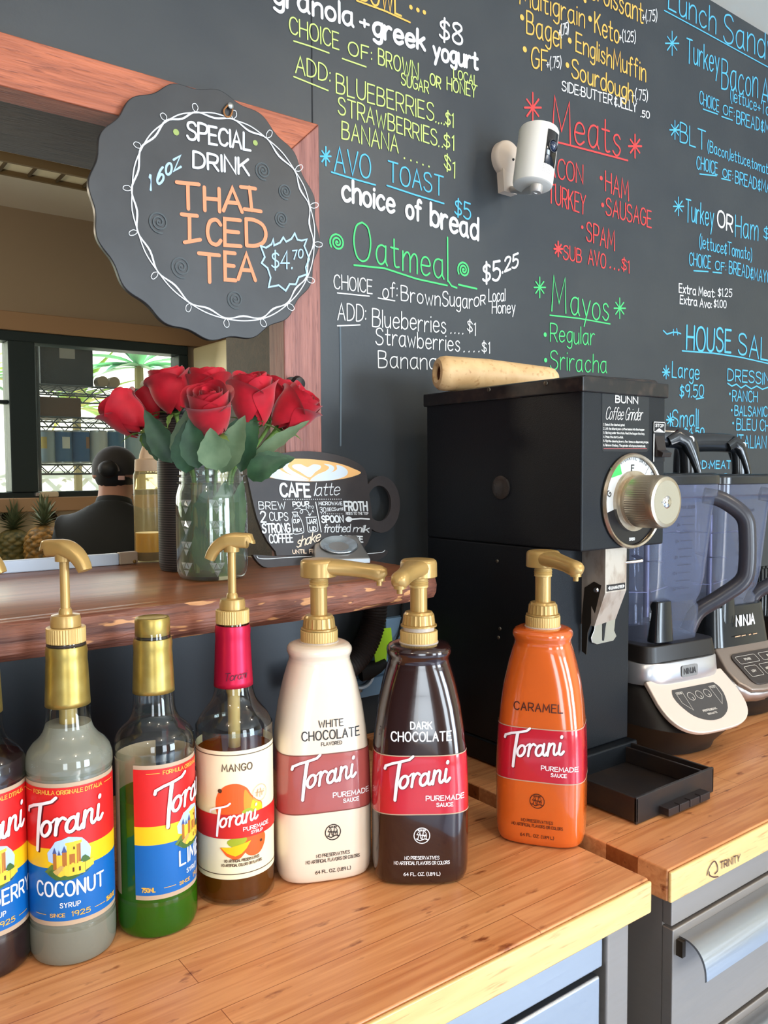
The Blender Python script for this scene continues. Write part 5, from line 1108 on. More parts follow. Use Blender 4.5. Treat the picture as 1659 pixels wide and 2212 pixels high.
rose('tallest red rose, upright just behind the drooping bud', 380, 893, 1.12, (-.18, .95, .10), 1.14, 1.0, 2, (-.016, -.004), 1.0,
     [(398, 1010, 1.045, (.12, 1.0, .1), .078, .022, 1, .05)])
rose('dark red rose half hidden between the drooping bud and the tallest rose', 348, 905, 1.15, (-.45, .9, .0), .9, 2.0, 3, (-.020, .006), .6, [(402, 1022, 1.035, (.05, 1.0, .25), .066, .020, 0, .1)])
rose('large red rose at the front of the bunch, spiral heart facing out', 459, 938, 1.02, (.02, .80, .52), 1.16, .2, 4, (.002, .020), 1.0,
     [(428, 1012, 1.0, (-.12, 1.0, .2), .062, .019, 0, .1), (470, 1016, .99, (-.1, 1.0, .35), .052, .022, 1, .1)])
rose('red rose at the back centre, only its top showing behind the front bloom', 452, 895, 1.13, (-.02, .98, .05), 1.15, .9, 5, (.006, -.016), 1.0, [(478, 1022, 1.03, (.42, 1.0, .1), .078, .020, 1, .08)])
rose('big upright red rose with tall tight petals beside the front bloom', 545, 918, 1.06, (.04, .95, .22), 1.22, 1.6, 6, (.012, .004), .9,
     [(492, 1005, 1.05, (.35, 1.0, .05), .074, .022, 0, .1), (520, 1020, 1.04, (.22, 1.0, .0), .085, .016, 0, .1)])
rose('red rose leaning out towards the wooden jamb', 600, 925, 1.08, (.62, .66, .15), 1.15, .5, 7, (-.006, .012), 1.0,
     [(545, 992, 1.05, (1.0, .72, .0), .088, .010, 1, .1), (540, 1012, 1.03, (1.0, .35, .1), .055, .017, 0, .35)])
rose('red rose tucked behind the one leaning to the jamb, only its rim visible', 585, 905, 1.13, (.25, .9, .0), 1.05, 2.4, 8, (.018, -.010), 1.0, [(535, 1030, 1.02, (.8, .5, .3), .05, .018, 0, .4)])

# leaves and brown stem ends pushed down into the water
rs_ = [o for o in bpy.data.objects if o.name.startswith('rose') and o.parent is None and o.get('category') == 'rose']
M_brst = mat('rose_stem_brown', (120, 92, 52), .55, rgb2=(92, 104, 50), nscale=(60, 60, 60))
rr_ = Vector((RGT.x, RGT.y, 0)).normalized(); tc = -Vector((FWD.x, FWD.y, 0)).normalized(); JC = Vector((JX, JY, SZ))
for k, (a, c, z, dr, L, W, m) in enumerate(((.012, .026, .045, (.15, 1, .15), .085, .020, 1), (.026, .016, .040, (.2, 1, .1), .09, .016, 1), (-.016, .022, .060, (.3, 1, .1), .07, .014, 0), (.000, .030, .012, (-.25, 1, .1), .06, .015, 0), (.020, .022, .008, (.1, 1, .1), .05, .014, 1), (-.022, .014, .020, (.1, 1, .0), .08, .012, 0), (.004, .018, .070, (.5, 1, .2), .06, .02, 1))):
    b = MB(); leaf_mesh(b, JC+rr_*a+tc*c*.9+Vector((0, 0, z)), rr_*dr[0]+Vector((0, 0, dr[1]))+tc*dr[2], tc+Vector((0, 0, .2)), L, W, .12, .08)
    make('leaf', b, M_leafp if m else M_leaf, rs_[k % len(rs_)], world=True, smooth=60)
for k, (a, c, a2) in enumerate(((-.026, .016, -.012), (-.014, .026, -.018), (.006, .028, .0), (.018, .020, .012), (-.020, .004, -.024), (.030, .008, .02))):
    b = MB(); b.tube(catmull([tuple(JC+rr_*a+tc*c+Vector((0, 0, .010))), tuple(JC+rr_*(a+a2)*.5+tc*c*.9+Vector((0, 0, .06))), tuple(JC+rr_*a2+tc*c*.6+Vector((0, 0, .125)))], k=5), .0030, 8)
    make('side_stem', b, M_brst, rs_[k % len(rs_)], world=True)

# ------------------------------------------------------------------ speaker, oil bottle, rail
q = onz(404, 1229, SZ)
def mesh_black(name):
    m, N, L, P = _tree(name); P.inputs['Roughness'].default_value = .5
    tc = N.new('ShaderNodeTexCoord'); wv = N.new('ShaderNodeTexWave'); wv.bands_direction = 'Z'; wv.inputs['Scale'].default_value = 95; L.new(tc.outputs['Object'], wv.inputs['Vector'])
    cr = N.new('ShaderNodeValToRGB'); e = cr.color_ramp.elements; e[0].color = (*lin((24, 22, 22)), 1); e[1].color = (*lin((74, 66, 62)), 1); e[0].position = .35; e[1].position = .75
    L.new(wv.outputs['Fac'], cr.inputs['Fac']); L.new(cr.outputs['Color'], P.inputs['Base Color']); return m
t = thing('smart_speaker', 'black ribbed cylindrical speaker standing behind the rose jar', 'speaker', (q.x+.002, 1.104, SZ))
b = MB(); b.lathe([(.0005, .0006), (.0385, .0008), (.0405, .004), (.0415, .012), (.0415, .218), (.0005, .218)], 48); make('speaker_body', b, mesh_black('speaker_mesh'), t)
b = MB(); b.lathe([(.0415, .218), (.0418, .2185), (.0418, .232), (.0405, .235), (.0005, .235)], 48, cap0=False); make('top_ring', b, M_bg if 'blender_gloss_black' in MATS else mat('speaker_top', (30, 30, 32), .3), t)
q = onz(324, 1213, SZ)
t = thing('squeeze_bottle', 'milky squeeze bottle with yellow oil at the bottom, beside the black speaker', 'bottle', (q.x, q.y, SZ))
sw = .0225; d_ = proj_d = (q-EYE).dot(FWD)
zc = lambda py: (lambda h: h)(ony(322, py, q.y).z-SZ)
z_oil = zc(1150); z_sh = zc(1010); z_cap0 = zc(1013); z_cap1 = zc(976)
b = MB(); b.lathe([(.0005, .001), (sw-.003, .001), (sw, .006), (sw, z_sh-.012), (sw-.003, z_sh-.003), (sw-.009, z_sh), (.0005, z_sh)], 36); make('bottle_body', b, glass('squeeze_plastic', (246, 236, 206), .12, rough=.2, haze=.20, hazecol=(255, 244, 200)), t)
b = MB(); b.lathe([(.0005, .003), (sw-.002, .004), (sw-.0018, z_oil), (.0005, z_oil)], 32); make('oil', b, mat('yellow_oil', (214, 164, 10), 0.3), t)
b = MB(); b.lathe([(.0005, .002), (sw-.0016, .003), (sw-.0015, .016), (.0005, .016)], 32); make('settled_spice', b, mat('settled_spice', (96, 70, 26), 0.6), t)
b = MB(); b.lathe([(sw-.004, z_cap0-.004), (sw-.002, z_cap0-.003), (sw-.003, z_cap0+(z_cap1-z_cap0)*.55), (sw-.009, z_cap0+(z_cap1-z_cap0)*.6), (sw-.010, z_cap1-.004), (.004, z_cap1+.02), (.003, z_cap1+.03), (.0005, z_cap1+.03)], 32); make('cap', b, mat('squeeze_cap', (232, 200, 160), 0.5), t)
r0 = onz(5, 1240, SZ); r1 = onz(299, 1217, SZ); yr = r0.y
b = MB(); zt1 = ony(10, 1212, yr).z
t = thing('white_rail', 'low white metal rail standing along the back of the plank', 'rail', (0, yr, SZ))
x1 = ony(258, 1218, yr).x; x2 = ony(299, 1217, yr).x
b.box(-.6, x1, yr, yr+.012, SZ, zt1); make('rail_bar', b, mat('rail_white', (196, 208, 226), 0.35), t, world=True, smooth=0, bevel=.002)
b = MB(); b.box(x1, x2, yr, yr+.013, SZ, zt1+.001); make('rail_end', b, mat('rail_end_tan', (172, 150, 128), 0.5), t, world=True, smooth=0, bevel=.002)
p = ony(291, 1213, yr-.0005); b = MB(); b.lathe([(.0005, .0018), (.002, .0014), (.0028, 0)], 12, M=T(*p) @ frame_to((0, -1, 0))); make('rail_screw', b, mat('brass_screw', (180, 140, 80), .4, .8), t, world=True)

# ------------------------------------------------------------------ security camera on the wall
mc = ony(1088, 352, WY); M_wp = mat('camera_white_plastic', (226, 220, 210), 0.45); M_wm = mat('mount_white_plastic', (214, 196, 178), 0.5)
t = thing('security_camera', 'white cylindrical security camera on a round wall mount among the menu lettering', 'security camera', (mc.x, WY, mc.z))
rm = abs(ony(1088, 308, WY).z-ony(1088, 385, WY).z)/2; cz_ = ony(1088, 346, WY).z
b = MB(); b.lathe([(.0005, .016), (rm-.005, .016), (rm-.001, .013), (rm, .009), (rm, 0)], 44, M=T(mc.x, WY, cz_) @ frame_to((0, -1, 0)))
b.add([(mc.x-.018, WY, cz_-.022), (mc.x+.020, WY, cz_-.022), (mc.x+.018, WY, cz_-.062), (mc.x-.014, WY, cz_-.062), (mc.x-.018, WY-.0158, cz_-.022), (mc.x+.020, WY-.0158, cz_-.022), (mc.x+.018, WY-.0158, cz_-.062), (mc.x-.014, WY-.0158, cz_-.062)], [(0, 3, 2, 1), (4, 5, 6, 7), (0, 1, 5, 4), (1, 2, 6, 5), (2, 3, 7, 6), (3, 0, 4, 7)])
make('wall_mount', b, M_wm, t, world=True, smooth=40)
b = MB(); b.lathe([(.0005, .0022), (.002, .0018), (.0024, 0)], 12, M=T(mc.x+.008, WY-.016, cz_-.002) @ frame_to((0, -1, 0))); make('mount_screw', b, M_blk, t, world=True)
YB_ = 1.000
c_top = ony(1165, 280, YB_); c_bot = ony(1150, 402, YB_); ax = (c_top-c_bot); ax.y = -.0; 
wv_ = 43*((c_top-EYE).dot(FWD))/FPX; H_ = ax.length
MC = T(*c_bot) @ frame_to(ax)
b = MB(); b.lathe([(.0005, -.001), (wv_-.004, -.001), (wv_-.001, .001), (wv_, .005), (wv_, H_-.005), (wv_-.002, H_-.001), (wv_-.005, H_), (.0005, H_)], 56, M=MC); body = make('camera_body', b, M_wp, t, world=True)
fa = math.radians(-62)   # where the face plate looks, in the body's own ring
ex = MC.to_3x3() @ Vector((1, 0, 0)); ey = MC.to_3x3() @ Vector((0, 1, 0))
best = max(range(360), key=lambda k: (ex*math.cos(math.radians(k))+ey*math.sin(math.radians(k))).dot((RGT*.62-FWD*.72))); fa = math.radians(best)
def cbf(off): return lambda s, z: tuple(MC @ Vector(((wv_+off)*math.cos(fa+s/wv_), (wv_+off)*math.sin(fa+s/wv_), z)))
ws = .0135; b = MB(); strip(b, -ws, ws, H_*.27, H_*.86, cbf(.0008), n=16) if 'strip' in globals() else None
fpl = make('face_plate', b, mat('camera_face_black', (18, 17, 20), 0.15, coat=.5), body, world=True, solid=.0006)
b = MB(); o = MC @ Vector((wv_*math.cos(fa), wv_*math.sin(fa), H_*.60)); dn = ex*math.cos(fa)+ey*math.sin(fa)
b.lathe([(.0005, .0075), (.005, .0062), (.0082, .003), (.0092, 0)], 28, M=T(*o) @ frame_to(dn)); make('lens', b, mat('lens_glass', (24, 40, 66), 0.06, coat=1), fpl, world=True)
b = MB(); b.lathe([(.0092, -.001), (.0110, -.001), (.0110, .0022), (.0095, .0028)], 28, M=T(*o) @ frame_to(dn), cap0=False, cap1=False); make('lens_ring', b, mat('lens_ring', (50, 50, 54), 0.3), fpl, world=True, solid=.0004)
b = MB()
for i in range(9):
    for j in range(6):
        f = cbf(.0004); s_, z_ = -.014+i*.0035, H_*.13+j*.0028; b.add([f(s_-.0006, z_-.0005), f(s_+.0006, z_-.0005), f(s_+.0006, z_+.0005), f(s_-.0006, z_+.0005)], [(0, 1, 2, 3)])
make('speaker_holes', b, mat('grey_dot', (150, 146, 140), .6), body, world=True, smooth=0)
b = MB(); j0 = Vector((mc.x+.006, WY-.014, cz_-.055)); j1 = c_bot-ax.normalized()*.006
b.tube([tuple(j0), tuple(j0.lerp(j1, .5)+Vector((0, 0, -.002))), tuple(j1), tuple(j1+(j1-j0).normalized()*.018)], [.006, .0065, .007, .007], 14); b.lathe([(.0005, -.012), (.009, -.012), (.011, -.009), (.011, .0), (.0005, .0)], 24, M=T(*(c_bot+(j1-j0).normalized()*.016)) @ frame_to(ax))
make('ball_arm', b, mat('arm_grey', (176, 170, 164), .35, .3), t, world=True)

# ------------------------------------------------------------------ sockets and hose under the plank
M_box = mat('outlet_grey_blue', (120, 150, 176), 0.5, .2)
WB = WY
def P1(px, py, y): return ony(px, py, y)
t = thing('outlet_strip', 'grey-blue metal outlet strip on the wall under the plank', 'outlet', tuple(P1(790, 1440, WB)))
a = P1(757, 1512, WB-.02); c = P1(830, 1430, WB-.02)
b = MB(); b.box(a.x, c.x+.05, WB-.024, WB, a.z, a.z+.030); b.box(a.x+.012, c.x+.05, WB-.016, WB, a.z+.03, P1(790, 1430, WB-.016).z); make('outlet_box', b, M_box, t, world=True, smooth=0, bevel=.002)
u = P1(845, 1335, WB-.012); u2 = P1(870, 1400, WB-.012); b = MB(); b.box(u.x-.012, u2.x+.03, WB-.014, WB, u2.z-.02, u.z); make('cover_plate', b, M_box, t, world=True, smooth=0, bevel=.002)
p = P1(779, 1492, WB-.025); b = MB(); b.lathe([(.0005, .002), (.0025, .0016), (.0034, 0)], 12, M=T(*p) @ frame_to((0, -1, 0))); make('strip_screw', b, M_slv, t, world=True)
p = P1(775, 1455, WB-.026); b = MB(); b.lathe([(.020, 0), (.022, .004), (.022, .012), (.019, .012), (.018, .003)], 32, M=T(*p) @ frame_to((-.2, -1, 0)), cap0=False, cap1=False); make('socket_ring', b, mat('socket_white', (196, 214, 226), .4), t, world=True, solid=.001)
t = thing('power_plug', 'black power plug with its cord pushed into the outlet strip', 'plug', tuple(p))
b = MB(); b.loft(beak([(0, 0), (.014, .002), (.030, .006), (.044, .013)], [.013, .015, .012, .007], [.015, .014, .010, .006], 3), M=T(p.x-.002, p.y-.006, p.z+.004) @ Rz(-.3)); make('plug_body', b, M_blk, t, world=True, smooth=50)
b = MB(); e = Vector((p.x+.035, p.y-.03, p.z+.008)); b.tube(catmull([tuple(e), (e.x+.02, e.y-.01, e.z-.004), (e.x+.035, e.y, e.z-.04), (e.x+.03, e.y+.01, e.z-.12)], k=5), .0045, 10); make('cord', b, M_blk, t, world=True)
t = thing('flexible_hose', 'dark ribbed flexible hose curving down beneath the plank', 'hose', tuple(P1(800, 1320, 1.05)))
hp = catmull([tuple(P1(812, 1290, 1.05)), tuple(P1(808, 1340, 1.05)), tuple(P1(792, 1390, 1.045)), tuple(P1(764, 1430, 1.04)), tuple(P1(720, 1462, 1.03)), tuple(P1(680, 1485, 1.02))], k=16)
b = MB(); b.tube(hp, [.0185+(.0012 if i % 2 else -.0006) for i in range(len(hp))], 22); make('hose_tube', b, mat('hose_brown_black', (38, 28, 24), .6), t, world=True, smooth=20)
b = MB(); PTg = Plane((0, WB-.045, 0)); q = [PTg.hit(*p) for p in ((828, 1358), (845, 1356), (848, 1392), (836, 1404), (834, 1436), (812, 1441), (808, 1406))]
f0, f1 = PTg.at(0), PTg.at(-.0012); n = len(q); b.add([f0(*p) for p in q]+[f1(*p) for p in q], [tuple(range(n)), tuple(range(2*n-1, n-1, -1))]+[(i, (i+1) % n, n+(i+1) % n, n+i) for i in range(n)])
tag(make('hang_tag', b, mat('neon_yellow_card', (176, 226, 40), .6)), 'bright yellow-green card tag hanging beside the ribbed hose', 'tag')
b = MB(); b.tube(catmull([tuple(P1(868, 1300, WB-.01)), tuple(P1(868, 1330, WB-.012)), tuple(P1(862, 1368, WB-.02)), tuple(P1(850, 1400, WB-.03)), tuple(P1(856, 1440, WB-.03))], k=6), .002, 8)
tag(make('thin_cable', b, M_blk), 'thin black cable running down behind the dark chocolate bottle', 'cable')

hk = ony(597, 829, TY); b = MB(); b.lathe([(.0005, .026), (.009, .024), (.012, .018), (.010, .012), (.004, .009), (.005, .003), (.012, .002), (.012, 0), (.0005, 0)], 20, M=T(XJ+.012, TY, hk.z) @ frame_to((0, -1, 0)))
tag(make('wall_hook', b, mat('hook_black', (24, 22, 22), .4)), 'small black knob hook on the reddish wooden jamb above the roses', 'hook')
# ------------------------------------------------------------------ black coffee grinder
M_gr = mat('grinder_black_paint', (16, 19, 23), 0.45, spec=0.3, bump=0.15, nscale=(900, 900, 900), ndet=2)
M_lid = mat('grinder_lid_paint', (22, 21, 22), 0.35, rgb2=(58, 46, 40), nscale=(60, 60, 60), ramp=(.5, .75))
M_alu = mat('worn_aluminium', (196, 184, 166), 0.32, 0.9, rgb2=(170, 150, 126), nscale=(50, 50, 50))
M_alu2 = mat('polished_aluminium', (214, 212, 208), 0.25, 1.0)
M_rust = mat('stained_steel', (190, 178, 164), 0.45, 0.55, rgb2=(140, 116, 96), nscale=(60, 60, 30), ramp=(.5, .8))
GX0, GX1, GY0, GY1 = .8365, 1.0150, .690, 1.000
gz0 = ony(1262, 1192, GY0).z; gz1 = ony(1258, 812, GY0).z
t = thing('coffee_grinder', 'tall black coffee grinder with a big round metal dial, behind the caramel bottle', 'coffee grinder', ((GX0+GX1)/2, .85, CT))
b = MB(); b.box(GX0, GX1, GY0, GY1, gz0, gz1-.004); hop = make('hopper_housing', b, M_gr, t, world=True, smooth=0, bevel=.003)
b = MB(); b.box(GX0-.0035, GX1+.0035, GY0-.0035, GY1+.004, gz1-.020, gz1); b.add([(GX0+.03, GY0+.02, gz1), (GX1-.004, GY0+.006, gz1), (GX1-.004, GY1-.03, gz1), (GX0+.03, GY1-.03, gz1), (GX0+.034, GY0+.024, gz1+.006), (GX1-.008, GY0+.010, gz1+.006), (GX1-.008, GY1-.034, gz1+.006), (GX0+.034, GY1-.034, gz1+.006)],
    [(0, 1, 5, 4), (1, 2, 6, 5), (2, 3, 7, 6), (3, 0, 4, 7), (4, 5, 6, 7)]); make('lid', b, M_lid, t, world=True, smooth=0, bevel=.0022)
b = MB()
for px, py in ((1056, 842), (1179, 828)):
    p = onx(px, py, GX0-.0036); b.lathe([(.0005, 0), (.0035, .0002), (.003, .0012), (.0005, .0016)], 14, M=T(*p) @ frame_to((-1, 0, 0)))
make('lid_screw', b, mat('screw_metal', (90, 84, 74), 0.4, 0.8), t, world=True)
p = onx(1083, 1053, GX0); b = MB(); b.lathe([(.0005, .0006), (.0160, .0006), (.0168, 0), (.0168, .0022), (.0155, .0030), (.0005, .0030)], 28, M=T(*p) @ frame_to((-1, 0, 0)))
make('hole_plug', b, mat('hole_plug_plastic', (58, 52, 48), 0.25, 0.3, bump=.5, nscale=(120, 120, 120)), t, world=True)
BY0 = .744
b = MB(); b.box(GX0+.001, GX1-.003, BY0, GY1, CT+.036, gz0); make('lower_body', b, M_gr, t, world=True, smooth=0, bevel=.003)
b = MB(); b.box(GX0-.001, GX1+.001, GY1-.27, GY1+.01, CT+.002, CT+.036); make('foot', b, M_gr, t, world=True, smooth=0, bevel=.003)
# tray pushed out at the bottom
tz = ony(1372, 1725, .6005).z; ty = .6005; tx0 = onz(1372, 1783, CT).x; tx1 = onz(1547, 1714, CT).x
b = MB(); w = .004
b.box(tx0, tx1, ty, ty+w, CT+.001, tz); b.box(tx0, tx0+w, ty, .74, CT+.003, tz-.001); b.box(tx1-w, tx1, ty, .86, CT+.003, tz-.001); b.box(tx0+w, tx1-w, ty+w, .86, CT+.003, CT+.008)
b.box(tx1-.016, tx1-.012, ty+w, .86, CT+.008, tz-.004)
tr = make('tray', b, mat('tray_paint', (30, 27, 28), 0.38, rgb2=(44, 34, 28), nscale=(30, 30, 30)), t, world=True, smooth=0, bevel=.0012)
PT = Plane((0, ty, 0)); h0 = PT.hit(1424, 1742); h1 = PT.hit(1517, 1707)
b = MB(); b.box(h0[0], h1[0]-.004, ty-.014, ty+.001, h0[1]-.009, h0[1]+.001)
for i in range(1, 4):
    xx = h0[0]+(h1[0]-.004-h0[0])*i/4; b.box(xx-.0012, xx+.0012, ty-.0152, ty-.006, h0[1]-.008, h0[1]+.0022)
make('tray_grip', b, mat('tray_grip_paint', (40, 32, 32), 0.4), tr, world=True, smooth=0, bevel=.001)
# front plate: name panel, switch, dial
PG = Plane((0, GY0, 0)); M_lbl = mat('grinder_name_panel', (27, 31, 36), 0.35); M_lblt = mat('panel_lettering', (226, 222, 214), 0.5); M_lblr = mat('panel_red_rule', (170, 84, 84), 0.5)
a0 = PG.hit(1299, 975); a1 = PG.hit(1402, 842)
b = MB(); f = PG.at(.0004); q = rrect(a0[0], a1[0], a0[1], a1[1], .006)
b.add([f(*p) for p in q], [tuple(range(len(q)))]); np_ = make('name_panel', b, M_lbl, hop, world=True, smooth=0)
b = MB(); hand(b, PG, 'BUNN', (1328, 869), (1376, 872), 14, 2.8, .0009, jit=0, gap=1.8)
hand(b, PG, 'Coffee Grinder', (1306, 906), (1385, 908), 27, 1.4, .0009, jit=.1, gap=1.0, slant=.4)
for k, s in enumerate(('1. Select the desired grind.', '2. Lift the lid and pour coffee beans into the hopper.', '3. Slip bag under the chute. Rest the bag on the tray.', '4. Press the start switch.', '5. Flip the cleaning lever a few times as dispensing stops.', '6. Remove the bag. The grinder will stop automatically.')):
    n = len(s); yy = 919+k*8.9; hand(b, PG, s, (1302, yy), (1302+n*1.65, yy+n*.045), 4.6, .75, .0009, jit=0)
make('panel_lettering', b, M_lblt, hop, world=True, smooth=0)
b = MB(); pline(b, PG, [(1304, 847.5), (1396, 853)], 1.3, .0008); pline(b, PG, [(1303, 969), (1396, 969)], 1.3, .0008); make('panel_rule', b, M_lblr, hop, world=True, smooth=0)
s0 = PG.hit(1409, 997); s1 = PG.hit(1435, 912); zz = PG.hit(1420, 934)[1]
b = MB(); b.box(s0[0], s1[0], GY0-.0012, GY0, s0[1], s1[1]); sw = make('switch', b, M_blk, t, world=True, smooth=0)
b = MB(); f = PG.at(.0016); 
for x0, x1, z0, z1 in ((s0[0], s1[0], s1[1]-.0012, s1[1]), (s0[0], s1[0], zz, zz+.0012), (s0[0], s0[0]+.0012, zz, s1[1]), (s1[0]-.0012, s1[0], zz, s1[1]), (s0[0], s0[0]+.002, s0[1], zz-.002)):
    b.add([f(x0, z0), f(x1, z0), f(x1, z1), f(x0, z1)], [(0, 1, 2, 3)])
hand(b, PG, 'STOP', (1414, 922), (1431, 923), 6, 1.5, .0016, jit=0)
poly(b, PG, [(1414, 931), (1431, 932), (1422, 925)], .0016)
make('switch_plate_print', b, M_lblt, sw, world=True, smooth=0)
b = MB(); xa, xb = s0[0]+.004, s1[0]-.002; zt_, zm, zb_ = zz-.004, (zz+s0[1])/2-.004, s0[1]+.006
b.add([(xa, GY0-.001, zt_), (xb, GY0-.001, zt_), (xa, GY0-.006, zm), (xb, GY0-.006, zm), (xa, GY0-.015, zb_+.006), (xb, GY0-.015, zb_+.006), (xa, GY0-.013, zb_), (xb, GY0-.013, zb_), (xa, GY0-.001, zb_), (xb, GY0-.001, zb_)],
      [(0, 1, 3, 2), (2, 3, 5, 4), (4, 5, 7, 6), (6, 7, 9, 8), (0, 2, 4, 6, 8), (1, 9, 7, 5, 3)])
make('rocker', b, mat('rocker_plastic', (36, 28, 26), 0.3), sw, world=True, smooth=0, bevel=.001)
dc = PG.hit(1364, 1082); DC = Vector((dc[0], GY0, dc[1])); DR = abs(PG.hit(1364, 979)[1]-dc[1])
MD = T(*DC) @ frame_to((0, -1, 0))      # local +Z out of the front, +X to the right? fixed below by building in plane coords
fd = lambda off: (lambda a, c: (DC.x+a, GY0-off, DC.z+c))
b = MB(); b.lathe([(DR-.0045, .0004), (DR-.001, .0004), (DR, .003), (DR-.0016, .0062), (DR-.004, .0055), (DR-.0052, .0030)], 64, M=MD, cap0=False, cap1=False)
dial = make('dial', b, M_alu, t, world=True, solid=.0006)
b = MB(); n = 64; r0, r1 = DR*.42, DR-.0046
def sector(a0, a1, off, m):
    f = fd(off); k = 28; vs = [f(r*math.cos(a0+(a1-a0)*i/k), r*math.sin(a0+(a1-a0)*i/k)) for r in (r0, r1) for i in range(k+1)]
    b.add(vs, [(i, i+1, k+2+i, k+1+i) for i in range(k)], m)
sector(math.radians(195), math.radians(345), .0012, 1); sector(math.radians(-15), math.radians(195), .0012, 0)
make('dial_face', b, [mat('dial_white', (206, 206, 204), 0.4), mat('dial_black', (24, 22, 24), 0.3)], dial, world=True, smooth=0)
b = MB(); f = fd(.0016)
for a, s, rr, h in ((90, 'AUTOMATIC DRIP', .86, .0046), (172, 'FINE PERK', .86, .0036), (30, 'COARSE', .86, .0036)):
    n = len(s)
    for i, ch in enumerate(s):
        if ch == ' ': continue
        th = math.radians(a)-(i-(n-1)/2)*.084
        lay(b, ch, DC.x*0+DR*rr*math.cos(th)-.0014*math.sin(th), DR*rr*math.sin(th)-.0, .0028, h, .0006, f, rot=th-PI/2)
lay(b, 'E', -.0028, DR*.62, .0055, .0085, .0016, f); lay(b, 'G', -.049, .006, .006, .008, .0013, f, rot=.9)
for a in (66, 90, 114): patch(b, circ(DR*.52*math.cos(math.radians(a)), DR*.52*math.sin(math.radians(a)), .0007, 8), f)
for a in (52, 25): ribbon(b, [(DR*.45*math.cos(math.radians(a)), DR*.45*math.sin(math.radians(a))), (DR*.9*math.cos(math.radians(a)), DR*.9*math.sin(math.radians(a)))], .0005, f)
make('dial_print', b, mat('dial_ink', (24, 22, 22), 0.5), dial, world=True, smooth=0)
b = MB(); lay(b, 'ESPRESSO', -.006, -DR*.83, .012, .0034, .0007, fd(.0016)); make('dial_white_print', b, M_lblt, dial, world=True, smooth=0)
b = MB(); g = [PG.hit(*p) for p in ((1316, 1011), (1337, 1003), (1341, 1024), (1319, 1032))]; b.add([fd(.0020)(p[0]-DC.x, p[1]-DC.z) for p in g], [(0, 1, 2, 3)])
note(make('green_sticker', b, mat('neon_green', (64, 214, 92), 0.6), dial, world=True, smooth=0), 'neon green sticker on the dial')
KP = onx(1441, 1090, DC.x); KL = GY0-KP.y
b = MB(); b.lathe([(.035, .001), (.041, .001), (.041, .006), (.034, .007), (.033, .014)], 48, M=MD); make('knob_flange', b, M_alu, dial, world=True)
kr = .0345
b = MB(); ribs = 70; rings = []
for z, k, rb in ((.006, -.0005, 0), (.012, -.0008, 0), (.0135, .0004, .0004), (KL-.011, .0004, .0004), (KL-.009, -.0002, 0), (KL-.004, 0, 0), (KL-.001, -.0014, 0), (KL, -.004, 0)):
    rings.append([((kr+k+(rb if j % 2 else -rb))*math.cos(PI*j/ribs), (kr+k+(rb if j % 2 else -rb))*math.sin(PI*j/ribs), z) for j in range(2*ribs)])
b.loft(rings, M=MD); knob = make('knob', b, mat('knob_brass_aluminium', (186, 172, 150), 0.34, 0.9), dial, world=True, smooth=30)
b = MB(); b.lathe([(.0005, KL+.0002), (kr-.006, KL+.0002), (kr-.007, KL-.0003)], 40, M=MD); make('knob_cap', b, M_alu2, dial, world=True)
b = MB(); b.lathe([(.0005, KL+.0032), (.004, KL+.003), (.0078, KL+.0012), (.0085, KL)], 28, M=MD); b.box(DC.x-.008, DC.x+.008, GY0-KL-.0036, GY0-KL-.0030, DC.z-.0006, DC.z+.0006)
make('knob_screw', b, mat('chrome', (220, 216, 214), 0.1, 1.0), dial, world=True)
# steel chute with lever and bag clip
CX0 = ony(1309, 1230, .70).x
YC = .704
c0 = ony(1308, 1196, YC); c1 = ony(1374, 1180, YC); cm = ony(1311, 1281, YC); cb = ony(1300, 1358, YC)
XA, XB = c0.x, c0.x+.046
b = MB(); b.add([(XA, YC, gz0), (XB, YC, gz0), (XB, YC, cm.z), (XA, YC, cm.z), (XB-.002, YC+.016, cb.z+.005), (XA-.004+.002, YC+.016, cb.z), (XA, BY0, gz0), (XB, BY0, gz0), (XA, BY0, cb.z), (XB, BY0, cb.z)],
      [(0, 3, 2, 1), (3, 5, 4, 2), (0, 6, 8, 5, 3), (1, 2, 4, 9, 7), (5, 8, 9, 4)])
ch = make('chute', b, M_rust, t, world=True, smooth=0)
b = MB(); PC = Plane((0, YC, 0)); f = PC.at(.0005); zq = cm.z
b.add([f(XA+.003, zq+.002), f(XB-.003, zq+.002), f(XB-.003, zq+.011), f(XA+.003, zq+.011)], [(0, 1, 2, 3)], 0)
f2 = PC.at(.0009); b2 = MB(); lay(b2, 'CLEANING LEVER', XA+.010, zq+.0045, XB-XA-.021, .0036, .0007, f2)
for s, xx in ((1, XA+.005), (-1, XB-.005)): b2.add([f2(xx, zq+.0065), f2(xx+s*.004, zq+.0095), f2(xx+s*.004, zq+.0035)], [(0, 1, 2)])
lp = make('lever_plate', b, mat('lever_plate_black', (30, 26, 26), 0.4), ch, world=True, smooth=0); make('lever_print', b2, M_lblt, ch, world=True, smooth=0)
lv = ony(1369, 1213, YC); b = MB(); b.tube([(XB-.004, YC+.004, lv.z), (XB+.010, YC-.006, lv.z+.001), (XB+.021, YC-.010, lv.z+.002)], [.0022, .0022, .0026], 10); make('cleaning_lever', b, M_alu2, ch, world=True)
b = MB(); side = [(YC+.006, cm.z+.010), (YC+.018, cm.z+.014), (YC+.034, cm.z+.004), (BY0-.002, cb.z+.01), (BY0-.002, cb.z-.038), (YC+.030, cb.z-.042), (YC+.028, cb.z-.01), (YC+.015, cb.z+.02)]
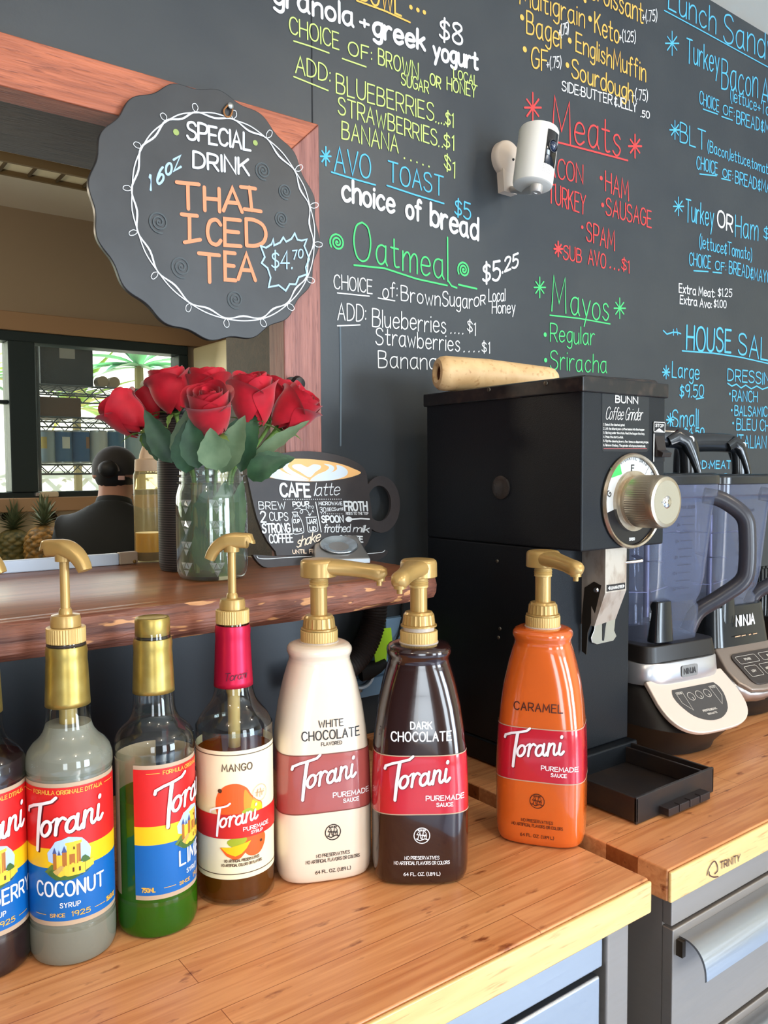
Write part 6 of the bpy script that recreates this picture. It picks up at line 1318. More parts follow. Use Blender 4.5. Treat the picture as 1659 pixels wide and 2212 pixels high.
b.add([(XA-.0015, y, z) for y, z in side]+[(XA-.0003, y, z) for y, z in side], [tuple(range(8)), tuple(range(15, 7, -1))]+[(i, (i+1) % 8, 8+(i+1) % 8, 8+i) for i in range(8)]); make('side_plate', b, mat('dark_steel', (70, 62, 54), 0.4, 0.8), ch, world=True, smooth=0)
b = MB(); b.lathe([(.0005, .0022), (.003, .0018), (.0042, 0)], 16, M=T(XA-.0015, YC+.014, cm.z+.003) @ frame_to((-1, 0, 0))); make('pivot_screw', b, M_alu2, ch, world=True)
YB = BY0-.004
clip = [(1288, 1315), (1284, 1360), (1277, 1378), (1279, 1388), (1290, 1392), (1325, 1384), (1332, 1374), (1327, 1362), (1332, 1316)]
b = MB(); q = [ony(x, y, YB) for x, y in clip]; dxx = q[0].x-(XA-.002)
q = [Vector((p.x, YB, p.z)) for p in q]
b.add([tuple(p) for p in q]+[(p.x, YB+.0015, p.z) for p in q], [tuple(range(9)), tuple(range(17, 8, -1))]+[(i, (i+1) % 9, 9+(i+1) % 9, 9+i) for i in range(9)]); make('bag_clip', b, M_alu2, ch, world=True, smooth=0, bevel=.0004)
b = MB(); q = [ony(x, y, YB-.0006) for x, y in ((1302, 1322), (1306, 1322), (1310, 1345), (1308, 1356), (1305, 1384), (1302, 1384))]; b.add([tuple(p) for p in q], [tuple(range(6))]); make('clip_slot', b, M_blk, ch, world=True, smooth=0)
b = MB()
for px, py in ((1261, 1315), (1263, 1370)):
    p = ony(px, py, BY0); b.lathe([(.0005, .0022), (.0025, .0018), (.0034, 0)], 12, M=T(*p) @ frame_to((0, -1, 0)))
for px, py in ((1074, 1212), (1080, 1358), (1077, 1377)):
    p = onx(px, py, GX0+.001); b.lathe([(.0005, .0016), (.002, .0012), (.0028, 0)], 12, M=T(*p) @ frame_to((-1, 0, 0)))
make('body_screw', b, mat('screw_metal', (90, 84, 74), 0.4, 0.8), t, world=True)
# turned wooden tamper lying on the lid
rA, rB = .0265, .0175
pa = Vector((onz(942, 806, gz1+rA).x, 0, 0)); A = onz(946, 806, gz1+rA+.001); B_ = onz(1200, 820, gz1+.006+rB)
A = Vector((A.x, A.y, gz1+rA+.001))
dv = (Vector((B_.x, B_.y, gz1+.0065+rB))-A).normalized(); L_ = (Vector((B_.x, B_.y, gz1+.0065+rB))-A).length
M_tamp = wood('tamper_wood', (206, 164, 112), (226, 190, 138), (30, 30, 30), rough=0.5, bump=0.1, dark=(196, 150, 100))
t2 = thing('wooden_tamper', 'pale wooden tamper with a hole in its end lying on top of the grinder', 'wooden tamper', tuple(A))
M_ = T(*A) @ frame_to(dv)
b = MB(); b.lathe([(.0105, .010), (.0108, .001), (.0150, -.0022), (.0215, -.0012), (.0252, .0035), (rA, .011), (rA-.001, L_*.4), (rB+.001, L_*.93), (rB-.001, L_*.97), (rB-.006, L_), (.001, L_)], 36, M=M_, cap0=False); make('tamper_body', b, M_tamp, t2, world=True)
b = MB(); b.lathe([(.0106, .003), (.0104, .03), (.0005, .03)], 24, M=M_, cap0=False, cap1=False); make('end_hole', b, mat('bore_wood', (92, 46, 26), 0.7), t2, world=True)

# ------------------------------------------------------------------ two blenders
M_bb = mat('blender_black', (34, 30, 28), 0.38, spec=0.4); M_bg = mat('blender_gloss_black', (26, 28, 31), 0.22, coat=0.3)
M_sil = mat('blender_silver', (196, 194, 196), 0.3, 0.75); M_pan = mat('blender_champagne', (222, 202, 186), 0.42, 0.35)
M_jug = glass('blender_jug_plastic', (226, 229, 241), 0.22, haze=0.19, hazecol=(190, 198, 228)); M_han = mat('blender_handle', (50, 48, 54), 0.3)
M_icon = mat('panel_icon_grey', (206, 196, 184), 0.5)
def dring(hw, yf, yb, z, n=24, ex=2.6, tilt=0.0):
    """D-shaped ring, round at the front (-y)"""
    out = []
    for i in range(n+1):
        a = PI+PI*i/n; c, s = math.cos(a), math.sin(a)
        x = hw*math.copysign(abs(c)**(2/ex), c); y = -(abs(s)**(2/ex))*(0-yf) if False else yf*(abs(s)**(2/ex))
        out.append((x, y, z+tilt*y))
    out += [(hw, yb*.8, z+tilt*yb*.8), (hw*.85, yb, z+tilt*yb), (-hw*.85, yb, z+tilt*yb), (-hw, yb*.8, z+tilt*yb*.8)]
    return out
def sq(h, z, r=.35, n=5, cy=0.0, hy=None):
    return [(x, y+cy, z) for x, y in rrect(-h, h, -(hy or h), hy or h, h*r, n)]
def blender(label, cx, cy, rot, kind, jh, lidrot=0.0):
    t = thing('blender', label, 'blender', (cx, cy, CT), rot, 'blenders on the right worktop')
    b = MB()
    if kind == 1:
        b.loft([dring(.078, -.100, .095, .002), dring(.080, -.104, .098, .012), dring(.0900, -.136, .100, .044), dring(.092, -.140, .1, .046), dring(.088, -.075, .098, .108), dring(.082, -.050, .095, .128), dring(.076, -.045, .09, .152)])
        make('motor_base', b, M_bb, t, smooth=45)
        def fp(off):
            n = Vector((0, -.680, .733))
            return lambda x, s: tuple(Vector((x, -.1430+s*.733, .047+s*.680))+n*off)
        out = [(x*1.0, s) for x, s in [(-.090, .092), (.090, .092)]]
        arc = [(0.0885*math.copysign(abs(math.cos(a))**.62, math.cos(a)), .060-.060*abs(math.sin(a))**.8) for a in [PI*i/24 for i in range(25)]]
        q = [(.084, .098)]+arc+[(-.084, .098)]
        b = MB(); f0, f1 = fp(-.004), fp(.0035); n = len(q)
        b.add([f0(*p) for p in q]+[f1(*p) for p in q], [tuple(range(n-1, -1, -1)), tuple(range(n, 2*n))]+[(i, (i+1) % n, n+(i+1) % n, n+i) for i in range(n)])
        fpan = make('front_panel', b, M_pan, t, smooth=40, bevel=.002)
        b = MB(); f = fp(.0040); cp = [(.046, .076), (.052, .066), (.050, .050), (.038, .030), (.018, .019), (0, .0165), (-.018, .019), (-.038, .030), (-.050, .050), (-.052, .066), (-.046, .076)]
        cp = catmull(cp, k=3); b.add([f(*p) for p in cp], [tuple(range(len(cp)))]); make('control_panel', b, mat('control_panel_grey', (66, 62, 60), 0.4), fpan, smooth=0)
        b = MB(); f = fp(.0045)
        for x in (-.018, 0, .018): ribbon(b, circ(x, .060, .0068, 18)+[(x+.0068, .060)], .0007, f); ribbon(b, [(x+.001, .058), (x+.0015, .0555)], .0012, f)
        for s in (-1, 1): ribbon(b, [(s*.030, .070), (s*.044, .070), (s*.044, .052), (s*.032, .038), (s*.030, .070)], .0007, f); lay(b, 'POWER' if s < 0 else 'PULSE', s*.037, .0665, .010, .0024, .0005, f, center=True)
        lay(b, 'PROFESSIONAL', 0, .032, .030, .0030, .0007, f, center=True); lay(b, '1000 WATTS', 0, .026, .020, .0024, .0006, f, center=True)
        make('panel_print', b, M_icon, fpan, smooth=0)
        b = MB(); b.loft([dring(.0905, -.082, .098, .108, ex=4.5), dring(.0915, -.0835, .098, .110, ex=4.5), dring(.0885, -.0815, .097, .138, ex=4.5), dring(.087, -.080, .096, .140, ex=4.5)]); make('silver_collar', b, M_sil, t, smooth=45)
        b = MB(); PB = Plane((0, 0, 0)); q = rrect(-.018, .018, .1155, .1335, .004); fb = lambda off: (lambda a, c: (a, -.0833-off+(.125-c)*-.02, c))
        b.add([fb(.0006)(*p) for p in q], [tuple(range(len(q)))]); bdg = make('badge', b, mat('badge_grey', (150, 146, 142), 0.3, 0.7), t, smooth=0)
        b = MB(); lay(b, 'NINJA', 0, .1205, .026, .0080, .0016, fb(.0011), center=True, gap=2); make('badge_lettering', b, mat('badge_ink', (40, 36, 38), 0.4), bdg, smooth=0)
        b = MB(); b.loft([sq(.0825, .140, .25, cy=.005, hy=.080), sq(.078, .166, .25, cy=.005, hy=.076)]); make('jug_seat', b, M_bb, t, smooth=40, bevel=.002)
        z0 = .166
    else:
        b.loft([dring(.080, -.108, .095, .002), dring(.082, -.112, .098, .012), dring(.092, -.138, .100, .040), dring(.092, -.138, .100, .052), dring(.086, -.075, .098, .108), dring(.08, -.052, .095, .130)])
        make('motor_base', b, M_bb, t, smooth=45)
        def fp(off):
            n = Vector((0, -.60, .80))
            return lambda x, s: tuple(Vector((x, -.148+s*.80, .060+s*.60))+n*off)
        q = [(.080, .098), (.096, .050), (.093, .022), (.078, .004), (.05, 0), (-.05, 0), (-.078, .004), (-.093, .022), (-.096, .050), (-.080, .098)]
        b = MB(); f0, f1 = fp(-.024), fp(.003); n = len(q)
        b.add([f0(*p) for p in q]+[f1(*p) for p in q], [tuple(range(n-1, -1, -1)), tuple(range(n, 2*n))]+[(i, (i+1) % n, n+(i+1) % n, n+i) for i in range(n)])
        fpan = make('front_panel', b, mat('blender_taupe', (150, 134, 122), 0.38, 0.5), t, smooth=30, bevel=.004)
        b = MB(); f0, f1 = fp(-.026), fp(-.004)
        q2 = [(x*1.012, s-.0012) for x, s in q[1:-1]]; n = len(q2)
        b.add([f0(*p) for p in q2]+[f1(*p) for p in q2], [(i, i+1, n+i+1, n+i) for i in range(n-1)]); make('silver_lip', b, M_sil, t, smooth=40, solid=.001)
        b = MB(); f0, f1 = fp(.001), fp(.0055); cp = rrect(-.066, .066, .010, .078, .014); n = len(cp)
        b.add([f0(*p) for p in cp]+[f1(*p) for p in cp], [tuple(range(n, 2*n))]+[(i, (i+1) % n, n+(i+1) % n, n+i) for i in range(n)]); cpn = make('control_panel', b, mat('control_panel_brown', (58, 50, 46), 0.35), fpan, smooth=30, bevel=.001)
        b = MB(); f = fp(.0062)
        for x0, x1, s0_, s1_, w_ in ((-.058, -.006, .054, .070, 'POWER'), (.004, .056, .054, .070, 'PULSE'), (-.058, -.026, .026, .048, 'LOW'), (-.018, .018, .026, .048, 'MEDIUM'), (.026, .058, .026, .048, 'HIGH')):
            ribbon(b, rrect(x0, x1, s0_, s1_, .003)+[rrect(x0, x1, s0_, s1_, .003)[0]], .0008, f); lay(b, w_, (x0+x1)/2, (s0_+s1_)/2-.002, len(w_)*.0033, .0042, .0009, f, center=True)
        lay(b, 'PROFESSIONAL 1000', .010, .014, .060, .0044, .0010, f, center=True)
        make('panel_print', b, M_icon, fpan, smooth=0)
        b = MB(); b.loft([sq(.082, .108, .3, cy=.005, hy=.080), sq(.077, .150, .3, cy=.005, hy=.074), sq(.072, .190, .3, cy=.005, hy=.069)]); st = make('jug_seat', b, M_bg, t, smooth=40, bevel=.003)
        b = MB(); fb = lambda a, c: (a, -.0712-.0009+(c-.16)*.125, c)
        for i, (ch, x) in enumerate(zip('NINJA', (-.024, -.011, -.004, .007, .016))): lay(b, ch, x, .1545, None, .0165, .0034, fb, slant=.12)
        make('collar_lettering', b, M_wh, st, smooth=0)
        b = MB()
        for x0, x1 in ((-.030, -.016), (-.012, -.002), (.008, .013), (.020, .030)): ribbon(b, [(x0, .136), (x1, .1365)], .0016, fb)
        make('collar_small_print', b, mat('copper_print', (210, 160, 120), 0.5), st, smooth=0)
        z0 = .150
    # jug
    zj = z0-.002; zt_ = jh
    prof = [(.060, zj), (.0625, zj+.030), (.0635, zj+.052), (.0600, zj+.060), (.0650, zj+.072), (.0700, zj+.10), (.0800, zt_-.03), (.0815, zt_-.022), (.0845, zt_-.020), (.0850, zt_)]
    b = MB(); b.loft([sq(h, z, .38, 6, cy=.005) for h, z in prof], cap1=False); jug = make('jug', b, M_jug, t, smooth=50)
    b = MB(); fm = lambda a, c: (a, -.0712-.0009-(c-zj-.10)*.075+.005, c)
    k = 0; z = zj+.085
    while z < zt_-.05:
        ribbon(b, [(-.010-(.004 if k % 2 else 0), z), (.016, z)], .0009, fm); 
        if k % 2 == 0: lay(b, '24', -.020, z-.002, .006, .004, .0008, fm)
        z += .0125; k += 1
    lay(b, 'MAX LIQUID', -.014, z, .03, .004, .0008, fm); make('measure_marks', b, mat('measure_ink', (44, 44, 60), 0.5), jug, smooth=0)
    b = MB(); b.loft([sq(.021, zj+.004, .4, 3, cy=-.056, hy=.012), sq(.016, zj+.068, .4, 3, cy=-.056, hy=.010)], M=T(-.035, 0, 0)); make('lock_tab', b, M_bg, jug, smooth=40, bevel=.002)
    b = MB(); b.tube([(0, .005, zj+.03), (0, .005, zt_-.06)], .005, 10)
    for z, a in ((zj+.07, 0), (zj+.12, 1.2), (zj+.165, 2.2)):
        for s in (-1, 1):
            M = T(0, .005, z) @ Rz(a+(0 if s > 0 else PI)); b.add([(.004, -.006, 0), (.045, -.004, .006), (.05, .004, .004), (.004, .006, 0), (.004, -.006, .0015), (.045, -.004, .0075), (.05, .004, .0055), (.004, .006, .0015)], [(3, 2, 1, 0), (4, 5, 6, 7), (0, 1, 5, 4), (1, 2, 6, 5), (2, 3, 7, 6), (3, 0, 4, 7)], M=M)
    make('blade_stack', b, mat('blade_plastic', (120, 118, 140), 0.3, 0.3), jug)
    hp = catmull([(.080, 0, zt_-.020), (.098, 0, zt_-.024), (.112, 0, zt_-.032), (.128, 0, zt_-.046), (.134, 0, zt_-.058), (.135, 0, zt_-.075), (.135, 0, zt_-.135), (.133, 0, zt_-.152), (.124, 0, zt_-.165), (.098, 0, zt_-.186), (.070, 0, zt_-.208), (.058, 0, zj+.01)], k=4)
    hr = Rz(-.72); hp = [tuple(T(0, .005, 0) @ hr @ Vector((x+.012*(1-abs(2*i/len(hp)-1))+.006, y, z))) for i, (x, y, z) in enumerate(hp)]
    b = MB(); b.tube([(x, y+.0, z) for x, y, z in hp], [.0105]*len(hp), 14, sy=1.25); make('jug_handle', b, M_han, jug, smooth=60)
    # lid with carrying arch
    b = MB(); b.loft([sq(.0865, zt_-.002, .38, 6, cy=.005), sq(.0865, zt_+.012, .38, 6, cy=.005), sq(.080, zt_+.016, .38, 6, cy=.005)]); ld = make('lid', b, M_bg, t, smooth=40, bevel=.002)
    M = T(0, .005, zt_+.014) @ Rz(lidrot); b = MB()
    ar = catmull([(-.072, 0, 0), (-.070, 0, .042), (-.060, 0, .056), (-.03, 0, .060), (.03, 0, .060), (.058, 0, .056), (.070, 0, .042), (.074, 0, 0)], k=5)
    b.tube(ar, .0115, 12, M=M, sy=1.5); make('lid_arch', b, M_bg, ld, smooth=60)
    b = MB(); b.loft(beak([(.030, .052), (.046, .060), (.062, .052), (.072, .030), (.080, .008), (.084, -.006)], [.017]*6, [.009, .012, .011, .009, .007, .005], 4), M=M); make('lid_lever', b, M_bg, ld, smooth=40)
    b = MB(); b.loft(beak([(.066, .056), (.076, .034), (.086, .008), (.088, .000)], [.0135, .0125, .011, .010], [.0016]*4, 5), M=M); b.tube([M @ Vector((.066, -.015, .055)), M @ Vector((.066, .015, .055))], .006, 12); make('lever_spring_plate', b, M_sil, ld, smooth=40)
    return t
blender('blender with a cream sloping control panel, next to the black grinder', 1.138, .800, -.13, 1, .412, -.35)
blender('blender with rectangular keys on a taupe panel, second from the grinder', 1.402, .850, -.12, 2, .408, -.1)
# black caddy with lids at the far right
q = onz(1640, 1500, CT)
t = thing('plastic_caddy', 'black plastic caddy of straws behind the blender with rectangular keys', 'caddy', (1.80, .93, CT))
b = MB(); b.loft([[(x, y, 0.001) for x, y in rrect(-.085, .085, -.10, .10, .02)], [(x, y, .11) for x, y in rrect(-.10, .10, -.115, .115, .02)], [(x, y, .11) for x, y in rrect(-.095, .095, -.11, .11, .02)], [(x, y, .006) for x, y in rrect(-.08, .08, -.095, .095, .02)]]); make('bin', b, M_bb, t, smooth=40)
b = MB(); b.loft([[(x, y, .105) for x, y in rrect(-.103, .103, -.118, .118, .02)], [(x, y, .118) for x, y in rrect(-.104, .104, -.119, .119, .02)], [(x, y, .118) for x, y in rrect(-.094, .094, -.109, .109, .02)], [(x, y, .105) for x, y in rrect(-.094, .094, -.109, .109, .02)]]); make('rim', b, M_bg, t, smooth=40)
for i in range(16):
    tt = thing('drinking_straw', 'black drinking straw standing upright in the black caddy behind the blenders', 'straw', (1.735+.0105*(i % 8)+.004*(i//8), .93+.022*(i//8), CT+.008), 0, 'black straws in the caddy')
    b = MB(); b.lathe([(.0040, 0), (.0040, .205), (.0033, .206), (.0033, .01)], 12, M=Matrix.Rotation(.02*(i % 3-1), 4, 'Y')); make('straw_tube', b, M_bg, tt)
# ------------------------------------------------------------------ kitchen furniture
M_steelk = mat('kitchen_steel', (150, 146, 138), 0.35, 0.9)
KCT = atd(33, 1142, 3.3).z-.19
t = thing('kitchen_counter', 'steel counter under the kitchen window', 'counter', (.6, 3.3, 0))
b = MB(); b.box(-1.5, KX-.03, 3.24, 3.59, KCT-.04, KCT); make('counter_top', b, M_steelk, t, world=True, smooth=0, bevel=.004)
b = MB(); b.box(-1.48, KX-.05, 3.28, 3.58, .08, KCT-.04); make('cabinet_body', b, M_cream, t, world=True, smooth=0)
fz = .58+1.348
p = onx(405, 755, KX); q = onx(500, 703, KX)
t = thing('refrigerator', 'tall cream refrigerator beyond the dark window jamb in the kitchen', 'refrigerator', (KX+.35, 3.15, 0))
M_fr = mat('cream_enamel', (226, 208, 164), 0.4)
b = MB(); b.box(KX-.0, KX+.7, 2.78, 3.53, .05, p.z); make('fridge_body', b, M_fr, t, world=True, smooth=0, bevel=.01)
b = MB(); b.box(KX+.005, KX+.695, 2.72, 2.775, .1, p.z-.55); make('door', b, M_fr, t, world=True, smooth=0, bevel=.012)
b = MB(); b.box(KX+.005, KX+.695, 2.72, 2.775, p.z-.53, p.z-.01); make('door', b, M_fr, t, world=True, smooth=0, bevel=.012)
# pineapples
M_pin = mat('pineapple_skin', (176, 124, 44), 0.6, rgb2=(96, 78, 40), nscale=(60, 60, 60)); M_pin2 = mat('pineapple_skin_green', (120, 104, 50), 0.6, rgb2=(70, 74, 40), nscale=(60, 60, 60)); M_cr = mat('pineapple_crown', (82, 96, 66), 0.55, rgb2=(112, 118, 84), nscale=(30, 30, 30))
def pineapple(label, px, dep, rad, hgt, seed, m, ztop_px):
    q = atd(px, 1180, dep); zt = atd(px, ztop_px, dep).z; z0 = zt-hgt
    t = thing('pineapple', label, 'pineapple', (q.x, q.y, z0), seed, 'pineapples by the kitchen window')
    b = MB(); rows, cols = 13, 16; rs = random.Random(seed)
    NR, NC = 52, 64; rings = []
    for i in range(NR+1):
        v = i/NR; r = rad*(max(0, 1-abs(2*v-1)**3.2))**.5+.002; ring = []
        for j in range(NC):
            u = j/NC; a = (v*rows*.5+u*cols*.5); c = (v*rows*.5-u*cols*.5)
            bump = abs(math.sin(a*PI))*abs(math.sin(c*PI)); k = r*(1+.10*bump**.6)
            ring.append((k*math.cos(2*PI*u), k*math.sin(2*PI*u), hgt*v))
        rings.append(ring)
    b.loft(rings); make('fruit', b, m, t, smooth=50)
    b = MB()
    for k in range(46):
        a = k*2.39996; lay_ = k/46; tilt = 1.25-1.15*lay_; L = .055+.055*lay_; d = Vector((math.cos(a)*math.sin(tilt), math.sin(a)*math.sin(tilt), math.cos(tilt)))
        leaf_mesh(b, (0, 0, hgt-.006+.028*lay_), d, (0, 0, 1) if tilt > .3 else (math.cos(a+1), math.sin(a+1), 0), L, .0078, .5, .22*(1-lay_*.6)*rs.uniform(.4, 1.4), n=6)
    make('crown', b, M_cr, t, smooth=60)
pineapple('greenish pineapple, the darker of the pair by the kitchen window', 30, 3.32, .062, .19, 4, M_pin2, 1142)
pineapple('golden yellow pineapple, the one nearer the cook', 97, 3.28, .071, .196, 9, M_pin, 1134)
# ------------------------------------------------------------------ the cook, seen from behind
def skin(name, joints, edges, m, parent, root=0, sub=2):
    me = bpy.data.meshes.new(name); me.from_pydata([j[0] for j in joints], edges, []); me.materials.append(m)
    o = bpy.data.objects.new(name, me); C.objects.link(o); o.parent = parent
    k = o.modifiers.new('skin', 'SKIN'); k.use_smooth_shade = True; sv = me.skin_vertices[0].data
    for i, j in enumerate(joints):
        r = j[1]; sv[i].radius = r if isinstance(r, tuple) else (r, r); sv[i].use_root = (i == root)
    s = o.modifiers.new('subdivision', 'SUBSURF'); s.levels = sub; s.render_levels = sub
    return o
M_skin = mat('skin', (186, 132, 104), 0.55, sss=.1); M_shirt = mat('black_shirt', (34, 35, 33), .8, bump=.2, nscale=(14, 14, 14)); M_hair = mat('black_hair', (30, 27, 25), .55); M_cap = mat('dark_cap', (52, 48, 46), .8)
hd = atd(240, 1030, 3.0)
t = thing('person', 'person in a black polo shirt and dark backwards cap, seen from behind, head bowed', 'person', (hd.x, hd.y-.02, 0), -.62)
Z = hd.z   # head centre height; working stooped at a low table
S_ = .93
def J(x, y, dz): return (x*S_, y*S_, Z+dz*S_)
jt = [(J(0, -.02, -.56), (.165, .125)), (J(0, -.03, -.44), (.15, .11)), (J(0, -.04, -.30), (.165, .12)), (J(0, -.02, -.19), (.13, .10)), (J(0, .005, -.125), .062), (J(0, .02, -.07), .058), (J(0, .05, -.045), (.070, .085)), (J(0, .045, .03), (.078, .095)), (J(0, .035, .085), (.055, .065)),
      (J(.145, -.02, -.215), .062), (J(.205, .05, -.40), .046), (J(.20, .18, -.31), .036), (J(.17, .24, -.295), .028),
      (J(-.145, -.02, -.215), .062), (J(-.205, .05, -.40), .046), (J(-.20, .18, -.31), .036), (J(-.17, .24, -.295), .028),
      (J(.10, .0, -.66), .10), (J(.11, .03, -.86), .065), (J(.11, -.02, -1.16), .04), (J(.11, .10, -1.20), .035),
      (J(-.10, .0, -.66), .10), (J(-.11, .03, -.86), .065), (J(-.11, -.02, -1.16), .04), (J(-.11, .10, -1.20), .035),
      (J(0, .135, -.010), .022), (J(.078, .04, .005), .016), (J(-.078, .04, .005), .016), (J(0, .120, -.075), .030)]
ed = [(0, 1), (1, 2), (2, 3), (3, 4), (4, 5), (5, 6), (6, 7), (7, 8), (3, 9), (9, 10), (10, 11), (11, 12), (3, 13), (13, 14), (14, 15), (15, 16), (0, 17), (17, 18), (18, 19), (19, 20), (0, 21), (21, 22), (22, 23), (23, 24), (7, 25), (7, 26), (7, 27), (6, 28)]
for s, w in ((1, 12), (-1, 16)):
    bx_, by_, bz_ = jt[w][0]
    n0 = len(jt); jt.append(((bx_-s*.004, by_+.045, bz_-.004), (.034, .016))); ed.append((w, n0))
    for i, (dx, L) in enumerate(((-.027, .060), (-.009, .072), (.009, .068), (.026, .052))):
        k = len(jt); jt += [((bx_+s*dx, by_+.045+L*.5, bz_-.008), .009), ((bx_+s*dx*1.1, by_+.045+L, bz_-.024), .007)]; ed += [(n0, k), (k, k+1)]
    k = len(jt); jt += [((bx_-s*.038, by_+.040, bz_-.006), .011), ((bx_-s*.045, by_+.066, bz_-.016), .008)]; ed += [(n0, k), (k, k+1)]
body_ = skin('body', jt, ed, M_skin, t)
sj = [(J(0, -.02, -.64), (.185, .145)), (J(0, -.03, -.46), (.172, .132)), (J(0, -.045, -.30), (.172, .135)), (J(0, -.03, -.185), (.145, .112)), (J(0, -.005, -.125), (.082, .078)), (J(0, .004, -.100), (.072, .070)),
      (J(.150, -.025, -.205), (.078, .078)), (J(.210, .03, -.36), .064), (J(-.150, -.025, -.205), (.078, .078)), (J(-.210, .03, -.36), .064)]
skin('polo_shirt', sj, [(0, 1), (1, 2), (2, 3), (3, 4), (4, 5), (3, 6), (6, 7), (3, 8), (8, 9)], M_shirt, t)
pj = [(J(0, -.02, -.60), (.175, .135)), (J(.105, .0, -.68), .112), (J(.11, .03, -.86), .078), (J(.11, -.015, -1.12), .06), (J(-.105, .0, -.68), .112), (J(-.11, .03, -.86), .078), (J(-.11, -.015, -1.12), .06)]
skin('trousers', pj, [(0, 1), (1, 2), (2, 3), (0, 4), (4, 5), (5, 6)], mat('dark_trousers', (38, 36, 36), .8), t)
b = MB(); b.ell(J(0, .036, .022), (.083*S_, .096*S_, .090*S_)); hair = make('hair', b, M_hair, t)
b = MB()
prof = [(.088*math.sin(PI/2*(1-k/10)), .100*math.sin(PI/2*k/10)) for k in range(11)]
rings = [[(J(r*math.cos(2*PI*i/32), .036+r*1.14*math.sin(2*PI*i/32), .030+z)) for i in range(32)] for r, z in [(.087, -.022)]+[(max(r, .0008), z*.92) for r, z in prof]]
b.loft(rings); cap_ = make('cap', b, M_cap, t)
b = MB(); b.tube([J(.040*math.cos(a), -.062+.004*abs(math.cos(a)), .022+.036*math.sin(a)) for a in [PI*i/14 for i in range(15)]], .0045, 8); make('cap_strap_edge', b, mat('cap_piping', (96, 84, 80), .7), cap_)
b = MB(); b.ell(J(.0, -.055, .030), (.040*S_, .028*S_, .034*S_)); make('hair_bun', b, M_hair, hair)
b = MB(); c_ = J(.050, -.050, -.004); b.box(c_[0]-.012, c_[0]+.012, c_[1]-.012, c_[1]-.004, c_[2]-.008, c_[2]+.008); make('cap_clip', b, mat('pink_clip', (206, 160, 150), .5), cap_, bevel=.003)
b = MB(); b.lathe([(.071*S_, 0), (.074*S_, .004), (.066*S_, .034), (.062*S_, .036), (.064*S_, .004)], 32, M=T(*J(0, .002, -.122)) @ Matrix.Rotation(-.25, 4, 'X')); make('shirt_collar', b, M_shirt, t, smooth=60)

# ------------------------------------------------------------------ outside the kitchen window
b = MB(); b.box(-8, 10, KY+.1, 16, -.08, -.02); struct('ground', b, mat('pale_paving', (214, 208, 190), .9, rgb2=(196, 190, 170), nscale=(2, 2, 2)))
RY0, RY1 = KY+.32, KY+.72
def zy(py, y=RY0): return ony(180, py, y).z
M_wire = mat('rack_wire', (66, 68, 68), .45, .5)
xr0, xr1 = ony(20, 900, RY0).x+.12, ony(420, 900, RY0).x+.35
t = thing('wire_rack', 'wire shelving rack standing outside the kitchen window', 'rack', ((xr0+xr1)/2, (RY0+RY1)/2, 0))
sh = [zy(835), zy(903), zy(1003)]
b = MB()
for x in (xr0, xr1):
    for y in (RY0, RY1): b.tube([(x, y, 0), (x, y, zy(700))], .011, 10)
make('post', b, M_wire, t, world=True)
for z in sh:
    b = MB()
    for y in (RY0, RY1):
        b.tube([(xr0, y, z), (xr1, y, z)], .0048, 6); b.tube([(xr0, y, z-.045), (xr1, y, z-.045)], .0045, 6)
        k = int((xr1-xr0)/.045); b.tube([(xr0+(xr1-xr0)*i/k, y, z-(.045 if i % 2 else 0)) for i in range(k+1)], .0038, 6)
    x = xr0
    while x < xr1: b.tube([(x, RY0, z+.002), (x, RY1, z+.002)], .002, 5); x += .03
    make('wire_shelf', b, M_wire, t, world=True)
def boxed(name, label, cat, px0, px1, py1, zb, col, y0=RY0+.02, y1=RY1-.04, tape=None):
    x0, x1 = ony(px0, 900, y0).x, ony(px1, 900, y0).x; z1 = ony((px0+px1)/2, py1, y0).z
    t = thing(name, label, cat, ((x0+x1)/2, (y0+y1)/2, zb)); b = MB(); b.box(x0, x1, y0, y1, zb, z1); bd = make('box_body', b, mat(name+str(px0), col, .7), t, world=True, smooth=0, bevel=.004)
    if tape:
        a, c, e, g = tape; b = MB(); q0, q1 = ony(a, c, y0-.001), ony(e, g, y0-.001); b.box(q0.x, q1.x, y0-.0012, y0-.0002, q1.z, q0.z); make('paper_label', b, mat('grey_paper', (130, 126, 122), .7), bd, world=True, smooth=0)
boxed('storage_crate', 'dark crate with a paper label on the top rack shelf outside the window', 'crate', 90, 204, 742, sh[0]+.005, (34, 32, 33), tape=(128, 750, 162, 776))
boxed('cardboard_box', 'flat brown cardboard box on the middle rack shelf outside the window', 'box', 80, 176, 858, sh[1]+.005, (112, 78, 52))
LC = [(170, 186, 196), (76, 116, 160), (60, 104, 156), (196, 200, 200), (70, 112, 150), (150, 176, 190), (64, 84, 120)]
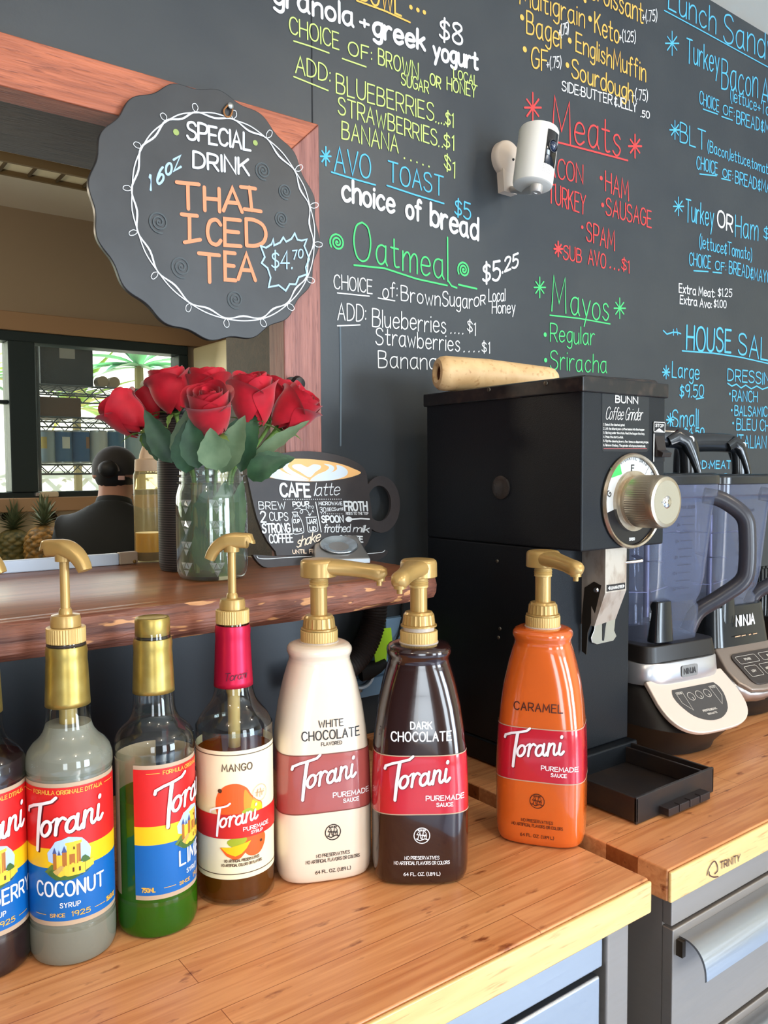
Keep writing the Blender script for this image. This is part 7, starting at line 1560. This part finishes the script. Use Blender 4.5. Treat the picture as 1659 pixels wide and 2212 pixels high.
for i, px in enumerate((100, 137, 175, 213, 251, 289, 327)):
    p = ony(px, 1003, RY0+.06)
    t = thing('food_can', ['pale can, first', 'blue can with a yellow mark, second', 'blue can, third', 'white-topped can, fourth', 'blue-grey can, fifth', 'pale blue can, sixth', 'dark blue can, last'][i]+' from the window mullion on the bottom rack shelf', 'can', (p.x, p.y, sh[2]+.005), i*.7, 'cans on the bottom rack shelf')
    h = ony(px, 930, RY0+.06).z-sh[2]-.005; r = .0405
    b = MB(); b.lathe([(.0005, 0), (r-.002, 0), (r, .002), (r, h-.002), (r-.002, h), (r-.004, h-.004), (.0005, h-.004)], 32); cn = make('can_body', b, mat('can_tin', (190, 190, 188), .3, .8), t)
    b = MB(); b.lathe([(r+.0003, .008), (r+.0003, h-.008)], 32, cap0=False, cap1=False); lb = make('can_label', b, mat('can_label%d' % i, LC[i], .5), cn)
    b = MB(); b.lathe([(r+.0006, h*.45), (r+.0006, h*.8)], 10, cap0=False, cap1=False, a0=-2.6, a1=-1.7); make('label_mark', b, mat('can_mark%d' % (i % 3), [(220, 190, 110), (226, 226, 220), (150, 110, 80)][i % 3], .5), cn)
for i, px in enumerate((218, 243, 318)):
    p = ony(px, 812, RY0+.05); z = sh[0]+.005; b = MB(); r = .026; b.lathe([(.0005, 0), (r, 0), (r, .06), (r-.003, .062), (.0005, .062)], 28, M=T(p.x, p.y-.03, z+r) @ frame_to((0, 1, 0)))
    tag(make('paper_roll', b, mat('kraft_paper', (150, 130, 104), .8)), ['first small paper roll beside the dark crate on the top rack shelf', 'second small paper roll from the dark crate on the top rack shelf', 'small paper roll behind the tallest rose on the top rack shelf'][i], 'roll', 'paper rolls on the top rack shelf')
M_ag = [mat('agave_leaf', (150, 200, 160), .5), mat('palm_leaf', (170, 206, 90), .5), mat('yellow_leaf', (222, 216, 120), .6)]
for k, (px, py, y, n, L, lab) in enumerate(((300, 790, 5.25, 34, .62, 'broad pale green agave behind the wire rack'), (165, 880, 6.0, 26, .6, 'yellow-green leafy plant behind the middle rack shelf'), (-60, 820, 5.5, 30, .5, 'bright plant outside the narrow window pane beside the mullion'), (470, 850, 6.6, 30, .6, 'tall palm-like plant farther off behind the refrigerator end of the rack'))):
    q = ony(px, py, y); t = thing('garden_plant', lab, 'plant', (q.x, y, -.02)); rs = random.Random(k+40)
    b = MB(); b.tube([(q.x, y, -.02), (q.x, y, q.z)], .03, 8); make('trunk', b, mat('plant_trunk', (150, 130, 90), .8), t, world=True)
    b = MB()
    for i in range(n):
        a = i*2.4; tl = rs.uniform(.35, 1.7); d = Vector((math.cos(a)*math.sin(tl), math.sin(a)*math.sin(tl), math.cos(tl)))
        leaf_mesh(b, (q.x, y, q.z-.02*i/n), d, (0, 0, 1), L*rs.uniform(.6, 1.1), .035+.02*(k == 0), .35, .3, m=rs.choice([0, 0, 1, 2]) if k != 0 else 0)
    make('leaves', b, M_ag if k != 1 else [M_ag[1], M_ag[2], M_ag[2]], t, world=True, smooth=60)
t = thing('lattice_fence', 'white wooden lattice fence low outside the kitchen window', 'fence', (1.2, 6.4, -.02))
M_lat = mat('lattice_white', (236, 234, 226), .7); b = MB(); random.seed(2)
for i in range(46):
    x = -3+i*.16
    for s in (-1, 1): b.add([(x, 6.4+.01*s, 0), (x+.045, 6.4+.01*s, 0), (x+.045+s*1.3, 6.4+.01*s, 1.3), (x+s*1.3, 6.4+.01*s, 1.3), (x, 6.41+.01*s, 0), (x+.045, 6.41+.01*s, 0), (x+.045+s*1.3, 6.41+.01*s, 1.3), (x+s*1.3, 6.41+.01*s, 1.3)], [(0, 1, 2, 3), (7, 6, 5, 4), (0, 4, 5, 1), (2, 6, 7, 3)])
b.box(-4.5, 6, 6.38, 6.43, 1.28, 1.34); make('lattice_panel', b, M_lat, t, world=True, smooth=0)
b = MB(); b.box(-6, 8, 9.0, 9.2, -.02, 3.2); note(struct('boundary_wall', b, mat('pale_stucco', (246, 242, 226), .9)), 'pale garden wall beyond the plants')['kind'] = 'structure'
